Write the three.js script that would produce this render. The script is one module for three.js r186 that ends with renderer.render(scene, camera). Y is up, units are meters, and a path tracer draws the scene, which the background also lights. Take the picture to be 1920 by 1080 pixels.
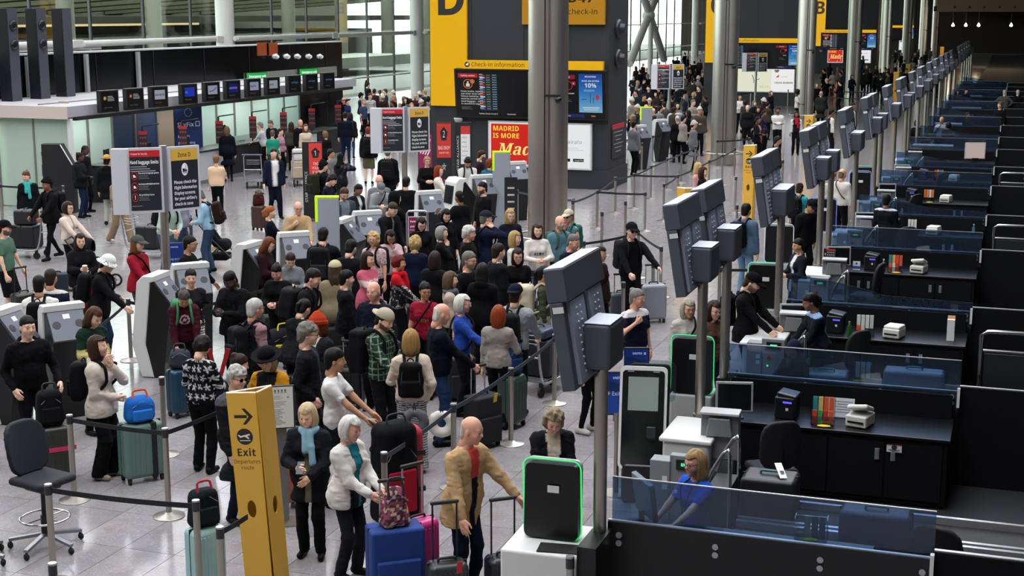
import * as THREE from 'three';
import { RoundedBoxGeometry } from 'three/addons/geometries/RoundedBoxGeometry.js';
import { mergeGeometries } from 'three/addons/utils/BufferGeometryUtils.js';
import { RectAreaLightUniformsLib } from 'three/addons/lights/RectAreaLightUniformsLib.js';

// ---------------------------------------------------------------- camera, sky, light, exposure
const scene = new THREE.Scene();
const R = Math.PI / 180;
const EYE = 5.3, FOC = 2667, PITCH = 10.9293 * R, YAW = 19.277 * R;
const camera = new THREE.PerspectiveCamera(2 * Math.atan(540 / FOC) / R, 1920 / 1080, 0.1, 600);
camera.position.set(0, EYE, 0);
camera.rotation.order = 'YXZ';
camera.rotation.set(-PITCH, YAW, 0);
scene.add(camera);
const renderer = new THREE.WebGLRenderer({ antialias: true });
renderer.toneMapping = THREE.LinearToneMapping;
renderer.toneMappingExposure = 1.0;
renderer.shadowMap.enabled = true;
scene.background = new THREE.Color().setRGB(0.93, 0.95, 1.0);   // flat overcast sky, seen through the roof lights and the glass front
scene.backgroundIntensity = 6.8;
RectAreaLightUniformsLib.init();

// ---------------------------------------------------------------- helpers
const V = (x, y, z) => new THREE.Vector3(x, y, z);
let seed = 7;
const rnd = () => { seed = (seed * 16807) % 2147483647; return (seed & 0xffffff) / 0xffffff; };
const rr = (a, b) => a + (b - a) * rnd();
// a pixel of the photograph gives a direction; the height it touches gives the place
const FW = V(-Math.sin(YAW) * Math.cos(PITCH), -Math.sin(PITCH), -Math.cos(YAW) * Math.cos(PITCH)), RT = V(Math.cos(YAW), 0, -Math.sin(YAW)), UPV = V().crossVectors(RT, FW);
const ray = (x, y) => V().addScaledVector(FW, FOC).addScaledVector(RT, x - 960).addScaledVector(UPV, 540 - y);
const atH = (x, y, h = 0) => { const d = ray(x, y), t = (h - EYE) / d.y; return V(d.x * t, h, d.z * t); };
const atX = (x, y, X) => { const d = ray(x, y), t = X / d.x; return V(X, EYE + d.y * t, d.z * t); };
const atZ = (x, y, Z) => { const d = ray(x, y), t = Z / d.z; return V(d.x * t, EYE + d.y * t, Z); };
const depth = (p) => p.x * FW.x + (p.y - EYE) * FW.y + p.z * FW.z;
const toCam = (x, z) => Math.atan2(-x, -z);

const mats = {};
function mat(color, rough = 0.7, metal = 0, extra) {
  const k = [color, rough, metal, extra ? JSON.stringify(extra) : ''].join('|');
  return mats[k] ??= new THREE.MeshStandardMaterial({ color, roughness: rough, metalness: metal, ...extra });
}
function glassMat(color, rough = 0.03) { return mats['glass' + color + rough] ??= new THREE.MeshPhysicalMaterial({ color, roughness: rough, transmission: 1, thickness: 0, ior: 1.5, side: THREE.DoubleSide }); }
const glow = (color, k, base = 0x050505) => mats['glow' + color + k] ??= new THREE.MeshStandardMaterial({ color: base, emissive: color, emissiveIntensity: k, roughness: 0.4 });
function canvas(w, h, draw) {
  const c = document.createElement('canvas'); c.width = w; c.height = h;
  const g = c.getContext('2d'); draw(g, w, h);
  const t = new THREE.CanvasTexture(c); t.colorSpace = THREE.SRGBColorSpace; t.anisotropy = 4;
  return t;
}
const printed = (tex, rough = 0.5) => new THREE.MeshStandardMaterial({ map: tex, roughness: rough });
const screenMat = (tex, k = 0.8) => new THREE.MeshStandardMaterial({ color: 0x000000, emissive: 0xffffff, emissiveMap: tex, emissiveIntensity: k, roughness: 0.25 });

const flat = (g) => (g.index ? g.toNonIndexed() : g);
const place = (g, x = 0, y = 0, z = 0, rx = 0, ry = 0, rz = 0) => { if (rx || ry || rz) g.applyMatrix4(new THREE.Matrix4().makeRotationFromEuler(new THREE.Euler(rx, ry, rz, 'YXZ'))); g.translate(x, y, z); return flat(g); };
const box = (w, h, d, x, y, z, rx, ry, rz) => place(new THREE.BoxGeometry(w, h, d), x, y, z, rx, ry, rz);
const rbox = (w, h, d, r, x, y, z, rx, ry, rz, seg = 2) => place(new RoundedBoxGeometry(w, h, d, seg, Math.min(r, w / 2.01, h / 2.01, d / 2.01)), x, y, z, rx, ry, rz);
const cyl = (r1, r2, h, x, y, z, rx, ry, rz, seg = 16) => place(new THREE.CylinderGeometry(r1, r2, h, seg), x, y, z, rx, ry, rz);
const ball = (r, x, y, z, sx = 1, sy = 1, sz = 1, seg = 12) => { const g = new THREE.SphereGeometry(r, seg, Math.max(6, seg * 0.7 | 0)); g.scale(sx, sy, sz); return place(g, x, y, z); };
const torus = (r, t, x, y, z, rx, ry, rz, arc = Math.PI * 2, seg = 28) => place(new THREE.TorusGeometry(r, t, 8, seg, arc), x, y, z, rx, ry, rz);
const lathe = (pts, seg = 24, x, y, z) => place(new THREE.LatheGeometry(pts.map(([a, b]) => new THREE.Vector2(a, b)), seg), x, y, z);
const tube = (pts, r, seg = 16, rs = 7, closed = false) => flat(new THREE.TubeGeometry(new THREE.CatmullRomCurve3(pts.map((p) => (p.isVector3 ? p : V(...p))), closed, 'catmullrom', 0.25), seg, r, rs, closed));
const bar = (a, b, r, seg = 10) => { const A = a.isVector3 ? a : V(...a), B = b.isVector3 ? b : V(...b), d = B.clone().sub(A), g = new THREE.CylinderGeometry(r, r, d.length(), seg); g.applyQuaternion(new THREE.Quaternion().setFromUnitVectors(V(0, 1, 0), d.normalize())); const m = A.clone().add(B).multiplyScalar(0.5); g.translate(m.x, m.y, m.z); return flat(g); };
const prism = (pts, d, bevel = 0, x, y, z, rx, ry, rz) => { const s = new THREE.Shape(pts.map(([a, b]) => new THREE.Vector2(a, b))); const g = new THREE.ExtrudeGeometry(s, { depth: d, bevelEnabled: bevel > 0, bevelSize: bevel, bevelThickness: bevel, bevelSegments: 1, curveSegments: 6 }); g.translate(0, 0, -d / 2); return place(g, x, y, z, rx, ry, rz); };
const rrect = (w, h, r) => { const s = new THREE.Shape(), x = w / 2, y = h / 2; s.moveTo(-x + r, -y); s.lineTo(x - r, -y); s.quadraticCurveTo(x, -y, x, -y + r); s.lineTo(x, y - r); s.quadraticCurveTo(x, y, x - r, y); s.lineTo(-x + r, y); s.quadraticCurveTo(-x, y, -x, y - r); s.lineTo(-x, -y + r); s.quadraticCurveTo(-x, -y, -x + r, -y); return s; };
const quad = (w, h, x, y, z, rx, ry, rz) => place(new THREE.PlaneGeometry(w, h), x, y, z, rx, ry, rz);

const used = {};
function numbered(n) { const k = used[n] = (used[n] ?? -1) + 1; return k ? n + '_' + String(k).padStart(3, '0') : n; }
function mesh(name, geos, m, parent) {
  const g = Array.isArray(geos) ? (geos.length > 1 ? mergeGeometries(geos.map(flat)) : geos[0]) : geos;
  const o = new THREE.Mesh(g, m); o.castShadow = o.receiveShadow = true;
  o.name = parent && parent !== scene ? name : numbered(name);
  (parent ?? scene).add(o); return o;
}
function tag(o, label, category, group, kind) { if (label) o.userData.label = label; if (category) o.userData.category = category; if (group) o.userData.group = group; if (kind) o.userData.kind = kind; return o; }
function thing(name, label, category, x = 0, y = 0, z = 0, ry = 0, group) { const o = new THREE.Group(); o.name = numbered(name); o.position.set(x, y, z); o.rotation.y = ry; scene.add(o); return tag(o, label, category, group); }
function struct(name, geos, m, label) { const o = mesh(name, geos, m); o.userData.kind = 'structure'; if (label) o.userData.label = label; return o; }
function structG(name, label) { const o = new THREE.Group(); o.name = numbered(name); o.userData.kind = 'structure'; if (label) o.userData.label = label; scene.add(o); return o; }
function dup(root, x, y, z, ry, label, group) { const r = root.clone(); r.name = numbered(root.name.replace(/_\d+$/, '')); r.position.set(x, y, z); r.rotation.y = ry; r.userData = { ...root.userData }; if (label) r.userData.label = label; if (group) r.userData.group = group; scene.add(r); return r; }

// smooth value noise
const hash = (x, y, z) => { let h = (x * 374761393 + y * 668265263 + z * 2147483647 + 1274126177) | 0; h = Math.imul(h ^ (h >>> 13), 1274126177); return ((h ^ (h >>> 16)) & 0xffff) / 32768 - 1; };
function noise(x, y, z) {
  const i = Math.floor(x), j = Math.floor(y), k = Math.floor(z); let u = x - i, v = y - j, w = z - k;
  u = u * u * (3 - 2 * u); v = v * v * (3 - 2 * v); w = w * w * (3 - 2 * w);
  const L = (a, b, t) => a + (b - a) * t;
  return L(L(L(hash(i, j, k), hash(i + 1, j, k), u), L(hash(i, j + 1, k), hash(i + 1, j + 1, k), u), v), L(L(hash(i, j, k + 1), hash(i + 1, j, k + 1), u), L(hash(i, j + 1, k + 1), hash(i + 1, j + 1, k + 1), u), v), w);
}

// ---- bodies: distance fields joined with a smooth minimum, meshed with surface nets
class Sdf {
  constructor() { this.p = []; this.cuts = []; this.lo = [1e9, 1e9, 1e9]; this.hi = [-1e9, -1e9, -1e9]; }
  prim(lo, hi, fn, k = 0.03, sub = false) { this.p.push({ lo, hi, fn, k, sub }); if (!sub) for (let i = 0; i < 3; i++) { this.lo[i] = Math.min(this.lo[i], lo[i]); this.hi[i] = Math.max(this.hi[i], hi[i]); } return this; }
  cone(a, b, r1, r2 = r1, k = 0.03, sub = false) {
    const dx = b.x - a.x, dy = b.y - a.y, dz = b.z - a.z, L = dx * dx + dy * dy + dz * dz || 1e-9, R2 = r2 - r1, ax = a.x, ay = a.y, az = a.z, r = Math.max(r1, r2);
    return this.prim([Math.min(a.x, b.x) - r, Math.min(a.y, b.y) - r, Math.min(a.z, b.z) - r], [Math.max(a.x, b.x) + r, Math.max(a.y, b.y) + r, Math.max(a.z, b.z) + r],
      (x, y, z) => { const px = x - ax, py = y - ay, pz = z - az; let t = (px * dx + py * dy + pz * dz) / L; t = t < 0 ? 0 : t > 1 ? 1 : t; const qx = px - dx * t, qy = py - dy * t, qz = pz - dz * t; return Math.sqrt(qx * qx + qy * qy + qz * qz) - r1 - R2 * t; }, k, sub);
  }
  // ellipsoid in a frame: M is the inverse (world to frame) Matrix4 elements, R the reach
  ell(c, r, M, k = 0.03, sub = false) {
    const m = Math.max(r[0], r[1], r[2]), e = M ? M.elements : null, [ra, rb, rc] = r;
    return this.prim([c.x - m, c.y - m, c.z - m], [c.x + m, c.y + m, c.z + m], (x, y, z) => {
      let px = x - c.x, py = y - c.y, pz = z - c.z;
      if (e) { const a = e[0] * px + e[4] * py + e[8] * pz, b = e[1] * px + e[5] * py + e[9] * pz; pz = e[2] * px + e[6] * py + e[10] * pz; px = a; py = b; }
      const X = px / ra, Y = py / rb, Z = pz / rc, k0 = Math.sqrt(X * X + Y * Y + Z * Z), k1 = Math.sqrt(X * X / ra / ra + Y * Y / rb / rb + Z * Z / rc / rc);
      return k1 < 1e-6 ? -Math.min(ra, rb, rc) : k0 * (k0 - 1) / k1;
    }, k, sub);
  }
  cut(fn) { this.cuts.push(fn); return this; }
  mesh(cell, opt = {}) {
    const pad = cell * 2.5 + (opt.amp || 0), lo = this.lo.map((v) => v - pad), n = [0, 1, 2].map((i) => Math.ceil((this.hi[i] + pad - lo[i]) / cell) + 2), [nx, ny, nz] = n, S = nx * ny;
    const f = new Float32Array(nx * ny * nz).fill(9);
    for (const { lo: a, hi: b, fn, k, sub } of this.p) {
      const m = k + cell * 2.6, i0 = [0, 1, 2].map((i) => Math.max(0, Math.floor((a[i] - m - lo[i]) / cell))), i1 = [0, 1, 2].map((i) => Math.min(n[i] - 1, Math.ceil((b[i] + m - lo[i]) / cell)));
      for (let z = i0[2]; z <= i1[2]; z++) for (let y = i0[1]; y <= i1[1]; y++) { let q = z * S + y * nx + i0[0]; const Y = lo[1] + y * cell, Z = lo[2] + z * cell; for (let x = i0[0]; x <= i1[0]; x++, q++) { const d = fn(lo[0] + x * cell, Y, Z), c = f[q]; if (sub) { const h = Math.max(k - Math.abs(c + d), 0) / k; f[q] = Math.max(c, -d) + h * h * k / 4; } else { const h = Math.max(k - Math.abs(c - d), 0) / k; f[q] = Math.min(c, d) - h * h * k / 4; } } }
    }
    const amp = opt.amp || 0, fr = opt.freq || [12, 7, 12];
    for (let z = 0, q = 0; z < nz; z++) for (let y = 0; y < ny; y++) for (let x = 0; x < nx; x++, q++) {
      let d = f[q]; if (d > 0.2 || d < -0.2) continue;
      const X = lo[0] + x * cell, Y = lo[1] + y * cell, Z = lo[2] + z * cell;
      if (amp && Math.abs(d) < amp + cell * 2) { d += amp * noise(X * fr[0] + (opt.ph || 0), Y * fr[1], Z * fr[2]); if (opt.amp2) { const w = noise(X * 17 + (opt.ph || 0), Y * 26 + X * 9, Z * 17 + 5); d += opt.amp2 * (1 - 2 * Math.abs(w)); } }
      for (const c of this.cuts) { const e = c(X, Y, Z); if (e > d) d = e; }
      f[q] = d;
    }
    const id = new Int32Array(nx * ny * nz).fill(-1), pos = [], nor = [], idx = [];
    for (let z = 0; z < nz - 1; z++) for (let y = 0; y < ny - 1; y++) for (let x = 0; x < nx - 1; x++) {
      const q = z * S + y * nx + x, v = [f[q], f[q + 1], f[q + nx], f[q + nx + 1], f[q + S], f[q + S + 1], f[q + S + nx], f[q + S + nx + 1]];
      let s = 0; for (let i = 0; i < 8; i++) if (v[i] < 0) s++;
      if (s === 0 || s === 8) continue;
      let cx = 0, cy = 0, cz = 0, c = 0;
      for (const [a, b] of EDGES) { if ((v[a] < 0) === (v[b] < 0)) continue; const t = v[a] / (v[a] - v[b]); cx += (a & 1) + ((b & 1) - (a & 1)) * t; cy += (a >> 1 & 1) + ((b >> 1 & 1) - (a >> 1 & 1)) * t; cz += (a >> 2) + ((b >> 2) - (a >> 2)) * t; c++; }
      cx /= c; cy /= c; cz /= c;
      id[q] = pos.length / 3; pos.push(lo[0] + (x + cx) * cell, lo[1] + (y + cy) * cell, lo[2] + (z + cz) * cell);
      const L = (a, b, t) => a + (b - a) * t;
      let gx = L(L(v[1] - v[0], v[3] - v[2], cy), L(v[5] - v[4], v[7] - v[6], cy), cz), gy = L(L(v[2] - v[0], v[3] - v[1], cx), L(v[6] - v[4], v[7] - v[5], cx), cz), gz = L(L(v[4] - v[0], v[5] - v[1], cx), L(v[6] - v[2], v[7] - v[3], cx), cy);
      const gl = Math.hypot(gx, gy, gz) || 1; nor.push(gx / gl, gy / gl, gz / gl);
    }
    for (let z = 1; z < nz - 1; z++) for (let y = 1; y < ny - 1; y++) for (let x = 1; x < nx - 1; x++) {
      const q = z * S + y * nx + x, a = f[q] < 0;
      const Q = (p0, p1, p2, p3, fl) => { if (p0 < 0 || p1 < 0 || p2 < 0 || p3 < 0) return; fl ? idx.push(p0, p1, p2, p0, p2, p3) : idx.push(p0, p2, p1, p0, p3, p2); };
      if (a !== f[q + 1] < 0) Q(id[q - nx - S], id[q - S], id[q], id[q - nx], a);
      if (a !== f[q + nx] < 0) Q(id[q - 1 - S], id[q - 1], id[q], id[q - S], a);
      if (a !== f[q + S] < 0) Q(id[q - 1 - nx], id[q - nx], id[q], id[q - 1], a);
    }
    const g = new THREE.BufferGeometry();
    g.setAttribute('position', new THREE.Float32BufferAttribute(pos, 3)); g.setAttribute('normal', new THREE.Float32BufferAttribute(nor, 3)); g.setIndex(idx);
    if (opt.color) { const col = [], C = new THREE.Color(); for (let i = 0; i < pos.length; i += 3) { C.set(opt.color(pos[i], pos[i + 1], pos[i + 2])); col.push(C.r, C.g, C.b); } g.setAttribute('color', new THREE.Float32BufferAttribute(col, 3)); }
    TRI += idx.length / 3; return g;
  }
}
let TRI = 0;
const EDGES = [[0, 1], [2, 3], [4, 5], [6, 7], [0, 2], [1, 3], [4, 6], [5, 7], [0, 4], [1, 5], [2, 6], [3, 7]];
// ---------------------------------------------------------------- the setting
const stoneTex = canvas(512, 512, (g, w, h) => {
  g.fillStyle = '#b6b2b3'; g.fillRect(0, 0, w, h); let s = 3; const q = () => ((s = (s * 16807) % 2147483647) & 0xffff) / 65535;
  for (let i = 0; i < 2600; i++) { const a = q(); g.fillStyle = a < 0.45 ? 'rgba(220,216,214,0.35)' : a < 0.8 ? 'rgba(152,146,145,0.3)' : 'rgba(240,236,230,0.5)'; g.beginPath(); g.ellipse(q() * w, q() * h, 1 + q() * 7, 0.6 + q() * 2.4, q() * 3.2, 0, 7); g.fill(); }
  for (let i = 0; i < 40; i++) { g.fillStyle = q() < 0.5 ? 'rgba(170,158,146,0.25)' : 'rgba(205,198,190,0.25)'; g.beginPath(); g.ellipse(q() * w, q() * h, 20 + q() * 60, 14 + q() * 40, q() * 3, 0, 7); g.fill(); }
});
stoneTex.wrapS = stoneTex.wrapT = THREE.RepeatWrapping;
const stone = ['#c3c2c5', '#bebdc0', '#c8c7ca', '#bab9bc'].map((c) => new THREE.MeshStandardMaterial({ map: stoneTex, color: c, roughness: 0.15 }));
{
  const floor = structG('floor', 'pale polished stone tile floor of the departures hall');
  mesh('floor_slab', box(52, 0.3, 224, -16, -0.155, -96), mat('#4d4843', 0.8), floor);
  const TW = 0.6, TD = 0.9, cand = [], rest = [];
  const tile = (w, d, x, z) => { const g = new THREE.BoxGeometry(w - 0.006, 0.012, d - 0.006), u = g.attributes.uv, p = g.attributes.position, ox = hash(x * 7 | 0, z * 5 | 0, 2), oz = hash(z * 3 | 0, x * 9 | 0, 4); for (let i = 0; i < p.count; i++) u.setXY(i, p.getX(i) / 1.1 + ox, p.getZ(i) / 1.1 + oz); g.translate(x, -0.006, z); return flat(g); };
  for (let x = -39.7; x < 3.4; x += TW) for (let z = 6; z > -62; z -= TD) {
    const c = V(x, 0, z), d = depth(c), v = c.clone().sub(V(0, EYE, 0)), sx = d > 1 ? 960 + FOC * v.dot(RT) / d : -1, sy = d > 1 ? 540 - FOC * v.dot(UPV) / d : -1, inF = d > 1 && sx > -40 && sx < 1960 && sy > 0 && sy < 1100;
    (inF ? cand : rest).push([d, x, z]);
  }
  cand.sort((a, b) => a[0] - b[0]);
  cand.slice(0, 300).forEach(([, x, z]) => mesh('tile', tile(TW, TD, x, z), stone[Math.abs(hash(x * 10 | 0, z * 10 | 0, 1) * 4 | 0)], floor));
  const far = []; for (const [, x, z] of [...cand.slice(300), ...rest]) if (z < -8) far.push(tile(TW, TD, x, z));
  for (let x = -38.8; x < 3; x += 2.4) for (let z = -63.2; z > -204; z -= 2.4) far.push(tile(2.4, 2.4, x, z));
  for (let x = -39; x < 3; x += 2) for (let z = 5; z > -8; z -= 2) far.push(tile(2, 2, x, z));
  mesh('tile_field', far, stone[0], floor).userData.kind = 'stuff';
}
struct('floor_desk', box(5.6, 0.008, 186, 0.1, 0.004, -103.6), mat('#191a1d', 0.7), 'dark flooring behind the check-in desks');
// enclosing shell: roof with open roof lights, side walls, far wall
{
  const roof = structG('ceiling', 'pale slatted roof with long daylight openings');
  for (const [a, b] of [[-46, -36.5], [-31, -25], [-18.5, -10.5], [-0.6, 10]]) mesh('roof_slab', box(b - a, 0.6, 224, (a + b) / 2, 17, -96), mat('#c4c2bb', 0.9), roof);
  mesh('roof_slab', box(56, 0.6, 14, -18, 17.02, 9), mat('#c4c2bb', 0.9), roof); mesh('roof_slab', box(56, 0.6, 144, -18, 17.02, -136), mat('#c4c2bb', 0.9), roof);  // unseen end slabs, added over the openings to darken near and far floor
  for (let z = 14; z > -206; z -= 9) mesh('roof_beam', box(56, 0.9, 0.5, -18, 16.4, z), mat('#c4c2bb', 0.9), roof);
  struct('wall_right', box(0.4, 17, 224, 5.2, 8.3, -96), mat('#2b2a2a', 0.9), 'dark wall behind the check-in desks');
  struct('wall_back', box(56, 17, 0.4, -18, 8.3, 14), mat('#8c8780', 0.9), 'wall at the near end of the hall');
  struct('wall_far', box(56, 17, 0.4, -18, 8.3, -206), mat('#2a211b', 0.9), 'brown wall at the far end of the hall');
  const mezz = structG('ceiling', 'low brown soffit over the far desks');
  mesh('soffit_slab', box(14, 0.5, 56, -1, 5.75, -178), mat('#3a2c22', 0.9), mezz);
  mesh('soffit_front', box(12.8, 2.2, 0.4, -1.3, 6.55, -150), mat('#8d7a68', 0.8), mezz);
  for (let i = 0; i < 8; i++) mesh('downlight', cyl(0.12, 0.12, 0.1, -6 + i * 1.4, 5.9, -149.78, Math.PI / 2), mat('#3b332b', 0.6), mezz);
  const W = structG('wall_left', 'tall glass front with slim dark mullions'), gm = glassMat(0xe4ece6);
  const zs = []; for (let z = -30.5; z > -204; z -= 4.25) zs.push(z);
  for (let i = 0; i < zs.length - 1; i++) {
    mesh('mullion', box(0.14, 16.6, 0.09, -40, 8.3, zs[i]), mat('#16181a', 0.5), W);
    for (const [a, b] of [[0.05, 1.15], [1.25, 4.0], [4.1, 9], [9.1, 16.6]]) mesh('pane', box(0.02, b - a, 4.1, -40, (a + b) / 2, zs[i] - 2.125), gm, W);
  }
  for (const y of [1.2, 4.05, 9.05]) mesh('transom', box(0.16, 0.1, 174, -40, y, -117), mat('#c9cac8', 0.5), W);
  struct('wall_left', box(0.4, 17, 44, -40, 8.3, -8), mat('#8f8b84', 0.9), 'plain wall beside the glass front');
  // outside the glass: forecourt, deck and far block
  struct('ground_outside', box(120, 0.3, 300, -100.3, -0.2, -100), mat('#8a8a86', 0.9), 'forecourt paving outside the glass front');
  const B = structG('building_outside', 'olive grey parking deck outside the glass front'), ol = mat('#45442f', 0.85), ol2 = mat('#2c2b20', 0.85);
  mesh('deck_wall', box(1, 16, 78, -82, 8, -128), mat('#4a493b', 0.9), B); mesh('deck_lower', box(14, 3.7, 66, -74, 1.85, -112), mat('#4a493b', 0.9), B);
  mesh('deck_slab', box(18, 0.5, 66, -71, 4.85, -112), ol2, B);
  for (let i = 0; i < 8; i++) mesh('deck_beam', prism([[-11, 5.2], [9, 6.6], [9, 7.6], [-11, 6.6]], 3.2, 0, -71, 0, -78 - i * 8.5, 0, 0.25), ol, B);
  for (let i = 0; i < 7; i++) mesh('deck_column', cyl(0.6, 0.6, 9, -60.5, 4.5, -82 - i * 10.5, 0, 0, 0, 18), mat('#6d6c5e', 0.7), B);
  for (let i = 0; i < 5; i++) mesh('shop_unit', box(2, 0.7, 5.6, -72, 3.95, -88 - i * 7), mat(['#a8672a', '#3d4b5a', '#8a7a5c', '#a85a22', '#6a6c62'][i], 0.8), B);
  mesh('strip_light', box(0.2, 0.16, 26, -64.4, 4.45, -92), glow(0xffdba6, 1.3), B);
  for (let i = 0; i < 9; i++) mesh('railing_post', box(0.12, 1.3, 0.12, -56, 2.2, -92 - i * 2.2), mat('#4c524c', 0.6), B);
  mesh('railing_rail', box(0.1, 0.1, 24, -56, 2.8, -101), mat('#4c524c', 0.6), B);
  mesh('ramp', box(6, 0.9, 40, -57, 1.1, -106), mat('#8f9488', 0.8), B);
}
// white round columns, tie tube and brace by the glass front
const whiteSteel = mat('#bab9b5', 0.45);
for (const [z, r] of [[-64.5, 0.47], [-89.3, 0.45], [-114, 0.45], [-178, 0.45]]) { const g = structG('column', 'white round column by the glass front'); mesh('shaft', cyl(r, r, 16.6, -38, 8.3, z, 0, 0, 0, 28), whiteSteel, g); mesh('bracket', [box(0.6, 0.12, 0.1, -37.5, 4.05, z), cyl(0.12, 0.12, 0.2, -37.4, 4.05, z, Math.PI / 2)], whiteSteel, g); }
{
  const g = structG('tie_beam', 'white tubular tie beam running between the white columns');
  for (const [a, b] of [[-44, -52.3], [-52.6, -64], [-65, -77], [-77.3, -89], [-90, -113]]) { mesh('tube', bar([-38, 4, a], [-38, 4.05, b], 0.13, 14), whiteSteel, g); mesh('fork_joint', rbox(0.1, 0.34, 0.7, 0.04, -37.88, 4.02, b + 0.2), whiteSteel, g); }
  mesh('flat_rail', box(0.3, 0.22, 12, -38.2, 3.86, -48), whiteSteel, g);
  const x = structG('brace', 'white crossed tubular brace beyond the dark tower');
  for (const [a, b] of [[[-22, 2.3, -84.4], [-22, 8, -93.5]], [[-22, 2.3, -93.4], [-22, 8.4, -84.6]]]) mesh('brace_tube', bar(a, b, 0.24, 12), whiteSteel, x);
  mesh('brace_hub', ball(0.42, -22, 5.15, -89), whiteSteel, x); mesh('brace_leg', bar([-22, 0, -89.6], [-22, 5, -89.6], 0.16), whiteSteel, x);
}
// stainless columns down the hall
{
  const steel = new THREE.MeshPhysicalMaterial({ color: 0xbdb8b0, metalness: 1, roughness: 0.4, anisotropy: 0.5 });
  [-30, -50.4, -71, -93, -116, -139, -163, -187].forEach((z, i) => {
    const g = structG('column', 'brushed stainless steel clad column');
    const r = 0.44; mesh('cladding', [cyl(r, r, 4.05, 0, 2.02, 0, 0, 0, 0, 40), cyl(r, r, 12.5, 0, 10.33, 0, 0, 0, 0, 40), cyl(r - 0.012, r - 0.012, 0.08, 0, 4.07, 0, 0, 0, 0, 40)], steel, g);
    mesh('service_panel', [cyl(0.2, 0.2, 16.5, 0.3, 8.3, 0.22, 0, 0, 0, 20), box(0.012, 16.5, 0.05, 0.19, 8.3, 0.42)], steel, g);
    mesh('seam', box(0.02, 16.5, 0.03, 0.115, 8.3, 0.43), mat('#141414', 0.8), g);
    mesh('camera_bracket', [box(0.34, 0.05, 0.07, 0.3, 3.55, 0.44), lathe([[0, -0.11], [0.06, -0.09], [0.085, 0], [0.02, 0.03]], 14, 0.45, 3.5, 0.46)], mat('#16171a', 0.3), g);
    mesh('base_ring', [cyl(r + 0.03, r + 0.03, 0.22, 0, 0.11, 0, 0, 0, 0, 40), torus(r + 0.26, 0.03, 0, 0.42, 0, Math.PI / 2, 0, 0, Math.PI * 2, 36)], steel, g);
    g.position.set(-9.65, 0, z); g.rotation.y = -0.12;
  });
}
// information towers
const F = (px, b = '') => `${b} ${px}px sans-serif`;
function lines(g, x, y, w, n, dy, c, r = 3) { g.fillStyle = c; let s = n * 31 + (x | 0); for (let i = 0; i < n; i++) { s = (s * 16807) % 2147483647; g.fillRect(x, y + i * dy, w * (0.6 + 0.4 * ((s & 255) / 255)), r); } }
const txD = (L) => canvas(256, 1280, (g, w, h) => { g.fillStyle = '#ffc20e'; g.fillRect(0, 0, w, h); g.fillStyle = '#3a3a3c'; g.font = F(330, 'bold'); g.textAlign = 'center'; g.fillText(L, w * 0.56, h * 0.535); });
const txInfo = canvas(1024, 64, (g, w, h) => { g.fillStyle = '#ffc20e'; g.fillRect(0, 0, w, h); g.fillStyle = '#2c2b2a'; g.beginPath(); g.arc(34, 32, 19, 0, 7); g.fill(); g.fillStyle = '#fff'; g.fillRect(24, 26, 20, 13); g.fillRect(36, 19, 9, 8); g.fillStyle = '#3a3226'; g.font = F(42); g.fillText('Check-in information', 64, 46); });
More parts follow.
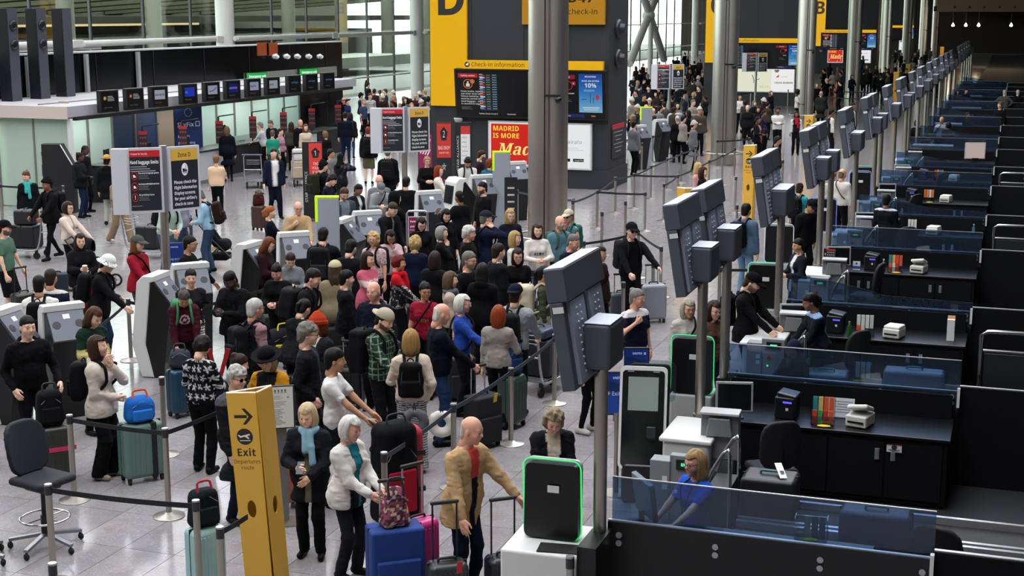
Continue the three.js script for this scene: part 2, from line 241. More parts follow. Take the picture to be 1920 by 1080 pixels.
const txScreens = canvas(1400, 440, (g, w, h) => {
  g.fillStyle = '#06070a'; g.fillRect(0, 0, w, h); g.fillStyle = '#0d0f14'; g.fillRect(405, 20, 170, 360); g.fillRect(590, 20, 170, 360); g.fillRect(770, 20, 170, 360);
  g.fillStyle = '#d5201f'; g.fillRect(18, 30, 190, 40); g.fillStyle = '#fff'; g.font = F(22, 'bold'); g.fillText('Safety notice', 44, 58);
  g.strokeStyle = '#f07a28'; g.lineWidth = 8; g.beginPath(); g.arc(112, 130, 42, 0, 7); g.stroke(); g.fillStyle = '#fff'; g.fillRect(94, 126, 36, 30); g.fillRect(104, 106, 16, 18); g.fillStyle = '#f07a28'; g.beginPath(); g.arc(156, 106, 22, 0, 7); g.fill(); g.fillStyle = '#fff'; g.fillText('!', 152, 114);
  g.font = F(21, 'bold'); g.fillStyle = '#eee'; ['Power banks, vapes', 'and other items with', 'lithium batteries', 'must be carried in', 'hand baggage – not', 'in checked-in bags.'].forEach((t, i) => g.fillText(t, 40, 208 + i * 24)); lines(g, 44, 350, 130, 3, 10, '#999');
  for (let i = 0; i < 15; i++) { const y = 34 + i * 23; g.fillStyle = '#cfd6e0'; g.fillRect(222, y, 34, 8); g.fillStyle = ['#c9302a', '#e8e8f4', '#3b6fd0', '#c97a2a'][i % 4]; g.fillRect(230, y + 6, 46, 12); g.fillStyle = ['#3ba04a', '#d07a28', '#7fa9d8'][i % 3]; g.fillRect(288, y + 6, 40, 8); g.fillStyle = '#9fb4cc'; g.fillRect(345, y + 6, 44, 7); g.fillStyle = '#2f7fb0'; g.fillRect(226, y + 20, 170, 2); }
  g.fillStyle = '#a31c22'; g.fillRect(945, 30, 180, 40); g.fillStyle = '#fff'; g.font = F(20, 'bold'); g.fillText('Security', 1000, 56); g.strokeStyle = '#b3283a'; g.lineWidth = 8; g.beginPath(); g.arc(1060, 130, 40, 0, 7); g.stroke(); g.fillStyle = '#c8324a'; g.fillRect(1094, 92, 34, 34); g.fillStyle = '#fff'; g.fillText('x', 1106, 116); g.fillText('made', 1064, 210); lines(g, 1000, 250, 110, 3, 14, '#888');
  const b = g.createLinearGradient(0, 20, 0, 380); b.addColorStop(0, '#1149b4'); b.addColorStop(0.45, '#2f86d8'); b.addColorStop(1, '#8fd2f2'); g.fillStyle = b; g.fillRect(1160, 20, 214, 360); g.fillStyle = '#fff'; g.textAlign = 'center'; g.font = F(22, 'bold'); g.fillText('REDEFINE', 1267, 52); g.fillText('SAVE AN EXTRA', 1267, 92); g.font = F(56, 'bold'); g.fillText('10%', 1267, 146); lines(g, 1205, 168, 124, 2, 10, '#d7ecff'); g.fillStyle = '#d83a68'; g.beginPath(); g.ellipse(1330, 235, 18, 26, 0, 0, 7); g.fill(); g.fillStyle = '#31506a'; g.fillRect(1262, 200, 6, 90); g.fillRect(1290, 240, 5, 50); g.fillRect(1180, 255, 50, 6); g.fillStyle = '#eef7ff'; g.fillRect(1195, 330, 150, 10); g.fillRect(1205, 350, 130, 7);
  g.textAlign = 'left'; g.fillStyle = '#f2f2f2'; g.font = F(18, 'bold'); g.fillText('Toilets Zones A and C', 210, 420); g.fillText('Customer', 480, 420); g.fillStyle = '#1c2d6b'; g.fillRect(960, 396, 250, 34); g.fillStyle = '#dfe6f2'; g.fillText('Assistance', 990, 420); g.fillStyle = '#ffd21a'; g.fillText('FIDS', 1270, 420);
});
const txMadrid = canvas(512, 400, (g, w, h) => { g.fillStyle = '#e8e8e6'; g.fillRect(0, 0, w, h); g.fillStyle = '#d9251d'; g.fillRect(14, 12, w - 28, h - 24); g.fillStyle = '#ffe14a'; g.font = F(64, 'bold'); g.fillText('MADRID', 30, 78); g.fillText('IS MORE', 30, 146); g.font = 'italic bold 150px serif'; g.fillStyle = '#fff08a'; g.fillText('Madrid', 70, 300); g.fillStyle = '#f4dcd8'; for (const [x, y] of [[410, 80], [330, 360], [440, 340], [60, 330]]) { g.beginPath(); g.arc(x, y, 12, 0, 7); g.fill(); } });
const txAiralo = canvas(400, 512, (g, w, h) => { g.fillStyle = '#f4f5f6'; g.fillRect(0, 0, w, h); g.fillStyle = '#e2344a'; g.fillRect(120, 180, 34, 40); g.fillStyle = '#9a9da2'; g.font = F(58); g.fillText('airalo', 170, 222); lines(g, 130, 270, 220, 2, 24, '#d5d7da', 8); g.fillStyle = '#14161a'; g.fillRect(90, 400, 110, 36); g.fillRect(230, 400, 110, 36); g.fillStyle = '#fff'; g.font = F(18); g.fillText('Google Play', 244, 425); });
const txPrem = canvas(512, 300, (g, w, h) => { g.fillStyle = '#e0a11f'; g.fillRect(0, 0, w, h); g.fillStyle = '#3b2c12'; g.font = F(92, 'bold'); g.fillText('D19  D47', 70, 150); g.font = F(50); g.fillText('Premium check-in', 66, 230); });
const txSerif = canvas(700, 330, (g, w, h) => { g.fillStyle = '#eef0d8'; g.fillRect(0, 0, w, h); g.fillStyle = '#fafaf8'; g.fillRect(430, 0, 270, h); g.strokeStyle = '#2b2f26'; g.lineWidth = 7; g.beginPath(); g.moveTo(200, 100); g.quadraticCurveTo(235, 200, 215, 210); g.moveTo(260, 90); g.quadraticCurveTo(230, 200, 290, 150); g.stroke(); g.fillStyle = '#c9d66a'; g.font = F(46); g.fillText('BOTTL', 290, 280); g.fillStyle = '#e0523a'; g.beginPath(); g.moveTo(480, 130); g.lineTo(520, 90); g.lineTo(520, 130); g.fill(); lines(g, 540, 118, 110, 1, 8, '#d5b7a8', 6); g.fillStyle = '#24262a'; g.font = F(30, 'bold'); g.fillText('CROSS BORDER', 470, 215); });
function tower(z, L, ads) {
  const t = thing('information_tower', { D: 'dark grey check-in tower with yellow D band and screens', C: 'dark check-in tower with pale advert behind second steel column', B: 'dark check-in tower with red advert further down the hall', A: 'furthest dark check-in tower with thin yellow bar' }[L], 'tower', -14.44, 0, z);
  const g0 = mat('#23252a', 0.55);
  mesh('tower_body', [box(5.82, 14, 2.2, 0, 7, -1.1), box(5.9, 0.6, 2.28, 0, 0.3, -1.1)], g0, t);
  for (const x of [-1.5, 0.2, 1.7]) mesh('panel_joint', box(0.012, 14, 0.012, x, 7, 0.002), mat('#17181a', 0.6), t);
  mesh('letter_band', box(1.22, 6, 0.1, -2.24, 5.45, 0.05), [mat('#d79b08', 0.5), mat('#d79b08', 0.5), mat('#d79b08', 0.5), mat('#d79b08', 0.5), screenMat(txD(L), 0.75), mat('#d79b08', 0.5)], t);
  const bar1 = mesh('information_bar', box(4.5, 0.27, 0.16, 0.55, 3.75, 0.2), mat('#d79b08', 0.5), t); mesh('bar_face', quad(4.5, 0.27, 0.55, 3.75, 0.282), screenMat(txInfo, 0.75), bar1);
  const sb = mesh('screen_housing', [box(4.9, 1.5, 0.22, 0.5, 2.88, 0.2, 0.1)], mat('#101114', 0.4), t); mesh('screen_face', quad(4.78, 1.42, 0.5, 2.87, 0.315, 0.1), screenMat(txScreens, 0.6), sb);
  for (const x of [-1.9, 1.4]) mesh('dome_camera', lathe([[0, -0.14], [0.1, -0.11], [0.15, 0], [0.15, 0.03], [0, 0.03]], 18, x, 2.06, 0.16), mat('#b7b8b6', 0.3), t);
  const box2 = (w, h, x, y, tex, name) => { const b = mesh(name, box(w + 0.1, h + 0.1, 0.12, x, y, 0.06), mat('#c9cacb', 0.4), t); mesh('lit_face', quad(w, h, x, y, 0.123), screenMat(tex, 0.85), b); };
  if (ads === 1) { box2(1.75, 1.32, 0.0, 1.32, txMadrid, 'light_box'); box2(1.25, 1.32, 1.75, 1.3, txAiralo, 'light_box'); }
  if (ads === 2) box2(3.4, 1.36, 0.7, 1.5, txSerif, 'light_box');
  if (ads === 3) { box2(1.3, 1.35, -0.65, 1.7, txMadrid, 'light_box'); box2(1.2, 1.35, 1.8, 1.7, txAiralo, 'light_box'); }
  if (ads === 1) { const p = mesh('desk_sign', box(2.6, 1.3, 0.14, 1.5, 5.62, 0.1), mat('#b07d16', 0.5), t); mesh('sign_face', quad(2.6, 1.3, 1.5, 5.62, 0.172), screenMat(txPrem, 0.55), p); for (const y of [3.95, 4.85]) mesh('air_nozzle', [place(new THREE.TorusGeometry(0.2, 0.09, 10, 20), 2.95, y, -0.9, 0, Math.PI / 2), cyl(0.2, 0.13, 0.3, 3.02, y, -0.9, 0, 0, Math.PI / 2)], mat('#26282e', 0.4), t); const w = mesh('notice', box(0.02, 0.9, 1.4, 2.93, 1.35, -1.1), mat('#24262b', 0.6), t); mesh('notice_head', box(0.024, 0.14, 1.4, 2.93, 1.87, -1.1), mat('#b3242c', 0.6), w); mesh('notice_print', [0, 1, 2, 3, 4, 5].map((i) => box(0.024, 0.03, 1.1 - (i % 3) * 0.25, 2.93, 1.7 - i * 0.12, -1.1)), mat('#85888f', 0.7), w); }
  return t;
}
tower(-41.8, 'D', 1); tower(-84, 'C', 2); tower(-130, 'B', 3); tower(-178, 'A', 3);
// ticket desk block at the glass front: pale glass walls under a white canopy
{
  const X = -24.2, Z0 = -32.75, Z1 = -50;
  const can = structG('canopy', 'white canopy roof over the ticket desks');
  mesh('roof_slab', box(4.6, 0.3, 18.2, X - 2.3, 2.66, -41.7), mat('#a4a2a5', 0.6), can); mesh('fascia', box(4.7, 0.34, 0.06, X - 2.3, 2.65, Z0 + 0.2), mat('#c9bdb2', 0.5), can);
  mesh('monitor_rail', box(0.3, 0.1, 17.4, X - 0.05, 2.47, -41.6), mat('#17181b', 0.5), can); mesh('roof_cable', tube([[X - 1.2, 2.83, -33], [X - 1, 2.84, -37], [X - 1.3, 2.83, -42], [X - 1, 2.83, -49]], 0.02, 30, 5), mat('#8d8a84', 0.7), can);
  for (const z of [-34, -36.3, -39]) mesh('cable_clip', box(0.3, 0.05, 0.08, X - 1.1, 2.84, z), mat('#b39a82', 0.6), can);
  const gw = structG('wall_ticket', 'pale green frosted glass wall of the ticket desk block'), fr = new THREE.MeshPhysicalMaterial({ color: 0xcfe0d2, roughness: 0.8, transmission: 0.5, thickness: 0 });
  for (let i = 0; i < 4; i++) { mesh('panel', box(1.16, 2.46, 0.04, X - 0.6 - i * 1.2, 1.25, Z0), fr, gw); mesh('post', box(0.05, 2.46, 0.08, X - 1.2 - i * 1.2, 1.25, Z0 + 0.01), mat('#8e8f8c', 0.4, 0.6), gw); }
  mesh('end_post', box(0.12, 2.46, 0.1, X - 0.02, 1.25, Z0), mat('#dfe3df', 0.4), gw); mesh('door_pull', [bar([X - 0.95, 0.9, Z0 + 0.08], [X - 0.95, 1.2, Z0 + 0.08], 0.015), box(0.05, 0.12, 0.06, X - 0.95, 1.5, Z0 + 0.04)], mat('#8d8d8a', 0.3, 1), gw);
  const fr2 = new THREE.MeshPhysicalMaterial({ color: 0xc8d8d6, roughness: 0.8, transmission: 0.5, thickness: 0 });
  const lampRow = structG('lamp_row', 'ceiling light panels inside the ticket desk block');
  for (const [x, z, w, k] of [[-27.3, -35, 0.9, 26], [-27.3, -39.6, 0.9, 26], [-27.3, -44.2, 0.9, 26], [-27.3, -48.6, 0.9, 26], [-25.3, -36, 0.5, 12], [-25.3, -41, 0.5, 12], [-25.3, -46, 0.5, 12]]) { mesh('light_panel', box(w, 0.04, 3.2, x, 2.49, z), glow(0xf4f6ea, 1.2), lampRow); const l = new THREE.RectAreaLight(0xf4f6ea, k, w, 3.2); l.position.set(x, 2.46, z); l.rotation.x = -Math.PI / 2; scene.add(l); }
  for (let i = 0; i < 14; i++) { const z = Z0 - 0.65 - i * 1.24; mesh('panel', box(0.04, 2.46, 1.16, X - 2.2, 1.25, z), i === 4 || i === 5 ? mat('#20355c', 0.5) : i === 6 ? mat('#8a7a6e', 0.6) : fr2, gw); mesh('post', box(0.07, 2.46, 0.06, X - 2.17, 1.25, z - 0.62), mat('#9c9a94', 0.35, 0.7), gw); }
  mesh('lower_wall', box(0.05, 1.0, 6, X - 1.9, 0.5, -46.8), mat('#9fb0ac', 0.3), gw);
  const bw = structG('wall_service', 'tall glossy black service wall behind the ticket desks');
  mesh('black_panel', box(0.3, 4.06, 27.5, -28.3, 2.03, -43.95), new THREE.MeshPhysicalMaterial({ color: '#060709', roughness: 0.2, specularIntensity: 0.35 }), bw); for (let i = 0; i < 8; i++) mesh('panel_joint', box(0.02, 4, 0.02, -28.14, 2.02, -33 - i * 3.3), mat('#1b1d20', 0.5), bw);
  mesh('end_return', box(3, 4.06, 0.3, -29.8, 2.03, -57.6), mat('#08090b', 0.2), bw); mesh('top_trim', box(0.36, 0.05, 27.5, -28.3, 4.08, -43.95), mat('#a7aaa8', 0.4), bw);
  mesh('service_panel_light', box(0.05, 0.45, 8, -28.1, 2.8, -53), mat('#7d7e78', 0.4), bw);
  for (const px of [55, 165, 262]) { const p = atX(px, 130, -28); mesh('light_post', box(0.1, 4, 0.14, -28.05, 2.02, p.z), mat('#8b8c8a', 0.4), bw); }
  for (const px of [516, 537, 557, 578, 599]) { const p = atX(px, 106, -27.9); mesh('spot_light', [ball(0.09, -27.95, p.y, p.z), cyl(0.06, 0.1, 0.16, -27.85, p.y + 0.02, p.z, 0.9)], mat('#d9dadb', 0.3), bw); }
  for (const px of [494, 511]) { const p = atX(px, 92, -28.1); mesh('orange_tile', box(0.04, 0.5, 0.9, -28.13, p.y, p.z), mat('#8a3c10', 0.5), bw); }
  // air towers
  for (const [px, n] of [[0, 0], [55, 1], [104, 2]]) { const p = atX(px, 13, -27.3), t = thing('air_tower', 'dark upright air supply tower with round nozzles above canopy', 'air tower', -27.3, 0, p.z - 0.25, 0, 'air supply towers over the ticket canopy'); mesh('tower_body', box(0.4, 5.45, 0.42, 0, 2.725, 0), mat('#3a3d47', 0.5), t); mesh('front_panel', box(0.36, 5.4, 0.02, 0, 2.72, 0.215), mat('#15161a', 0.35), t); if (n < 2) for (const y of [4.95, 4.4]) mesh('air_nozzle', [place(new THREE.TorusGeometry(0.11, 0.045, 10, 18), 0.21, y, 0.0, 0, Math.PI / 2), cyl(0.09, 0.09, 0.1, 0.19, y, 0.0, 0, 0, Math.PI / 2)], mat('#15161a', 0.3), t); }
}
// ---------------------------------------------------------------- check-in desks
const steelM = mat('#b3aea6', 0.38, 1), chrome = mat('#c9c9c9', 0.14, 1), blackM = mat('#0c0d10', 0.35), blackMatte = new THREE.MeshPhysicalMaterial({ color: '#0d0e11', roughness: 0.7, specularIntensity: 0.3 }), alu = mat('#b9bac0', 0.35, 0.8), greyP = mat('#484c56', 0.55), greyLit = mat('#b3bac8', 0.5), whiteP = mat('#d9d9d6', 0.4), rubber = mat('#101010', 0.8);  // the paler sign grey has overhead light put into its colour
const ventG = []; for (let c = 0; c < 2; c++) for (let i = 0; i < 10; i++) ventG.push(ball(0.017, 0, -0.27 + i * 0.058, -0.05 + c * 0.1, 0.45, 0.7, 1.25, 6));
const ventGeo = mergeGeometries(ventG);
function deskSign(z, dbl, label) {
  const t = thing('desk_sign', label, 'sign', -3.05, 0, z, 0, label.startsWith('row') ? 'overhead desk signs further down the row' : undefined);
  mesh('pole', cyl(0.056, 0.056, 2.5, 0, 1.25, 0, 0, 0, 0, 20), steelM, t); mesh('pole_collar', cyl(0.075, 0.075, 0.04, 0, 0.94, 0, 0, 0, 0, 20), steelM, t);
  const n = dbl ? 2 : 1, len = dbl ? 0.72 : 1.08;
  for (let i = 0; i < n; i++) {
    const zc = -0.08 + (dbl ? (i ? -0.37 : 0.37) : 0), p = new THREE.Group(); p.name = 'display_panel'; p.position.set(-0.2, 2.84, zc); p.rotation.z = 9.5 * R; t.add(p);
    mesh('housing', [rbox(0.115, 0.72, len, 0.012, -0.02, -0.14, 0), rbox(0.17, 0.27, len, 0.012, 0, 0.355, 0)], greyP, p);
    mesh('screen', box(0.006, 0.86, len - 0.08, -0.082, 0.05, 0), mat('#07080a', 0.15), p);
    for (const k of [-1, 1]) { const q = mesh('vent_plate', rbox(0.05, 0.68, len * 0.36, 0.008, 0.045, -0.13, k * len * 0.24), mat('#8b93a3', 0.5), p); mesh('vent_louvres', ventGeo.clone().translate(0.072, -0.12, k * len * 0.24), greyLit, q); }  // plates and louvres paler than housing: light from above painted on leaning back
    mesh('lit_tone_top', box(0.16, 0.006, len - 0.02, 0, 0.494, 0), greyLit, p);  // thin paler sheet paints the overhead light onto the housing top
    if (!i) mesh('number_plate', box(0.09, 0.05, 0.004, -0.005, 0.16, len / 2 + 0.003), whiteP, p);
  }
  const b = mesh('junction_box', rbox(0.235, 0.38, dbl ? 0.78 : 0.43, 0.035, 0.015, 2.66, 0.0), greyP, t); mesh('lit_tone_box_top', rbox(0.22, 0.008, dbl ? 0.76 : 0.415, 0.003, 0.015, 2.853, 0.0), greyLit, b); mesh('sensor_dome', ball(0.035, 0.0, 2.47, 0.16), blackM, b);  // paler sheet on the box top is overhead light given as colour
  return t;
}
const ordn = ['first', 'second', 'third', 'fourth', 'fifth', 'sixth', 'seventh', 'eighth', 'ninth', 'tenth'];
[[-10.95, 0], [-15.0, 0], [-16.38, 0], [-20.5, 1], [-25.05, 0], [-26.4, 0], [-30.75, 1], [-35.2, 0], [-36.7, 0], [-41, 1]].forEach(([z, d], i) => deskSign(z, d, `grey tilted ${d ? 'double ' : ''}desk sign on steel pole, ${ordn[i]} along the desk row`));
for (let k = 0; k < 4; k++) for (const [o, d] of [[-45.3, 0], [-46.7, 0], [-51.1, 1]]) deskSign(o - k * 10.1, d, 'row of desks continues under this small far grey desk sign');
for (let k = 0; k < 5; k++) deskSign(-92 - k * 4.6, 0, 'row of desks continues under this small far grey desk sign');

const tint = new THREE.MeshPhysicalMaterial({ color: 0xa9c0d8, roughness: 0.04, transmission: 0.965, thickness: 0, ior: 1.5, side: THREE.DoubleSide }), clear = glassMat(0xdfe9ec, 0.03), boltG = cyl(0.026, 0.026, 0.02, 0, 0, 0, Math.PI / 2, 0, 0, 14);
const doorG = box(0.58, 0.62, 0.02, 0, 0, 0), handleG = mergeGeometries([box(0.035, 0.11, 0.02, 0, 0, 0.005), box(0.05, 0.13, 0.008, 0, 0, 0)]);
function divider(z, slope, i) {
  const far = i > 7 ? 'desk divider with blue tinted glass further down the row' : `black desk divider with ${slope ? 'sloping' : 'level'} blue tinted glass, ${ordn[i]} along the desk row`;
  const t = thing('desk_divider', far, 'divider', -1.68, 0, z, 0, i > 7 ? 'far desk dividers' : undefined);
  mesh('divider_panel', [box(2.64, 1.1, 0.06, 0, 0.55, 0), box(0.16, 1.04, 0.5, -1.36, 0.52, i === 0 ? 0.28 : -0.2)], blackM, t);
  mesh('top_edge', box(2.64, 0.012, 0.03, 0, 1.106, 0), alu, t);
  const sh = new THREE.Shape(), gt = slope ? 1.24 : 1.47; sh.moveTo(-1.3, 0.86); sh.lineTo(1.32, 0.86); sh.lineTo(1.32, gt); if (slope) { sh.lineTo(0.1, gt + 0.03); sh.quadraticCurveTo(-0.6, 1.46, -1.3, 1.5); } else sh.lineTo(-1.3, 1.47); sh.closePath();
  const gg = new THREE.ExtrudeGeometry(sh, { depth: 0.012, bevelEnabled: false }); mesh('glass_screen', place(gg, 0, 0, i === 0 ? -0.05 : 0.035), tint, t);
  if (!slope) { mesh('glass_edge', box(2.62, 0.008, 0.014, 0.01, 1.474, i === 0 ? -0.044 : 0.041), alu, t); }
  for (const x of [-1.22, -0.4, 0.45, 1.24]) for (const y of [0.98, 1.05]) { const b = mesh('bolt', boltG.clone().translate(x, y - (i ? 0 : 0.06), i ? 0.055 : 0.035), alu, t); }
  mesh('end_bracket', box(0.03, 0.22, 0.06, 1.31, 1.05, 0.07), whiteP, t);
  const w = mesh('end_panel', box(2.6, 1.16, 0.07, 2.62, 0.58, -0.02), blackMatte, t); mesh('end_panel_edge', box(2.6, 0.012, 0.04, 2.62, 1.166, -0.02), alu, w);
  return t;
}
function counter(z, i) {
  const t = thing('desk_counter', i > 7 ? 'black counter with cabinets further down the desk row' : `black counter with cabinet doors, ${ordn[i]} along the desk row`, 'counter', -1.68, 0, z + 0.52, 0, i > 7 ? 'far desk counters' : undefined);
  mesh('counter_body', box(2.5, 0.72, 0.84, 0, 0.4, 0), blackMatte, t); mesh('plinth', box(2.4, 0.08, 0.78, 0, 0.04, 0), rubber, t); mesh('counter_top', rbox(2.56, 0.035, 0.9, 0.008, 0, 0.785, 0), blackM, t); mesh('back_board', box(2.5, 0.28, 0.03, 0, 0.94, -0.42), blackMatte, t);
  if (i < 6) for (let k = 0; k < 4; k++) { const d = mesh('cabinet_door', doorG.clone().translate(-0.92 + k * 0.61, 0.4, 0.432), blackMatte, t); mesh('handle', handleG.clone().translate(-0.92 + k * 0.61 + (k % 2 ? -0.22 : 0.22), 0.58, 0.45), alu, d); }
  return t;
}
function conveyor(z, i, n) {
  const t = thing('baggage_conveyor', i > 5 ? 'low metal baggage belt further down the desk row' : `low metal baggage belt with bright side rails, ${n} between the desks`, 'conveyor', -0.2, 0, z, 0, i > 5 ? 'far baggage belts' : undefined);
  mesh('frame', box(4.2, 0.34, 0.62, 0, 0.17, 0), mat('#5b5955', 0.4, 0.6), t); mesh('belt', box(4.2, 0.02, 0.56, 0, 0.35, 0), mat('#1a1a1b', 0.7), t); for (const k of [-1, 1]) mesh('side_rail', box(4.2, 0.09, 0.05, 0, 0.39, k * 0.32), mat('#c3c3c6', 0.25, 0.8), t);
  return t;
}
function scaleUnit(x, z, i) {
  const t = thing('weighing_unit', i > 5 ? 'grey bag weighing unit further down the row' : `grey bag weighing unit with lit display and red button, ${ordn[i]} lane`, 'weighing unit', x, 0, z, 0, i > 5 ? 'far weighing units' : undefined);
  mesh('cabinet', [rbox(0.2, 1.06, 0.18, 0.01, -0.1, 0.53, 0), rbox(0.3, 1.12, 0.1, 0.01, 0.14, 0.56, 0.02)], mat('#83878a', 0.5), t); const d = mesh('display', box(0.19, 0.1, 0.012, 0.15, 1.03, 0.075), mat('#141816', 0.3), t); mesh('digits', box(0.09, 0.03, 0.004, 0.15, 1.035, 0.083), glow(0x4fe0a0, 1.2), d);
  mesh('red_button', cyl(0.026, 0.03, 0.03, 0.1, 0.87, 0.085, Math.PI / 2), mat('#c2281e', 0.4), t); mesh('green_lamp', ball(0.013, 0.075, 0.76, 0.075), glow(0x50ff8a, 3), t);
  mesh('label_plate', [box(0.05, 0.055, 0.004, -0.05, 0.88, 0.093), box(0.05, 0.05, 0.004, -0.05, 0.8, 0.093)], whiteP, t);
  return t;
}
function monitor(x, y, z, ry, label, frame = '#9b9c9f', on) { const t = thing('monitor', label, 'monitor', x, y, z, ry); mesh('monitor_case', rbox(0.42, 0.34, 0.05, 0.012, 0, 0.25, 0, -0.15), mat(frame, 0.4), t); mesh('screen', box(0.37, 0.29, 0.004, 0, 0.252, 0.027, -0.15), on ? glow(on, 0.5) : mat('#0b0d10', 0.15), t); mesh('stand', [cyl(0.025, 0.025, 0.14, 0, 0.06, -0.03), rbox(0.22, 0.02, 0.16, 0.008, 0, 0.01, -0.03)], mat('#2a2b2e', 0.5), t); return t; }
function housing(x, y, z, i, label, group) { const t = thing('screen_housing', label, 'screen housing', x, y, z, 0.05, group); mesh('back_case', [rbox(0.4, 0.5, 0.14, 0.015, 0, 0.25, 0), prism([[-0.13, 0], [0.13, 0], [0.1, 0.18], [-0.1, 0.18]], 0.1, 0.01, 0, 0.27, 0.07, Math.PI * 0)], mat('#77777a', 0.45), t); mesh('top_cover', rbox(0.41, 0.03, 0.22, 0.008, 0, 0.51, 0.03), mat('#b3b3b5', 0.4), t); mesh('foot', [box(0.3, 0.78, 0.2, 0, -0.39, 0)], mat('#4c4d50', 0.5), t); return t; }
function deskPrinter(x, y, z, ry, label, open) { const t = thing('document_printer', label, 'printer', x, y, z, ry); mesh('printer_case', [rbox(0.24, 0.13, 0.3, 0.02, 0, 0.075, 0)], mat('#cfccc2', 0.45), t); mesh('printer_lid', rbox(0.23, 0.05, 0.26, 0.02, 0.0, open ? 0.2 : 0.155, 0, open ? -0.35 : 0, 0, open ? 0.15 : 0), mat('#dedbd2', 0.45), t); mesh('paper_slot', box(0.18, 0.02, 0.02, 0, 0.07, 0.15), blackM, t); return t; }
function tagPrinter(x, y, z, ry, label) { const t = thing('tag_printer', label, 'printer', x, y, z, ry); mesh('printer_case', rbox(0.24, 0.26, 0.26, 0.03, 0, 0.13, 0), mat('#121318', 0.35), t); mesh('hood', rbox(0.23, 0.05, 0.25, 0.02, 0.02, 0.27, 0, 0, 0, -0.15), mat('#1c1d22', 0.3), t); mesh('status_bar', box(0.1, 0.02, 0.004, 0.03, 0.2, 0.132), glow(0x5a50ff, 1.6), t); mesh('button', box(0.03, 0.03, 0.006, 0.03, 0.12, 0.132), whiteP, t); return t; }
function leaflets(x, y, z, ry, label, cols) { const t = thing('leaflet_rack', label, 'leaflet rack', x, y, z, ry); mesh('rack', [box(0.26, 0.3, 0.006, 0, 0.15, -0.07), box(0.006, 0.26, 0.14, -0.13, 0.14, 0), box(0.006, 0.26, 0.14, 0.13, 0.14, 0), box(0.26, 0.1, 0.006, 0, 0.05, 0.07), box(0.26, 0.006, 0.14, 0, 0.003, 0)], clear, t); cols.forEach((c, k) => mesh('leaflet', box(0.05, 0.19, 0.01, -0.09 + (k % 4) * 0.06, 0.2 - (k > 3 ? 0.13 : 0), -0.05 + (k > 3 ? 0.1 : 0)), mat(c, 0.7), t)); mesh('yellow_tag', ball(0.06, 0.02, 0.015, 0.14, 1.3, 0.2, 0.6), mat('#d6b91c', 0.7), t); return t; }
function chair(x, z, ry, label) {
  const t = thing('desk_chair', label, 'chair', x, 0, z, ry), m = mat('#14151a', 0.75);
  mesh('seat', rbox(0.46, 0.09, 0.46, 0.04, 0, 0.5, 0, 0, 0, 0, 3), m, t); const s = new Sdf(); s.prim([-0.24, 0.6, -0.3], [0.24, 1.12, -0.15], (X, Y, Z) => { const e = Math.hypot(X / 0.23, (Y - 0.83) / 0.3); return Math.max((Math.pow(Math.pow(Math.abs(X / 0.23), 3) + Math.pow(Math.abs((Y - 0.83) / 0.28), 3), 1 / 3) - 1) * 0.2, Math.abs(Z + 0.25 - X * X * 0.8 + (Y - 0.83) * 0.12) - 0.03); }, 0.01);
  mesh('backrest', s.mesh(0.022), m, t); mesh('back_stem', [bar([0, 0.46, -0.1], [0, 0.5, -0.28], 0.018), bar([0, 0.5, -0.28], [0, 0.8, -0.27], 0.018)], blackM, t); mesh('column', cyl(0.03, 0.035, 0.34, 0, 0.3, 0), blackM, t);
  for (let k = 0; k < 5; k++) { const a = k * 1.2566 + 0.3; const l = mesh('base_arm', bar([0, 0.14, 0], [Math.sin(a) * 0.3, 0.08, Math.cos(a) * 0.3], 0.02), blackM, t); mesh('caster', ball(0.035, Math.sin(a) * 0.3, 0.036, Math.cos(a) * 0.3), rubber, l); }
  return t;
}
function guardRail(x, z, i) { const t = thing('guard_rail', i > 5 ? 'bent steel guard rail further down the row' : `bent steel guard rail by the bag belt, ${ordn[i]} lane`, 'rail', x, 0, z, 0, i > 5 ? 'far guard rails' : undefined); for (const dz of [0, 0.5]) { mesh('rail_tube', tube([[-0.12, 0.72, dz], [-0.08, 0.85, dz], [0.05, 1.08, dz], [0.1, 1.1, dz], [0.11, 0.9, dz], [0.11, 0.02, dz]], 0.02, 24, 8), chrome, t); } mesh('infill', box(0.22, 0.6, 0.5, 0.0, 0.4, 0.25), mat('#5a5c60', 0.35, 0.5), t); return t; }
const DIV = [-11.05, -16.35, -21.0, -26.4, -31.1, -36.5, -41.2, -46.6, -51.3, -56.7, -61.4, -66.8, -71.5, -77, -82, -87, -92];
DIV.forEach((z, i) => { divider(z, i % 2 === 0 && i > 0, i); if (i) counter(z, i); });
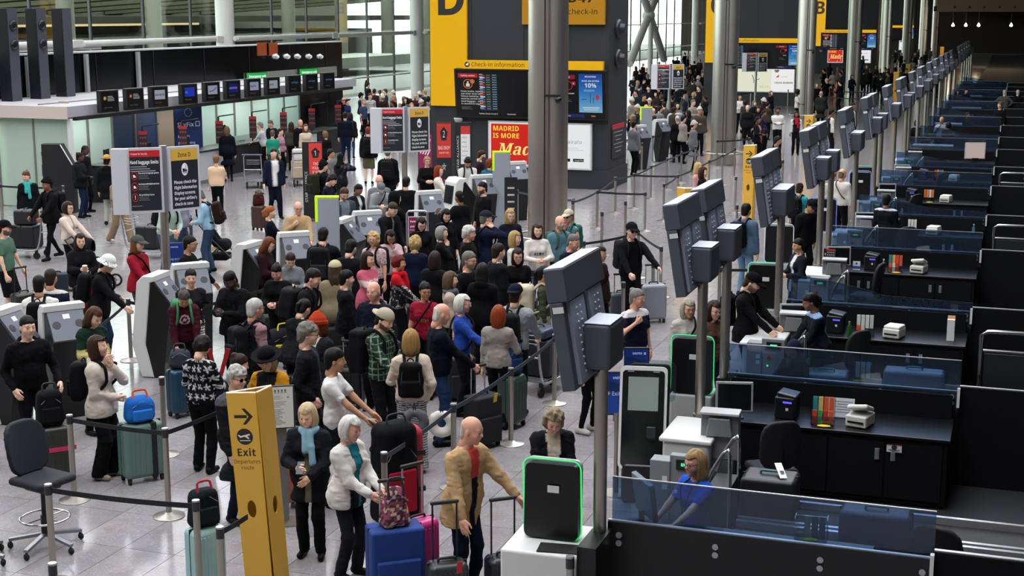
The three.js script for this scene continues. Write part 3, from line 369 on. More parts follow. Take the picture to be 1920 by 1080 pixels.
for (let i = 0; i < 7; i++) {
  const z = DIV[i], n = ordn[i];
  conveyor(z - 1.85, i, n + ' near-side belt'); conveyor(z - 2.6, i, n + ' far-side belt');
  scaleUnit(-2.9, z - 1.95, i); guardRail(-2.5, z - 2.75, i);
  const c = thing('front_counter', i > 3 ? 'white passenger counter further down the desk row' : `white passenger counter by the poles, ${n} lane`, 'counter', -3.0, 0, DIV[i + 1] + 2.45, 0, i > 3 ? 'far passenger counters' : undefined);
  mesh('counter_body', rbox(0.5, 0.9, 0.8, 0.05, 0, 0.45, -0.55), mat('#c5c5c2', 0.45), c); mesh('counter_top', rbox(0.56, 0.05, 0.86, 0.02, 0, 0.925, -0.55), whiteP, c);
  housing(-2.68, 0.7, z - 3.25, i, i > 3 ? 'grey screen housing further down the desk row' : `grey screen housing on white counter, ${n} lane`, i > 3 ? 'far screen housings' : undefined);
  if (i < 6) {
    monitor(-2.76, 0.8, DIV[i + 1] + 0.85, 0.25, `silver framed flat monitor on black counter, ${n} lane`, '#9b9c9f', i === 1 ? undefined : 0);
    tagPrinter(-2.2, 0.8, DIV[i + 1] + 0.6, -0.1, `black tag printer with violet status light, ${n} lane`);
    leaflets(-1.78, 0.8, DIV[i + 1] + 0.75, 0.08, `clear rack of ${['orange and teal', 'white and orange', 'orange and yellow', 'white', 'orange', 'mixed'][i]} leaflets, ${n} lane`, [['#2a8f96', '#d9c27a', '#e0602a', '#e0602a', '#c9442a', '#3f9a58', '#c9302a', '#e05a26'], ['#d9d9d2', '#cfd6d0', '#d9d9d2', '#b9c4c0', '#e0502a', '#c9c9a8'], ['#2f8fa0', '#e6b04a', '#e2542e', '#e2542e', '#e6602a', '#d9d9d9', '#c9302a'], ['#e0ded6', '#e0ded6', '#e0ded6'], ['#e0702a', '#e08a2a', '#d9d9d9', '#e0702a'], ['#c9302a', '#e0a02a', '#3f7f9a', '#888888']][i]);
    deskPrinter(-1.38, 0.8, DIV[i + 1] + 0.68, -0.25, `cream document printer ${i === 0 ? 'with raised lid ' : ''}on black counter, ${n} lane`, i === 0 || i === 2);
    chair(-2.2 + (i % 2) * 0.25, DIV[i + 1] + 1.62, -2.6 + (i % 3) * 0.4, `black desk chair pulled up to black counter, ${n} lane`);
  }
}
chair(-0.32, -12.05, 2.9, 'black desk chair with curved back between the first belt and glass');
leaflets(-1.35, 0.955, -11.35, 3.2, 'empty clear leaflet rack behind the first glass screen', ['#4a6a7a', '#4a6a7a', '#c9c4b0']);
{ const t = thing('folding_shelf', 'black work shelf behind the first glass screen', 'shelf', -1.9, 0, -11.5); mesh('shelf_top', rbox(2.1, 0.03, 0.44, 0.008, 0, 0.94, 0.15), blackM, t); mesh('bracket', [box(0.04, 0.9, 0.4, -0.9, 0.46, 0.15), box(0.04, 0.9, 0.4, 0.9, 0.46, 0.15)], blackM, t); }
monitor(-2.78, 0.96, -11.42, 2.2, 'tilted dark monitor behind the first glass screen', '#5f6a70');
{ const t = thing('keyboard', 'black keyboard on shelf behind the first glass screen', 'keyboard', -2.3, 0.96, -11.35, 0.2); mesh('key_deck', rbox(0.44, 0.025, 0.15, 0.008, 0, 0.012, 0), mat('#18191c', 0.6), t); }
leaflets(-1.5, 0.98, -16.75, 3.2, 'clear leaflet holder behind the second glass screen', ['#d9d6c8', '#d9d6c8', '#d9d6c8']);
// gates and caged trolleys beyond the panels
for (const [z, n] of [[-19.8, 'by the third divider'], [-30.2, 'by the fifth divider'], [-40.4, 'by the seventh divider']]) { const t = thing('steel_gate', `steel tube gate with black mesh ${n}`, 'gate', 0.55, 0, z); mesh('gate_frame', [tube([[-0.75, 0.1, 0], [-0.75, 1.0, 0], [-0.68, 1.08, 0], [0, 1.09, 0], [1.4, 1.09, 0]], 0.028, 30, 8), bar([-0.72, 0.82, 0], [1.4, 0.82, 0], 0.022)], chrome, t); mesh('mesh_panel', box(2.0, 0.72, 0.02, 0.3, 0.42, 0), mat('#191a1c', 0.5), t); for (const x of [-0.1, 0.08]) mesh('gate_post', box(0.06, 1.0, 0.05, x, 0.5, 0.03), mat('#8a8a88', 0.3, 0.8), t); mesh('hinge', [0.3, 0.6, 0.95].map((y) => box(0.3, 0.03, 0.06, 0, y, 0.04)), alu, t); }
{ const t = thing('tall_carton', 'white upright carton on black counter by the third divider', 'box', -0.62, 0.8, -20.4); mesh('carton', box(0.1, 0.3, 0.14, 0, 0.15, 0), whiteP, t); mesh('flap', box(0.1, 0.02, 0.12, 0, 0.3, -0.02, 0.5), mat('#9a6a42', 0.8), t); }
const bottle = (x, y, z, c, label) => { const t = thing('bottle', label, 'bottle', x, y, z); mesh('bottle_body', lathe([[0, 0], [0.033, 0], [0.034, 0.14], [0.013, 0.19], [0.013, 0.21], [0, 0.21]], 14), new THREE.MeshPhysicalMaterial({ color: c, transmission: 0.7, roughness: 0.1, thickness: 0 }), t); mesh('bottle_cap', cyl(0.015, 0.015, 0.02, 0, 0.22, 0), mat(c, 0.5), t); };
bottle(-1.98, 0.8, -20.1, '#3f9a4a', 'green plastic bottle beside the white leaflet rack'); bottle(-1.98, 0.8, -25.6, '#b9c6cc', 'clear spray bottle beside the orange leaflet rack'); bottle(-0.6, 0.8, -30.6, '#6fb4c8', 'pale blue water bottle on the fourth lane counter');
{ const t = thing('notice_card', 'white warning card with red edge on counter front', 'notice', -0.98, 0.66, -15.37); mesh('card', box(0.16, 0.08, 0.006, 0, 0, 0), whiteP, t); mesh('card_edge', box(0.16, 0.008, 0.007, 0, 0.037, 0.0005), mat('#b33028', 0.6), t); mesh('card_print', [place(new THREE.CylinderGeometry(0.03, 0.03, 0.004, 16), 0, 0.014, 0.004, Math.PI / 2), box(0.12, 0.005, 0.002, 0, -0.014, 0.004), box(0.1, 0.005, 0.002, 0, -0.024, 0.004)], mat('#26282a', 0.7), t); }
{ const t = thing('clipboard_sheet', 'white instruction sheet standing behind the cream printer', 'sheet', -1.62, 0.8, -15.9, 0.05); mesh('sheet', box(0.3, 0.22, 0.006, 0, 0.12, 0, -0.15), mat('#c9cbd2', 0.7), t); mesh('print', [0, 1, 2, 3, 4].map((i) => box(0.2 - (i % 2) * 0.05, 0.006, 0.003, 0.03, 0.19 - i * 0.03, -0.007 - 0.0 + i * 0.0045, -0.15)), mat('#5a5c66', 0.8), t); }
{ const t = thing('desk_notice', 'small blue and white notice standing on counter', 'notice', -2.45, 0.8, -25.62); mesh('card', box(0.13, 0.16, 0.01, 0, 0.08, 0), whiteP, t); mesh('card_band', box(0.131, 0.05, 0.012, 0, 0.05, 0), mat('#2a4a9a', 0.6), t); mesh('card_mark', cyl(0.02, 0.02, 0.012, 0, 0.12, 0.001, Math.PI / 2), mat('#2a4a9a', 0.6), t); }
{ const t = thing('wall_calendar', 'red headed black calendar beside the monitor', 'calendar', -2.85, 1.0, -25.1); mesh('sheet', box(0.16, 0.24, 0.01, 0, 0.12, 0), mat('#1d1418', 0.6), t); mesh('head_strip', box(0.162, 0.03, 0.012, 0, 0.225, 0), mat('#b3242c', 0.6), t); mesh('figures', [...Array(12)].map((_, k) => box(0.02, 0.016, 0.012, -0.05 + (k % 4) * 0.034, 0.18 - (k / 4 | 0) * 0.045, 0.001)), mat('#a8a4a4', 0.7), t); }
// ---------------------------------------------------------------- bag drop machines and kiosks
function bagDrop(x, z, ry, led, label, plinth = true) {
  const t = thing('bag_drop_machine', label, 'bag drop', x, 0, z, ry);
  if (plinth) { mesh('plinth', rbox(0.66, 0.95, 0.75, 0.03, -0.02, 0.475, 0.0), whiteP, t); mesh('plinth_mat', box(0.34, 0.008, 0.2, 0.12, 0.956, 0.24, 0, 0.1), mat('#17120f', 0.7), t); } else mesh('plinth', rbox(0.5, 0.95, 0.4, 0.03, 0, 0.475, -0.12), mat('#a9a9a6', 0.5), t);
  const p = prismShape(rrect(0.47, 0.64, 0.06), 0.1); mesh('back_shell', place(p, 0, 1.28, 0.0, -0.06), mat('#0b0c0f', 0.3), t); mesh('front_shell', place(prismShape(rrect(0.49, 0.65, 0.07), 0.05), -0.02, 1.29, -0.09, -0.06), mat('#c9c9c6', 0.35), t); mesh('screen', place(prismShape(rrect(0.34, 0.42, 0.02), 0.01), -0.02, 1.33, -0.125, -0.06), mat('#15181a', 0.15), t);
  const c = rrect(0.5, 0.7, 0.08).getPoints(6).map((q) => V(q.x, q.y + 1.3, 0.02 + (q.y) * 0.06)); const L = mesh('light_strip', tube(c, 0.006, 64, 6, true), glow(led, 1.0), t);
  mesh('acrylic_shield', place(prismShape(rrect(0.5, 0.7, 0.08), 0.006), 0, 1.3, 0.02, -0.06), clear, t); mesh('rating_plate', box(0.1, 0.06, 0.004, 0.02, 1.4, 0.066, -0.06), whiteP, t);
  return t;
}
function prismShape(s, d) { const g = new THREE.ExtrudeGeometry(s, { depth: d, bevelEnabled: false, curveSegments: 8 }); g.translate(0, 0, -d / 2); return g; }
bagDrop(-3.44, -10.88, 0.03, 0x34ff7a, 'black bag drop machine edged in green light on white plinth');
bagDrop(-3.32, -15.85, 0.03, 0x2fe08a, 'black bag drop machine with green light behind blue exit boards', false);
[[1546, 368, 0x8a86ff, 'violet lit bag drop machine beside person in black cap'], [1617, 319, 0x9a9aff, 'violet lit bag drop machine beside person in white shirt'], [1625, 310, 0x34e08a, 'green lit bag drop machine beyond the violet ones'], [1435, 490, 0x4fe0a0, 'black bag drop machine with faint green edge by the third pole'], [1462, 418, 0xd9dde0, 'white edged bag drop machine near the double sign']].forEach(([x, y, c, l]) => { const p = atH(x, y, 1.66); bagDrop(Math.min(p.x, -3.3), p.z, 0.1, c, l, false); });
{ // screen kiosk by the first pole
  const t = thing('bag_drop_kiosk', 'white rimmed bag drop kiosk with tall dark screen panel', 'kiosk', -3.62, 0, -14.7, 0.18); t.scale.y = 0.92;
  const a = -0.2; mesh('rear_shell', place(prismShape(rrect(0.46, 1.4, 0.07), 0.2), 0.05, 0.92, -0.16, a), mat('#0c0d0f', 0.3), t);
  const f = mesh('front_panel', place(prismShape(rrect(0.52, 1.22, 0.07), 0.06), 0, 1.02, 0, a), whiteP, t); mesh('front_glass', place(prismShape(rrect(0.46, 1.14, 0.05), 0.012), 0, 1.02, 0.035, a), mat('#101215', 0.12), f); mesh('screen', place(new THREE.PlaneGeometry(0.33, 0.4), 0, 1.31, 0.043 - 0.02 * 0 - 0.058, a), mat('#8f9a94', 0.25), f); mesh('payment_pad', rbox(0.1, 0.14, 0.05, 0.01, 0.1, 0.87, 0.1, a), mat('#24262a', 0.4), f); for (const k of [-0.14, 0.14]) mesh('lamp_slot', box(0.07, 0.012, 0.01, k, 1.57, -0.06, a), mat('#8d9096', 0.4), f);
  mesh('lower_body', rbox(0.48, 0.5, 0.34, 0.06, 0.02, 0.25, 0.0), mat('#0b0c0e', 0.3), t); mesh('acrylic_shield', place(prismShape(rrect(0.54, 0.5, 0.1), 0.006), 0.08, 1.42, -0.2, a), clear, t);
}
function kiosk(x, z, ry, label, led, grp) {
  const t = thing('check_in_kiosk', label, 'kiosk', x, 0, z, ry, grp);
  // side profile in (depth, height); the passenger side carries the white shell, the dark sloping hood holds the speakers
  const prof = [[-0.12, 0.0], [0.1, 0.0], [0.22, 0.5], [0.12, 1.42], [0.06, 1.47], [-0.01, 1.47], [-0.31, 1.09], [-0.22, 0.7]];
  mesh('core', prism(prof, 0.48, 0.008, 0, 0, 0, 0, -Math.PI / 2), mat('#0c0d10', 0.3), t);
  const sh = [[0.03, 0.02], [0.2, 0.02], [0.33, 0.5], [0.21, 1.43], [0.12, 1.52], [-0.05, 1.52], [-0.05, 1.46], [0.02, 1.44], [0.14, 0.5]];
  mesh('white_shell', prism(sh, 0.53, 0.01, 0, 0, 0, 0, -Math.PI / 2), mat('#d6d6d3', 0.4), t);
  const h = mesh('speaker_hood', box(0.47, 0.47, 0.012, 0, 1.287, -0.172, 0.668), mat('#565b68', 0.45), t);
  for (const k of [-1, 1]) mesh('speaker', cyl(0.055, 0.055, 0.006, k * 0.15, 1.29, -0.18, 0.668 + Math.PI / 2), mat('#23252c', 0.6), h); mesh('label_plate', box(0.09, 0.07, 0.006, 0, 1.38, -0.107, 0.668), whiteP, h);
  mesh('screen', box(0.4, 0.42, 0.01, 0, 1.15, 0.272, -0.14), mat('#1a2024', 0.15), t);
  if (led) mesh('light_strip', [1, -1].map((k) => tube([[k * 0.265, 1.5, 0.06], [k * 0.265, 1.42, 0.165], [k * 0.265, 1.0, 0.23], [k * 0.265, 0.72, 0.265]], 0.008, 20, 5)), glow(0x34ff8a, 1.5), t);
  return t;
}
// z rows at X about -11.9; turn = direction of the screen side
[[297, 516, -1.45, 'black check-in kiosk with white shell beside the barrier post', 0], [358, 497, -2.35, 'check-in kiosk behind person in black printed t-shirt', 0], [118, 574, -2.2, 'green lit check-in kiosk behind person in black hoodie', 1], [12, 580, -1.5, 'white shelled check-in kiosk at the edge of the queue', 0], [472, 457, -1.6, 'green lit check-in kiosk beside person in maroon', 1], [552, 438, -2.4, 'check-in kiosk in front of person in beige jacket', 0], [648, 411, -1.5, 'green lit check-in kiosk under the lime topped pillar', 1], [690, 398, -2.4, 'check-in kiosk behind person in quarter zip top', 0], [806, 360, -2.4, 'check-in kiosk before the redheaded person in white', 0], [860, 335, -0.7, 'check-in kiosk with lit blue screen side', 1], [905, 330, -2.4, 'check-in kiosk under tall grey pillar by the tower', 0], [968, 305, -2.4, 'green lit check-in kiosk beside the first steel column', 1], [1240, 225, -2.1, 'green lit check-in kiosk beyond the dark tower', 1], [1200, 236, -2.1, 'white topped check-in kiosk at the edge of the dark tower', 0], [1268, 214, -2.1, 'far check-in kiosk beside the hooded crowd', 0]].forEach(([x, y, ry, l, led]) => { const p = atH(x, y, 1.5); kiosk(p.x, p.z, ry, l, led); });
// lime topped pillars
const kp = [];
[[613, 367, 'tall grey pillar with lime green top beside kiosks'], [940, 283, 'slim grey pillar with lime corner before the red advert'], [1212, 200, 'far slim grey pillar with lime corner']].forEach(([x, y, l]) => { const p = atH(x, y, 2.1); kp.push(p); const t = thing('kiosk_pillar', l, 'pillar', p.x, 0, p.z, 0.35); mesh('pillar_body', rbox(0.42, 2.06, 0.1, 0.02, 0, 1.03, 0), mat('#9aa0aa', 0.4), t); mesh('lime_cap', [rbox(0.43, 0.04, 0.11, 0.01, 0, 2.08, 0), box(0.05, 0.45, 0.108, -0.19, 1.86, 0)], glow(0xc8f020, 0.35, 0xb8e010), t); mesh('pillar_foot', box(0.5, 0.03, 0.3, 0, 0.015, 0), steelM, t); });
// ---------------------------------------------------------------- zone signs
const txBag = canvas(512, 720, (g, w, h) => { g.fillStyle = '#23262c'; g.fillRect(0, 0, w, h); g.fillStyle = '#c5222a'; g.fillRect(0, 0, w, 78); g.fillStyle = '#fff'; g.font = F(30); g.fillText('• Prepare for Security', 20, 52); g.font = F(58, 'bold'); g.fillText('Hand baggage limits', 18, 160, 470); lines(g, 22, 190, 440, 3, 26, '#b9bcc2', 8); [300, 430, 560].forEach((y, i) => { g.strokeStyle = '#d8262e'; g.lineWidth = 9; g.fillStyle = '#101216'; g.beginPath(); g.arc(80, y, 46, 0, 7); g.fill(); g.stroke(); g.fillStyle = '#fff'; if (i < 2) { g.fillRect(60, y - 12, 28, 34); g.fillRect(86, y, 16, 22); } else { g.fillRect(74, y - 26, 12, 32); g.fillRect(74, y + 12, 12, 12); } g.font = F(26, 'bold'); g.fillText(['Two carry-on bags per person', 'No sharps with blade over 6cm', 'No prohibited items'][i], 145, y - 20, 340); lines(g, 145, y - 4, 230, 3, 18, '#8d9096', 5); }); g.fillStyle = '#8d9096'; g.fillRect(24, 660, 170, 8); });
const txZone = canvas(512, 720, (g, w, h) => { g.fillStyle = '#23262c'; g.fillRect(0, 0, w, h); g.fillStyle = '#d7ab45'; g.fillRect(0, 0, w, 140); g.fillStyle = '#3a2c12'; g.font = F(74, 'bold'); g.textAlign = 'center'; g.fillText('Zone D', 256, 100); g.fillStyle = '#f0f0f0'; g.beginPath(); g.ellipse(256, 250, 62, 76, 0, 0, 7); g.fill(); g.fillStyle = '#16181c'; g.fillRect(216, 240, 44, 40); g.fillRect(264, 252, 32, 28); g.fillRect(224, 288, 70, 8); g.fillRect(276, 200, 8, 50); g.textAlign = 'left'; g.fillStyle = '#f0f0f0'; g.font = F(54, 'bold'); ['Please check the', 'Flight Information', 'Display screens', 'for your airline’s', 'check-in zone'].forEach((s, i) => g.fillText(s, 40, 420 + i * 66, 440)); });
const mBag = printed(txBag, 0.4), mZone = printed(txZone, 0.4);
[[306, 272, 3.15, 'two sided zone board on pole beside person in light blue'], [760, 199, 3.1, 'two sided zone board on pole before the yellow tower'], [1258, 119, 3.15, 'two sided zone board on pole in the far crowd'], [1420, 98, 3.1, 'distant zone board beside the second steel column']].forEach(([x, y, h, l]) => {
  const p = atH(x, y, h), t = thing('zone_sign', l, 'sign', p.x, 0, p.z, toCam(p.x, p.z) + 0.28), d = depth(p);
  mesh('pole', [cyl(0.07, 0.07, 3.0, -0.02, 1.5, -0.07, 0, 0, 0, 16), cyl(0.2, 0.22, 0.03, -0.02, 0.015, -0.07, 0, 0, 0, 20)], steelM, t); mesh('mount', box(0.1, 1.1, 0.1, 0, h - 0.56, -0.03), alu, t);
  for (const [k, m] of [[-1, mBag], [1, mZone]]) { const q = mesh('board', box(0.58, 1.08, 0.06, k * 0.33, h - 0.57, 0, 0, k * 0.22), mat('#c2c3c8', 0.35), t); mesh('board_face', place(new THREE.PlaneGeometry(0.5, 1.0), k * 0.33 + Math.sin(k * 0.22) * 0.032, h - 0.57, Math.cos(0.22) * 0.032, 0, k * 0.22), m, q); }
  mesh('side_case', box(0.26, 1.08, 0.2, -0.72, h - 0.57, -0.02, 0, -0.5), mat('#c9cacf', 0.4), t);
});
// ---------------------------------------------------------------- yellow exit totems
const txExit = canvas(256, 1792, (g, w, h) => { g.fillStyle = '#e6b240'; g.fillRect(0, 0, w, h); g.fillStyle = '#241f16'; g.fillRect(52, 186, 110, 26); g.beginPath(); g.moveTo(120, 130); g.lineTo(150, 130); g.lineTo(214, 199); g.lineTo(150, 268); g.lineTo(120, 268); g.lineTo(176, 199); g.fill(); g.beginPath(); g.arc(128, 372, 70, 0, 7); g.fill(); g.fillStyle = '#f4f0e4'; g.save(); g.translate(128, 365); g.rotate(-0.25); g.fillRect(-46, -7, 92, 13); g.beginPath(); g.moveTo(-8, 0); g.lineTo(20, 34); g.lineTo(32, 34); g.lineTo(20, 0); g.fill(); g.beginPath(); g.moveTo(-46, 0); g.lineTo(-58, -22); g.lineTo(-46, -22); g.lineTo(-30, 0); g.fill(); g.restore(); g.fillRect(82, 402, 92, 7); g.fillStyle = '#241f16'; g.textAlign = 'center'; g.font = F(92, 'bold'); g.fillText('Exit', 128, 540); g.font = F(46); g.fillText('Departures', 128, 604); g.fillText('route', 128, 656); });
const yel = mat('#d9a636', 0.45);
function totem(x, z, ry, h, label, lean = 0, arrow = true) {
  const t = thing('exit_totem', label, 'totem', x, 0, z, ry), w = 0.3, b = 0.26, th = 0.014;
  // open three sided tube: front with print, side, back; oval slots near the belt height
  const side = (name, m, x0, z0, x1, z1, slot) => { const L = Math.hypot(x1 - x0, z1 - z0), s = new THREE.Shape([[-L / 2 * 0.92, 0], [L / 2 * 0.92, 0], [L / 2, h], [-L / 2, h]].map(([a, c]) => new THREE.Vector2(a, c))); if (slot) { const ho = new THREE.Path(); ho.absellipse(0, h * 0.44, 0.042, 0.085, 0, Math.PI * 2); s.holes.push(ho); } const g = new THREE.ExtrudeGeometry(s, { depth: th, bevelEnabled: false, curveSegments: 16 }), u = g.attributes.uv, p = g.attributes.position; for (let i = 0; i < p.count; i++) u.setXY(i, p.getX(i) / L + 0.5, p.getY(i) / h * 1.0); return mesh(name, place(g, (x0 + x1) / 2, 0, (z0 + z1) / 2, 0, Math.atan2(-(z1 - z0), x1 - x0)), m, t); };
  const tex = printed(txExit, 0.45); tex.map.wrapT = THREE.ClampToEdgeWrapping;
  side('front_face', arrow ? tex : yel, -0.15, 0.1, 0.13, 0.12, true); side('side_face', yel, 0.13, 0.12, 0.2, -0.12, true); side('back_face', yel, 0.2, -0.12, -0.15, 0.1, false);
  mesh('top_rim', [bar([-0.15, h, 0.1], [0.13, h, 0.12], 0.01), bar([0.13, h, 0.12], [0.2, h, -0.12], 0.01), bar([0.2, h, -0.12], [-0.15, h, 0.1], 0.01)], mat('#e9e4d4', 0.5), t);
  t.rotation.order = 'YXZ'; t.rotation.z = lean; return t;
}
{ const p = atH(455, 728, 1.95); totem(p.x + 0.16, p.z, toCam(p.x, p.z) - 0.3, 1.95, 'yellow exit totem beside grey haired person in sunglasses', 3.4 * R); }
{ const p = atH(1405, 272, 1.95); totem(p.x, p.z, toCam(p.x, p.z) + 0.1, 1.95, 'yellow exit totem behind the double desk sign'); }
{ const p = atH(1285, 352, 1.5); totem(p.x, p.z, toCam(p.x, p.z) - 0.8, 1.5, 'short yellow totem side beside two walking people', 0, false); }
{ const p = atH(1517, 216, 1.8); totem(p.x, p.z, toCam(p.x, p.z), 1.8, 'yellow exit totem beside staff in waistcoat'); }
{ const p = atH(1681, 135, 1.95); totem(p.x, p.z, toCam(p.x, p.z), 1.95, 'far yellow totem among the grey desk signs', 0, false); }
{ const p = atH(1703, 120, 1.95); totem(p.x, p.z, toCam(p.x, p.z), 1.95, 'furthest yellow totem near the brown soffit', 0, false); }
{ const p = atH(1766, 88, 1.95); totem(p.x, p.z, toCam(p.x, p.z), 1.95, 'tiny yellow totem above the far desks', 0, false); }
// ---------------------------------------------------------------- belt barriers
const postProto = (() => { const t = thing('barrier_post', 'brushed steel barrier post with black belt head', 'barrier post', 0, -50, 0, 0, 'steel barrier posts'); mesh('tube', cyl(0.032, 0.032, 0.9, 0, 0.46, 0, 0, 0, 0, 16), steelM, t); mesh('belt_head', [cyl(0.036, 0.036, 0.09, 0, 0.925, 0, 0, 0, 0, 16)], mat('#2c2d30', 0.4), t); mesh('cap', cyl(0.035, 0.037, 0.015, 0, 0.976, 0, 0, 0, 0, 16), alu, t); mesh('base_plate', lathe([[0, 0], [0.17, 0], [0.17, 0.012], [0.06, 0.03], [0.036, 0.05], [0, 0.05]], 24), steelM, t); return t; })();
let posts = 0;
const postNames = { '90,908': 'steel barrier post before the black draughtsman stool', '367,938': 'steel barrier post in front of the mint suitcase', '98,1056': 'steel barrier post standing by the stool casters', '412,988': 'steel barrier post belted to the yellow exit totem', '130,778': 'steel barrier post beside the olive ribbed suitcase', '309,803': 'steel barrier post before the sage green suitcase', '303,707': 'steel barrier post behind the blue holdall', '720,848': 'steel barrier post behind the floral bag', '850,757': 'steel barrier post beside the white neck pillow', '958,690': 'steel barrier post beside the dark green suitcase', '1040,627': 'steel barrier post beside the loaded luggage trolley', '1069,1043': 'steel barrier post before the white bag drop plinth', '240,560': 'steel barrier post beside the white shelled kiosk', '1225,492': 'steel barrier post by the silver suitcase' };
const postAt = {};
function post(x, y) { const p = atH(x, y, 0.98); postAt[x + ',' + y] = p; const n = postNames[x + ',' + y]; let o; if (!posts++) { o = postProto; o.position.set(p.x, 0, p.z); } else o = dup(postProto, p.x, 0, p.z, 0, 'brushed steel barrier post with black belt head'); if (n) o.userData.label = n; return p; }
const beltM = mat('#17181b', 0.75), beltG = mat('#3d4250', 0.75);
function belt(a, b, m = beltM, y = 0.925) {
  const A = V(a.x, y, a.z), B = V(b.x, y, b.z), d = B.clone().sub(A), L = d.length(), t = thing('barrier_belt', m === beltM ? 'black barrier belt stretched between two steel posts' : 'grey barrier belt stretched between two steel posts', 'barrier belt', A.x, 0, A.z, Math.atan2(d.x, d.z), m === beltM ? 'black barrier belts' : 'grey barrier belts');
  const n = 8, pos = []; const g = new THREE.BoxGeometry(0.006, 0.05, L - 0.07, 1, 1, n), p = g.attributes.position; for (let i = 0; i < p.count; i++) { const q = p.getZ(i) / L; p.setY(i, p.getY(i) - (0.25 - q * q) * 0.05 * Math.min(2, L)); } g.computeVertexNormals();
  mesh('webbing', g.translate(0, y, L / 2), m, t);
}
const chain = (list, m, y) => { for (let i = 0; i < list.length - 1; i++) { const [a, b] = [list[i], list[i + 1]].map(([x, yy]) => postAt[x + ',' + yy] ?? post(x, yy)); belt(a, b, m, y); } };
chain([[90, 908], [367, 938]]); post(98, 1056); belt(post(412, 988), atH(468, 955, 0.98));
chain([[130, 778], [309, 803], [452, 745]]); post(303, 707); chain([[720, 848], [850, 757], [958, 690], [1040, 627]], beltG); post(1069, 1043);
chain([[240, 560], [352, 575], [600, 505]]); chain([[240, 560], [165, 620]]);
chain([[1074, 375], [1120, 356], [1154, 332], [1189, 325], [1221, 310], [1251, 296], [1278, 285], [1304, 274]], beltG); chain([[1120, 356], [1210, 360]]); chain([[1189, 325], [1271, 327]]); chain([[1245, 344], [1271, 327], [1330, 300], [1355, 289], [1378, 277]], beltG);
for (const [x, y] of [[1173, 377], [1129, 397], [1380, 331], [1382, 384], [1310, 432], [1169, 529], [1204, 268], [970, 356]]) post(x, y);
chain([[1095, 452], [1197, 432]].map(([x, y]) => [x, y])); chain([[1197, 432], [1240, 462]]); chain([[1350, 500], [1425, 500]]); post(1225, 492);
chain([[1075, 372], [970, 356]], beltG); chain([[1206, 232], [1224, 226], [1258, 218], [1282, 210]], beltG); chain([[1182, 262], [1224, 254], [1278, 240], [1302, 232]], beltG);
chain([[1345, 262], [1405, 258]]); chain([[1540, 180], [1640, 184]]); chain([[1530, 168], [1650, 172]]); chain([[1370, 176], [1408, 172]]); chain([[0, 345], [118, 348]]); chain([[1468, 300], [1478, 168]]);
// ---------------------------------------------------------------- stools, notice board, blue boards, banners
function stool(x, z, ry, label) {
  const t = thing('draughtsman_stool', label, 'stool', x, 0, z, ry), m = mat('#1a1d26', 0.8);
  mesh('seat', rbox(0.48, 0.08, 0.48, 0.04, 0, 0.72, 0, 0, 0, 0, 3), m, t); const s = new Sdf(); s.prim([-0.26, 0.78, -0.35], [0.26, 1.32, -0.1], (X, Y, Z) => Math.max((Math.pow(Math.pow(Math.abs(X / 0.24), 3.2) + Math.pow(Math.abs((Y - 1.02) / 0.27), 3.2), 1 / 3.2) - 1) * 0.2, Math.abs(Z + 0.25 - X * X * 0.9 + (Y - 1.02) * 0.2) - 0.032), 0.01); mesh('backrest', s.mesh(0.02), m, t); mesh('back_stem', [tube([[0, 0.66, -0.05], [0, 0.64, -0.24], [0, 0.8, -0.27], [0, 1.0, -0.29]], 0.02, 16, 8)], blackM, t);
  mesh('under_pan', rbox(0.26, 0.06, 0.26, 0.02, 0, 0.65, 0), blackM, t); mesh('gas_column', [cyl(0.03, 0.03, 0.34, 0, 0.5, 0), cyl(0.045, 0.045, 0.2, 0, 0.25, 0)], blackM, t); mesh('foot_ring', [torus(0.24, 0.013, 0, 0.32, 0, Math.PI / 2), bar([-0.23, 0.32, 0], [0.23, 0.32, 0], 0.01), bar([0, 0.32, 0.04], [0, 0.32, 0.23], 0.01)], chrome, t);
  for (let k = 0; k < 5; k++) { const a = k * 1.2566; const l = mesh('base_arm', place(new THREE.BoxGeometry(0.045, 0.03, 0.36), Math.sin(a) * 0.19, 0.125, Math.cos(a) * 0.19, 0.16, a), mat('#8e9096', 0.35, 0.8), t); mesh('caster', [ball(0.036, Math.sin(a) * 0.36, 0.037, Math.cos(a) * 0.36, 0.7), bar([Math.sin(a) * 0.36, 0.04, Math.cos(a) * 0.36], [Math.sin(a) * 0.35, 0.1, Math.cos(a) * 0.35], 0.012)], rubber, l); }
}
stool(-8.93, -11.3, 1.35, 'black draughtsman stool with chrome foot ring beside barrier post'); stool(-9.38, -10.72, 0.4, 'second draughtsman stool showing only its foot ring');
const txNotice = canvas(300, 420, (g, w, h) => { g.fillStyle = '#d4d3cb'; g.fillRect(0, 0, w, h); g.fillStyle = '#5c5c5c'; for (let i = 0; i < 6; i++) { g.fillRect(30 + i * 36, 26, 18, 26); g.fillRect(26 + i * 36, 58, 26, 6); } lines(g, 24, 90, 180, 4, 11, '#8c8c8c', 4); lines(g, 24, 150, 210, 6, 11, '#777', 4); lines(g, 24, 230, 190, 14, 12, '#6a6a6a', 5); g.fillStyle = '#8a8a8a'; g.fillRect(235, 100, 22, 18); });
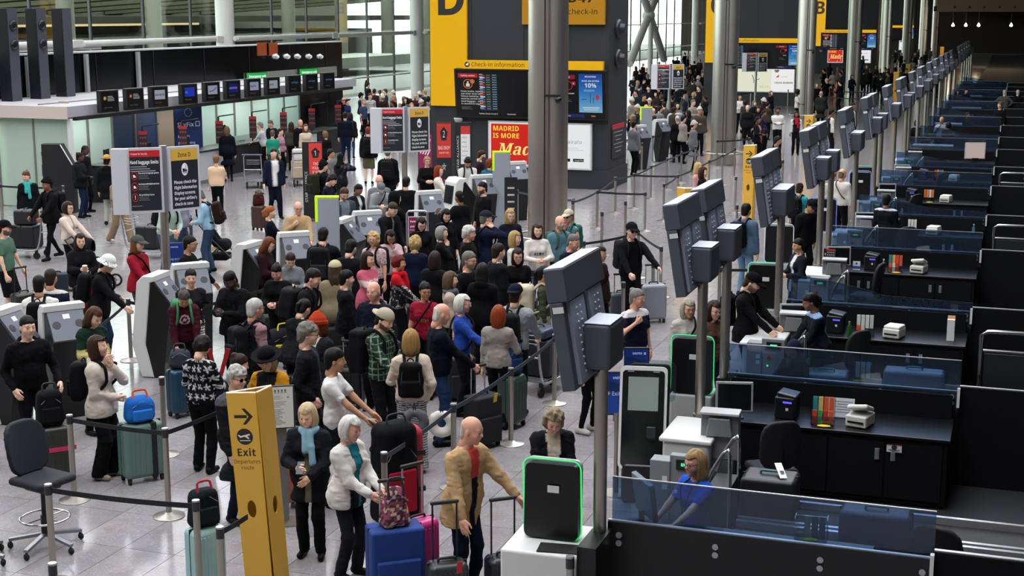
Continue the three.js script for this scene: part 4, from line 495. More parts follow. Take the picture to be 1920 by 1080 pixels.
{ const t = thing('notice_stand', 'framed notice board on grey post behind yellow totem', 'notice board', -7.02, 0, -12.72, toCam(-7, -12.7) + 0.05); mesh('board', rbox(0.32, 0.46, 0.025, 0.01, 0, 1.27, 0, -0.08), mat('#2a2c33', 0.5), t); mesh('notice_sheet', place(new THREE.PlaneGeometry(0.29, 0.43), 0, 1.27, 0.0145, -0.08), printed(txNotice, 0.6), t); mesh('post', box(0.1, 1.1, 0.035, 0.02, 0.55, -0.03), mat('#77787a', 0.4, 0.5), t); mesh('foot', box(0.34, 0.02, 0.3, 0, 0.01, 0), steelM, t); }
const txUnited = (arrow) => canvas(256, 400, (g, w, h) => { g.fillStyle = '#123a8a'; g.fillRect(0, 0, w, h); g.fillStyle = '#0c2a66'; g.beginPath(); g.arc(30, 330, 250, 0, 7); g.fill(); g.fillStyle = '#1a4aa8'; g.beginPath(); g.arc(20, 380, 210, 0, 7); g.fill(); g.fillStyle = '#e8eefc'; g.font = F(30, 'bold'); g.fillText('UNITED', 78, 56); g.fillRect(206, 34, 24, 24); g.fillStyle = '#123a8a'; g.fillRect(214, 34, 3, 24); g.fillRect(206, 44, 24, 3); g.fillStyle = '#f2f2f2'; g.font = F(54); g.fillText('Exit', 70, 220); if (arrow) { g.fillStyle = '#f2b01e'; g.beginPath(); g.moveTo(20, 168); g.lineTo(52, 198); g.lineTo(20, 228); g.fill(); } });
[[1158, 696, 'blue airline exit board on post beside first desk pole', true], [1194, 651, 'blue airline exit board before person in navy top', false]].forEach(([x, y, l, ar]) => { const p = atH(x, y, 1.42), t = thing('exit_board', l, 'sign', p.x, 0, p.z, toCam(p.x, p.z) + 0.1); mesh('frame', rbox(0.3, 0.5, 0.03, 0.01, 0, 1.17, 0), mat('#16181e', 0.5), t); mesh('board_face', quad(0.27, 0.46, 0, 1.17, 0.0165), printed(txUnited(ar), 0.35), t); mesh('post', [cyl(0.03, 0.03, 0.92, 0, 0.47, 0), cyl(0.045, 0.045, 0.1, 0, 0.9, 0)], steelM, t); mesh('base_plate', cyl(0.16, 0.17, 0.02, 0, 0.01, 0, 0, 0, 0, 24), steelM, t); });
{ const p = atH(328, 455, 1.3), t = thing('bag_drop_board', 'blue airline bag drop board behind dark suited person', 'sign', p.x, 0, p.z, toCam(p.x, p.z)); mesh('frame', rbox(0.34, 0.5, 0.03, 0.01, 0, 1.05, 0), mat('#2b3d77', 0.5), t); mesh('board_face', quad(0.3, 0.46, 0, 1.05, 0.0165), printed(canvas(256, 400, (g) => { g.fillStyle = '#14388a'; g.fillRect(0, 0, 256, 400); g.fillStyle = '#dfe8fa'; g.font = F(30, 'bold'); g.fillText('UNITED', 60, 60); g.font = F(42); g.fillText('Bag drop', 30, 250); }), 0.4), t); mesh('post', cyl(0.03, 0.03, 0.85, 0, 0.43, -0.03), steelM, t); }
const banner = (w, h, draw) => canvas(w, h, draw);
function rollUp(x, y, hTop, wM, tex, label, turn = 0) { const p = atH(x, y, hTop), t = thing('banner_stand', label, 'banner', p.x, 0, p.z, toCam(p.x, p.z) + turn); mesh('backing', rbox(wM, hTop - 0.04, 0.06, 0.01, 0, hTop / 2 + 0.02, 0), mat('#15161a', 0.6), t); mesh('banner_face', quad(wM - 0.03, hTop - 0.1, 0, hTop / 2 + 0.02, 0.032), printed(tex, 0.5), t); mesh('foot', box(wM + 0.05, 0.06, 0.3, 0, 0.03, 0), mat('#4a4b4e', 0.5), t); }
const txStar1 = banner(300, 900, (g, w, h) => { g.fillStyle = '#141518'; g.fillRect(0, 0, w, h); g.fillStyle = '#d63a2e'; g.fillRect(95, 0, 205, 400); g.fillStyle = '#16171a'; g.beginPath(); for (let i = 0; i < 5; i++) g.lineTo(198 + 70 * Math.sin(i * 1.2566), 120 - 70 * Math.cos(i * 1.2566)); g.fill(); g.fillStyle = '#eee'; g.textAlign = 'center'; g.font = F(84); g.fillText('1', 198, 150); g.fillStyle = '#f2e6e0'; g.font = F(46); ['TAG', 'YOUR', 'BAGS'].forEach((s, i) => g.fillText(s, 198, 260 + i * 52)); g.save(); g.translate(62, 560); g.rotate(-Math.PI / 2); g.fillStyle = '#d9d9d9'; g.font = F(54); g.fillText('STAR ALLIANCE', 40, 0); g.restore(); });
const txStar2 = banner(300, 900, (g, w, h) => { g.fillStyle = '#1a1b1f'; g.fillRect(0, 0, w, h); g.fillStyle = '#c9352c'; g.fillRect(0, 0, w, 380); g.fillStyle = '#16171a'; g.beginPath(); for (let i = 0; i < 5; i++) g.lineTo(150 + 85 * Math.sin(i * 1.2566), 120 - 85 * Math.cos(i * 1.2566)); g.fill(); g.fillStyle = '#eee'; g.textAlign = 'center'; g.font = F(100); g.fillText('2', 150, 155); g.fillStyle = '#f2e6e0'; g.font = F(52); g.fillText('BAG DROP', 150, 290); g.font = F(26); g.fillText('SCAN WITH CODE', 150, 335); g.strokeStyle = '#bbb'; g.lineWidth = 6; g.beginPath(); for (let i = 0; i < 6; i++) { const a = i * 2.513, r = 42; g.lineTo(150 + r * Math.sin(a), 480 - r * Math.cos(a)); } g.stroke(); g.strokeStyle = '#c9352c'; g.lineWidth = 12; g.beginPath(); g.moveTo(110, 660); g.lineTo(150, 620); g.lineTo(190, 660); g.stroke(); });
const txStar3 = banner(300, 900, (g, w, h) => { g.fillStyle = '#17181c'; g.fillRect(0, 0, w, h); g.save(); g.translate(70, 520); g.rotate(-Math.PI / 2); g.fillStyle = '#d9d9d9'; g.font = F(56); g.fillText('STAR ALLIANCE', 0, 0); g.restore(); g.fillStyle = '#e4e4e0'; g.fillRect(105, 30, 180, 420); g.fillStyle = '#c9352c'; g.fillRect(105, 30, 180, 90); g.fillStyle = '#777'; g.font = F(26); ['AEGEAN', 'airways', 'Brussels', 'Lufthansa', 'Austrian', 'Croatia'].forEach((s, i) => g.fillText(s, 130, 165 + i * 50)); });
const txEuro = banner(300, 900, (g, w, h) => { g.fillStyle = '#8e1f52'; g.fillRect(0, 0, w, h); g.fillStyle = '#f2e4ec'; g.font = F(50, 'bold'); g.fillText('Eurowings', 24, 90); g.lineWidth = 22; g.strokeStyle = '#f2e4ec'; for (let i = 0; i < 4; i++) { g.beginPath(); g.moveTo(40 + i * 50, 260 + i * 10); g.lineTo(110 + i * 50, 180 + i * 10); g.stroke(); } });
rollUp(585, 266, 2.05, 0.52, txStar1, 'black and red banner numbered 1 reading tag your bags'); rollUp(832, 229, 2.35, 0.42, txStar2, 'red and black banner numbered 2 reading bag drop'); rollUp(868, 229, 2.35, 0.46, txStar3, 'black banner listing airlines beside bag drop banner'); rollUp(797, 250, 1.95, 0.42, txEuro, 'magenta airline banner beside the bag drop banner');
{ const p = atH(782, 394, 1.5), t = thing('airline_stand', 'magenta and white sign in rounded steel frame', 'sign', p.x, 0, p.z, toCam(p.x, p.z)); mesh('frame', tube([[-0.2, 0, 0], [-0.2, 1.42, 0], [-0.16, 1.48, 0], [0.16, 1.48, 0], [0.2, 1.42, 0], [0.2, 0, 0]], 0.022, 40, 8), alu, t); mesh('sign_panel', box(0.36, 0.95, 0.02, 0, 0.9, 0), mat('#c9c4c8', 0.5), t); mesh('sign_print', quad(0.35, 0.94, 0, 0.9, 0.011), printed(canvas(200, 520, (g) => { g.fillStyle = '#cfc8cc'; g.fillRect(0, 0, 200, 520); g.fillStyle = '#8e1f52'; g.fillRect(6, 6, 188, 190); g.fillRect(6, 240, 188, 50); g.fillStyle = '#fff'; g.font = F(28, 'bold'); g.fillText('Eurowings', 20, 60); g.fillText('passengers', 20, 115); g.font = F(18); g.fillText('check-in and bag drop', 14, 150); g.fillStyle = '#555'; lines(g, 20, 320, 150, 6, 26, '#77707a', 7); }), 0.5), t); mesh('foot', box(0.5, 0.02, 0.3, 0, 0.01, 0), steelM, t); }
{ const p = atH(958, 332, 1.6), t = thing('queue_sign', 'black queue sign with white marks under the first column', 'sign', p.x, 0, p.z, toCam(p.x, p.z)); mesh('sign_panel', rbox(0.3, 1.3, 0.04, 0.01, 0, 0.95, 0), mat('#17181c', 0.5), t); mesh('sign_marks', [0, 1, 2, 3].map((i) => box(0.16, 0.04, 0.004, 0, 1.35 - i * 0.16, 0.022)), mat('#b9bcc0', 0.6), t); mesh('foot', box(0.36, 0.02, 0.26, 0, 0.01, 0), steelM, t); }
// ---------------------------------------------------------------- ticket desk: monitors, counters, red lane boards
const scr = [['#0b0b0d', '', '#d8d8d8', 1], ['#0b0b0d', '', '#d8d8d8', 2], ['#b9c0d4', 'Service desk desk', '#333a55', 0], ['#1d3fe0', 'nn', '#8fb4ff', 0], ['#b9bcd6', '', '#26305a', 3], ['#1c1c86', 'AEGEAN', '#b9b9e8', 0], ['#aab4d4', 'SkyFix', '#1c2450', 0], ['#b4bcc8', 'desk', '#3a4a20', 0], ['#0d1420', 'airlingus', '#5f90b8', 0], ['#0d1420', 'aerlingus', '#5f90b8', 0], ['#0d1420', 'aerlingus', '#5f90b8', 0]];
[205, 253, 299, 355, 398, 437, 476, 512, 552, 584, 616].forEach((px, i) => {
  const c = scr[i], p = atX(px, 190 - (px - 205) * 0.093, -23.75), t = thing('desk_monitor', i < 2 ? `black hanging desk monitor with warning icon, number ${['one', 'two'][i]} along the canopy` : `black hanging desk monitor with ${['pale grey', 'bright blue', 'pale airline', 'deep blue', 'pale fix logo', 'white and green', 'dark airline', 'dark airline', 'dark airline'][i - 2]} screen, ${ordn[i] ?? 'eleventh'} along the canopy`, 'monitor', -23.8, p.y, p.z, Math.PI / 2 - 0.25);
  mesh('case', [rbox(0.66, 0.62, 0.16, 0.015, 0, 0, 0)], mat('#121316', 0.45), t); mesh('bracket', [box(0.1, 0.1, 0.36, 0, 0.18, -0.24)], whiteP, t);
  mesh('screen', quad(0.58, 0.54, 0, 0, 0.082), screenMat(canvas(160, 150, (g) => { g.fillStyle = '#0b0b0d'; g.fillRect(0, 0, 160, 150); g.fillStyle = c[0]; if (c[3] === 1 || c[3] === 2) { g.fillStyle = c[3] === 1 ? '#c98a2a' : '#b03030'; g.beginPath(); g.arc(34, 50, 16, 0, 7); g.fill(); g.fillStyle = '#ddd'; g.fillRect(28, 42, 10, 16); lines(g, 60, 34, 80, 4, 11, '#cfcfd4', 5); } else g.fillRect(24, 20, 112, 76); g.fillStyle = c[2]; g.font = F(24, 'bold'); g.fillText(c[1], 30, 66, 100); if (c[3] === 3) { g.strokeStyle = c[2]; g.lineWidth = 6; g.beginPath(); g.moveTo(40, 70); g.quadraticCurveTo(100, 70, 126, 36); g.stroke(); } g.fillStyle = '#9a9aa0'; g.font = F(15); g.fillText(i < 2 ? 'Desk closed' : 'Ticket desk', 24, 126); }), 0.5), t);
});
for (let i = 0; i < 7; i++) {
  const z = -35.2 - i * 2.15, t = thing('ticket_counter', `dark ticket counter under the canopy, ${ordn[i]} in the row`, 'counter', -24.4, 0, z); mesh('counter_body', rbox(0.8, 1.0, 2.05, 0.02, 0, 0.5, 0), i % 3 === 2 ? mat('#b9bcbd', 0.5) : mat('#1b1c21', 0.5), t); mesh('counter_top', rbox(0.9, 0.05, 2.08, 0.01, 0, 1.03, 0), mat('#2a2c31', 0.4), t); mesh('kick_plate', box(0.82, 0.12, 2.0, 0.02, 0.06, 0), mat('#8d8e90', 0.4, 0.5), t);
  const m = thing('counter_screen', `small dark screen on ${ordn[i]} ticket counter`, 'monitor', -24.55, 1.05, z + 0.4, -1.3); mesh('screen_case', rbox(0.42, 0.32, 0.04, 0.01, 0, 0.26, 0), mat('#1b1c20', 0.4), m); mesh('stand', [cyl(0.02, 0.02, 0.16, 0, 0.08, 0), box(0.2, 0.02, 0.16, 0, 0.01, 0)], mat('#1b1c20', 0.4), m);
  const b = thing('lane_board', `red headed lane board on black post, ${ordn[i]} ticket desk`, 'sign', -24.05, 0, z - 0.7, 0.5); mesh('post', [cyl(0.025, 0.025, 2.05, 0, 1.02, 0), bar([0, 2.05, 0], [0.5, 2.12, 0.05], 0.02)], mat('#15171b', 0.4), b); mesh('board', box(0.24, 0.72, 0.03, 0.02, 1.55, 0.04), mat('#241c1f', 0.6), b); mesh('board_head', box(0.242, 0.1, 0.032, 0.02, 1.86, 0.04), mat('#b3242a', 0.6), b); mesh('board_figures', [...Array(9)].map((_, k) => box(0.05, 0.06, 0.004, -0.05 + (k % 3) * 0.07, 1.72 - (k / 3 | 0) * 0.17, 0.057)), mat('#8a3a3c', 0.7), b);
}
{ const p = atX(352, 220, -25), t = thing('sky_board', 'tall navy ticket board with white lettering under canopy', 'sign', p.x, 0, p.z, Math.PI / 2 - 0.5); mesh('board', rbox(1.0, 2.2, 0.06, 0.01, 0, 1.35, 0), mat('#1c2f58', 0.5), t); mesh('board_face', quad(0.96, 2.1, 0, 1.35, 0.033), printed(canvas(256, 560, (g) => { g.fillStyle = '#1f3a70'; g.fillRect(0, 0, 256, 560); g.strokeStyle = '#e6ecf6'; g.setLineDash([6, 8]); g.lineWidth = 8; g.beginPath(); g.arc(128, 60, 34, 0, 7); g.stroke(); g.setLineDash([]); g.fillStyle = '#f2f5fa'; g.font = F(52, 'bold'); g.fillText('SkyFix', 20, 180, 160); g.lineWidth = 6; g.strokeRect(196, 140, 38, 38); ['Flights', 'Rebooking', 'Assistance', 'Hotels', 'Transfers'].forEach((s, i) => { g.font = F(28); g.fillText(s, 54, 270 + i * 58); g.fillRect(26, 250 + i * 58, 12, 22); }); }), 0.5), t); }
{ const p = atH(162, 268, 1.9), t = thing('dark_kiosk_screen', 'large dark slanted screen unit by the ticket wall', 'kiosk', p.x - 0.75, 0, p.z + 0.05, 0.3); mesh('screen_body', prism([[-0.5, 0], [0.3, 0], [0.3, 1.3], [0.0, 1.85], [-0.5, 1.85]], 0.3, 0.01), mat('#17181b', 0.4), t); mesh('bright_edge', bar([0.01, 1.85, 0.16], [0.31, 1.31, 0.16], 0.015), whiteP, t); mesh('foot', box(0.8, 0.06, 0.5, -0.1, 0.03, 0), mat('#333', 0.6), t); }
for (const [px, py] of [[480, 143], [577, 135]]) { const p = atX(px, py, -27.8), t = thing('escape_sign', px < 500 ? 'green lit emergency sign beside the white column' : 'green lit emergency sign over dark airline monitors', 'sign', -27.8, p.y, p.z, Math.PI / 2 - 0.3); mesh('sign_case', box(1.1, 0.3, 0.1, 0, 0, 0), mat('#0e3a20', 0.5), t); mesh('sign_face', quad(1.06, 0.26, 0, 0, 0.052), screenMat(canvas(256, 64, (g) => { g.fillStyle = '#18a040'; g.fillRect(0, 0, 256, 64); g.fillStyle = '#fff'; g.font = F(34, 'bold'); g.fillText('↑ Emergency exit', 10, 44, 236); }), 1.1), t); }
// far bulbs under the soffit
for (const x of [1787, 1811, 1835, 1896]) { const p = atZ(x, 46, -151.5), t = thing('pendant_lamp', 'small bright pendant bulb under the brown soffit', 'lamp', p.x, p.y, p.z, 0, 'pendant bulbs under the far soffit'); mesh('bulb', lathe([[0, -0.2], [0.12, -0.17], [0.16, -0.08], [0.07, 0.08], [0.03, 0.16], [0, 0.16]], 14), glow(0xffe6b8, 14), t); mesh('cord', bar([0, 0.15, 0], [0, 5.5 - p.y, 0], 0.02), blackM, t); const l = new THREE.PointLight(0xffdcae, 12, 0, 2); l.position.set(0, -0.3, 0); l.castShadow = true; t.add(l); }
// low yellow desk blocks among the far desks
for (const [z, x] of [[-59, -2.2], [-69.3, -2.0], [-49, -2.4], [-79.5, -2.2]]) { const t = thing('yellow_desk_front', 'yellow desk front among the far check-in desks', 'desk', x, 0, z, 0, 'yellow desk fronts among the far desks'); mesh('desk_block', rbox(1.2, 1.0, 0.3, 0.02, 0, 0.5, 0), mat('#b98a1e', 0.5), t); mesh('desk_top', rbox(1.3, 0.04, 0.5, 0.01, 0, 1.02, 0), mat('#c9c9c6', 0.4), t); }
{ const p = atH(1640, 210, 1.3), t = thing('service_desk_monitor', 'pale lit monitor on desk beside standing grey haired staff', 'monitor', -1.0, 0.85, -46, 0.3); mesh('case', rbox(0.62, 0.5, 0.05, 0.01, 0, 0.3, 0), mat('#c9c4c2', 0.4), t); mesh('screen', quad(0.56, 0.44, 0, 0.3, 0.027), glow(0xe8cfc8, 0.55), t); mesh('stand', box(0.2, 0.1, 0.15, 0, 0.03, 0), blackM, t); }
// ---------------------------------------------------------------- people
const SKIN = ['#e2b49a', '#d69e86', '#b98866', '#835840', '#46302a'];
const ARM = { down: [0.25, 0.76, 0.06], slack: [0.23, 0.8, 0.12], bent: [0.09, 1.1, 0.27], phone: [0.06, 1.16, 0.3], hold: [0.19, 0.98, 0.4], handle: [0.3, 0.84, 0.16], pull: [0.27, 0.82, -0.2], chin: [0.06, 1.37, 0.13], ear: [0.14, 1.47, 0.1], cross: [-0.1, 1.14, 0.17], pocket: [0.2, 0.93, 0.07], hip: [0.22, 1.0, 0.02], fwd: [0.22, 1.12, 0.5], low: [0.15, 0.86, 0.36], reach: [0.3, 1.0, 0.55], strap: [0.12, 1.3, 0.17], up: [0.45, 2.0, 0.2], belly: [0.02, 1.02, 0.19], behind: [0.1, 0.95, -0.17] };
const TOPS = { tee: [0.013, 0.9, 0.62], shirt: [0.014, 0.9, 1], sweat: [0.022, 0.88, 1], jacket: [0.026, 0.8, 1], blazer: [0.024, 0.72, 1], coat: [0.034, 0.52, 1], long: [0.028, 0.66, 1], tank: [0.012, 0.9, 0], dress: [0.02, 0.4, 0.55] };
const LEGS = { slim: [0.082, 0.056, 0.042], jeans: [0.092, 0.066, 0.056], suit: [0.094, 0.072, 0.064], wide: [0.098, 0.088, 0.095], short: [0.1, 0.09, 0], skirt: [0.13, 0.15, 0.16] };
const PAT = {
  open: (inner, w = 0.055) => (c) => (u) => (!u.arm && u.z > 0.02 && Math.abs(u.x) < w * (0.7 + Math.max(0, u.y - 0.95) * 1.1) ? inner : c),
  stripes: (c2, per = 0.045, sleeves = true) => (c) => (u) => (sleeves || !u.arm) && ((u.y / per) % 1 + 1) % 1 < 0.5 ? c2 : c,
  vest: (slv) => (c) => (u) => (u.arm || u.y > 1.44 ? slv : c),
  yoke: (c2, y = 1.3) => (c) => (u) => (u.y > y ? c2 : c),
  low: (c2, y = 1.05) => (c) => (u) => (u.y < y && !u.arm ? c2 : c),
  dots: (c2, s = 0.05, r = 0.3) => (c) => (u) => { const a = Math.atan2(u.x, u.z) * 0.16 / s, b = u.y / s, i = Math.floor(a), j = Math.floor(b); return Math.hypot(a - i - 0.5 - 0.22 * hash(i, j, 3), b - j - 0.5 - 0.22 * hash(i, j, 9)) < r ? c2 : c; },
  plaid: (c2, c3) => (c) => (u) => { const a = ((Math.atan2(u.x, u.z) * 0.16 + u.x * 0.3) / 0.075 % 1 + 1) % 1, b = (u.y / 0.075 % 1 + 1) % 1; return a < 0.14 || b < 0.14 ? c2 : (a > 0.5) !== (b > 0.5) ? c3 : c; },
  stars: (c2) => (c) => (u) => { const s = 0.118, q = Math.floor(u.y / s), a = Math.atan2(u.x, u.z) * 0.17 / s + (q & 1) * 0.5, b = u.y / s, i = Math.floor(a), dx = a - i - 0.5, dy = b - q - 0.5, d = Math.hypot(dx, dy), t = Math.atan2(dy, dx) + hash(i, q, 1) * 3; return d < 0.09 + 0.34 * Math.pow(Math.abs(Math.cos(t * 2.5)), 2.2) ? c2 : c; },
  tie: (shirt, tie) => (c) => (u) => (!u.arm && u.z > 0.03 && Math.abs(u.x) < 0.018 && u.y > 1.08 ? tie : !u.arm && u.z > 0.02 && Math.abs(u.x) < 0.06 * Math.max(0, (u.y - 1.05) / 0.38) ? shirt : c),
  logo: (c2, y = 1.27, r = 0.075) => (c) => (u) => { const d = Math.hypot(u.x, u.y - y); return !u.arm && u.z > 0.04 && ((d < r && d > r * 0.72) || d < r * 0.35) ? c2 : c; },
  text: (c2, y = 1.3) => (c) => (u) => (!u.arm && u.z > 0.04 && Math.abs(u.y - y) < 0.028 && Math.abs(u.x) < 0.085 && (u.x / 0.034 % 1 + 1) % 1 < 0.65 ? c2 : c),
  side: (c2) => (c) => (u) => (!u.arm && u.y < 1.1 && Math.abs(u.x) > 0.1 ? c2 : c),
  zip: (c2) => (c) => (u) => (!u.arm && u.z > 0.03 && Math.abs(u.x) < 0.008 ? c2 : c),
  split: (c2) => (c) => (u) => (u.arm && u.s > 0.35 ? c2 : u.y < 1.2 ? c2 : c),
  star: (c2) => (c) => (u) => (u.y > 1.2 && u.y < 1.3 ? c2 : c),
};
const twoBone = (S, T, a, b, pole) => { const d = T.clone().sub(S); let L = d.length(); const mx = (a + b) * 0.997; if (L > mx) { d.multiplyScalar(mx / L); L = mx; } const e = d.clone().divideScalar(L), x = (L * L + a * a - b * b) / (2 * L), h = Math.sqrt(Math.max(0, a * a - x * x)), n = pole.clone().addScaledVector(e, -pole.dot(e)).normalize(); return [S.clone().addScaledVector(e, x).addScaledVector(n, h), S.clone().add(d)]; };
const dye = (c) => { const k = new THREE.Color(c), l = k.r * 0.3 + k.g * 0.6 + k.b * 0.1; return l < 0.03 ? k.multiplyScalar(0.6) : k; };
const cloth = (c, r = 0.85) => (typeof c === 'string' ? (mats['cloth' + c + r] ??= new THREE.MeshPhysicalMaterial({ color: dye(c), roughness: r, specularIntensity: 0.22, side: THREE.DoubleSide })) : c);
const vcol = new THREE.MeshPhysicalMaterial({ vertexColors: true, specularIntensity: 0.22, roughness: 0.8, side: THREE.DoubleSide });
const skinM = new THREE.MeshStandardMaterial({ vertexColors: true, roughness: 0.55 });

function headGeo(cell, o) {
  const s = new Sdf(), f = o.f ? 0.96 : 1, full = cell < 0.02;
  s.ell(V(0, 0.03, -0.012), [0.076 * f, 0.094, 0.097], null, 0.03).ell(V(0, -0.042, 0.022), [0.057 * f, 0.074, 0.07], null, 0.045).cone(V(0, -0.05, -0.03), V(0, -0.14, -0.045), 0.052 * f, 0.055 * f, 0.03);
  s.cone(V(0, 0.018, 0.086), V(0, -0.02, 0.103), 0.008, 0.014, 0.014);
  if (full) {
    s.cone(V(-0.035, 0.03, 0.07), V(0.035, 0.03, 0.07), 0.013, 0.013, 0.02).cone(V(-0.018, -0.06, 0.079), V(0.018, -0.06, 0.079), 0.0085, 0.0085, 0.012).ell(V(0, -0.098, 0.06), [0.024, 0.02, 0.024], null, 0.025);
    for (const k of [-1, 1]) s.ell(V(k * 0.032, 0.008, 0.097), [0.017, 0.012, 0.014], null, 0.012, true).ell(V(k * 0.031, 0.008, 0.078), [0.014, 0.012, 0.014], null, 0.006).ell(V(k * 0.04, -0.03, 0.058), [0.022, 0.025, 0.025], null, 0.03);
  }
  for (const k of [-1, 1]) s.ell(V(k * 0.077 * f, -0.008, -0.008), [0.011, 0.031, 0.019], null, 0.01);
  const sk = o.skin, lip = new THREE.Color(sk).lerp(new THREE.Color('#8a2f32'), 0.35), brow = new THREE.Color(sk).lerp(new THREE.Color(o.hairC ?? '#3a2a20'), 0.4), cheek = new THREE.Color(sk).lerp(new THREE.Color('#b4503c'), 0.13), beard = o.beard && new THREE.Color(sk).lerp(new THREE.Color(o.beard), 0.85);
  return s.mesh(cell, { color: (x, y, z) => {
    if (full && z > 0.06) { const ex = Math.abs(x) - 0.031, ey = y - 0.008; if (Math.abs(ex) < 0.014 && Math.abs(ey) < 0.0065) return Math.abs(ex) < 0.0065 ? '#1c1411' : '#8a766b'; if (Math.abs(ex) < 0.019 && Math.abs(y - 0.03 + Math.abs(ex) * 0.2) < 0.0065) return brow; if (Math.abs(x) < 0.021 && Math.abs(y + 0.06) < 0.009) return lip; }
    if (beard && z > -0.01 && y < -0.022 - (z > 0.06 ? 0.012 : 0) && !(z > 0.085 && y > -0.04) && y > -0.135) return beard;
    return z > 0.02 && y < 0 && y > -0.05 && Math.abs(x) > 0.03 ? cheek : sk;
  } });
}
function hairGeo(style, cell) {
  const s = new Sdf(); let amp = 0.004, freq = [40, 14, 40];
  const line = (x, z) => (z > 0.035 ? 0.058 - Math.abs(x) * 0.25 : z > -0.01 ? -0.02 + (z + 0.01) / 0.045 * 0.062 : z > -0.07 ? -0.02 + (z + 0.01) / 0.06 * 0.085 : -0.105);
  const cap = (t = 0.014) => { s.ell(V(0, 0.04, -0.016), [0.074 + t * 0.9, 0.086 + t * 1.15, 0.095 + t], null, 0.02).ell(V(0, -0.045, -0.058), [0.062 + t * 0.5, 0.075, 0.045 + t], null, 0.03); s.cut((x, y, z) => (line(x, z) + 0.008 * noise(x * 60, 3, z * 60) - y) * 0.8); };
  const face = (zc, yt) => s.cut((x, y, z) => { const a = z - zc, b = yt + Math.abs(x) * 0.25 - y; return Math.min(a, b); });
  if (style === 'short') cap(0.013);
  else if (style === 'crop') { cap(0.007); amp = 0.002; }
  else if (style === 'thick') { cap(0.022); amp = 0.009; freq = [34, 26, 34]; }
  else if (style === 'ring') { amp = 0.0015; cap(0.002); s.cut((x, y, z) => Math.max(y - 0.03 - Math.max(0, -z - 0.04) * 0.6, z - 0.012)); }
  else if (style === 'bob' || style === 'curly') { s.ell(V(0, 0.032, -0.014), [0.094, 0.112, 0.115], null, 0.03).ell(V(0, -0.03, -0.03), [0.105, 0.115, 0.1], null, 0.05); face(0.028, 0.062); if (style === 'curly') { amp = 0.014; freq = [26, 26, 26]; } }
  else if (style === 'pixie') { s.ell(V(0, 0.032, -0.016), [0.096, 0.114, 0.118], null, 0.03).ell(V(0, -0.02, -0.06), [0.08, 0.07, 0.06], null, 0.04); face(0.03, 0.05); amp = 0.008; freq = [30, 26, 30]; }
  else if (style === 'long') { s.ell(V(0, 0.032, -0.014), [0.09, 0.109, 0.113], null, 0.03).ell(V(0, -0.07, -0.04), [0.1, 0.15, 0.085], null, 0.06).cone(V(-0.04, -0.12, -0.06), V(-0.05, -0.27, -0.075), 0.05, 0.03, 0.05).cone(V(0.04, -0.12, -0.06), V(0.05, -0.27, -0.075), 0.05, 0.03, 0.05); face(0.025, 0.062); amp = 0.006; freq = [45, 6, 45]; }
  else if (style === 'mid') { s.ell(V(0, 0.032, -0.014), [0.09, 0.109, 0.113], null, 0.03).ell(V(0, -0.07, -0.035), [0.105, 0.135, 0.09], null, 0.06); face(0.03, 0.06); amp = 0.005; freq = [45, 8, 45]; }
  else if (style === 'pony') { cap(0.011); s.cone(V(0, 0.05, -0.11), V(0, 0.0, -0.15), 0.024, 0.028, 0.02).cone(V(0, 0.0, -0.15), V(0, -0.17, -0.13), 0.028, 0.014, 0.02); amp = 0.003; }
  else if (style === 'bun') { cap(0.011); s.ell(V(0, 0.1, -0.085), [0.04, 0.036, 0.04], null, 0.015); amp = 0.004; }
  else if (style === 'lowbun') { cap(0.011); s.ell(V(0, -0.01, -0.125), [0.036, 0.036, 0.03], null, 0.015); }
  else if (style === 'afro') { s.ell(V(0, 0.05, -0.02), [0.12, 0.125, 0.125], null, 0.03); face(0.05, 0.055); amp = 0.01; freq = [40, 40, 40]; }
  else if (style === 'scarf') { s.ell(V(0, 0.028, -0.016), [0.092, 0.108, 0.112], null, 0.03).ell(V(0, -0.1, -0.005), [0.085, 0.09, 0.08], null, 0.06).cone(V(0, -0.15, -0.02), V(0, -0.2, -0.03), 0.1, 0.13, 0.05); s.cut((x, y, z) => Math.min(z - 0.035, 0.06 - y - x * x * 6, 1, y + 0.105)); amp = 0.004; freq = [18, 10, 18]; }
  return s.mesh(cell, { amp: cell < 0.02 ? amp * 1.3 : amp * 0.6, freq, color: (x, y, z) => C0.setScalar(0.82 + 0.3 * noise(Math.atan2(x, z) * 22, y * 9 + 4, Math.hypot(x, z) * 50)) });
}
const C0 = new THREE.Color();
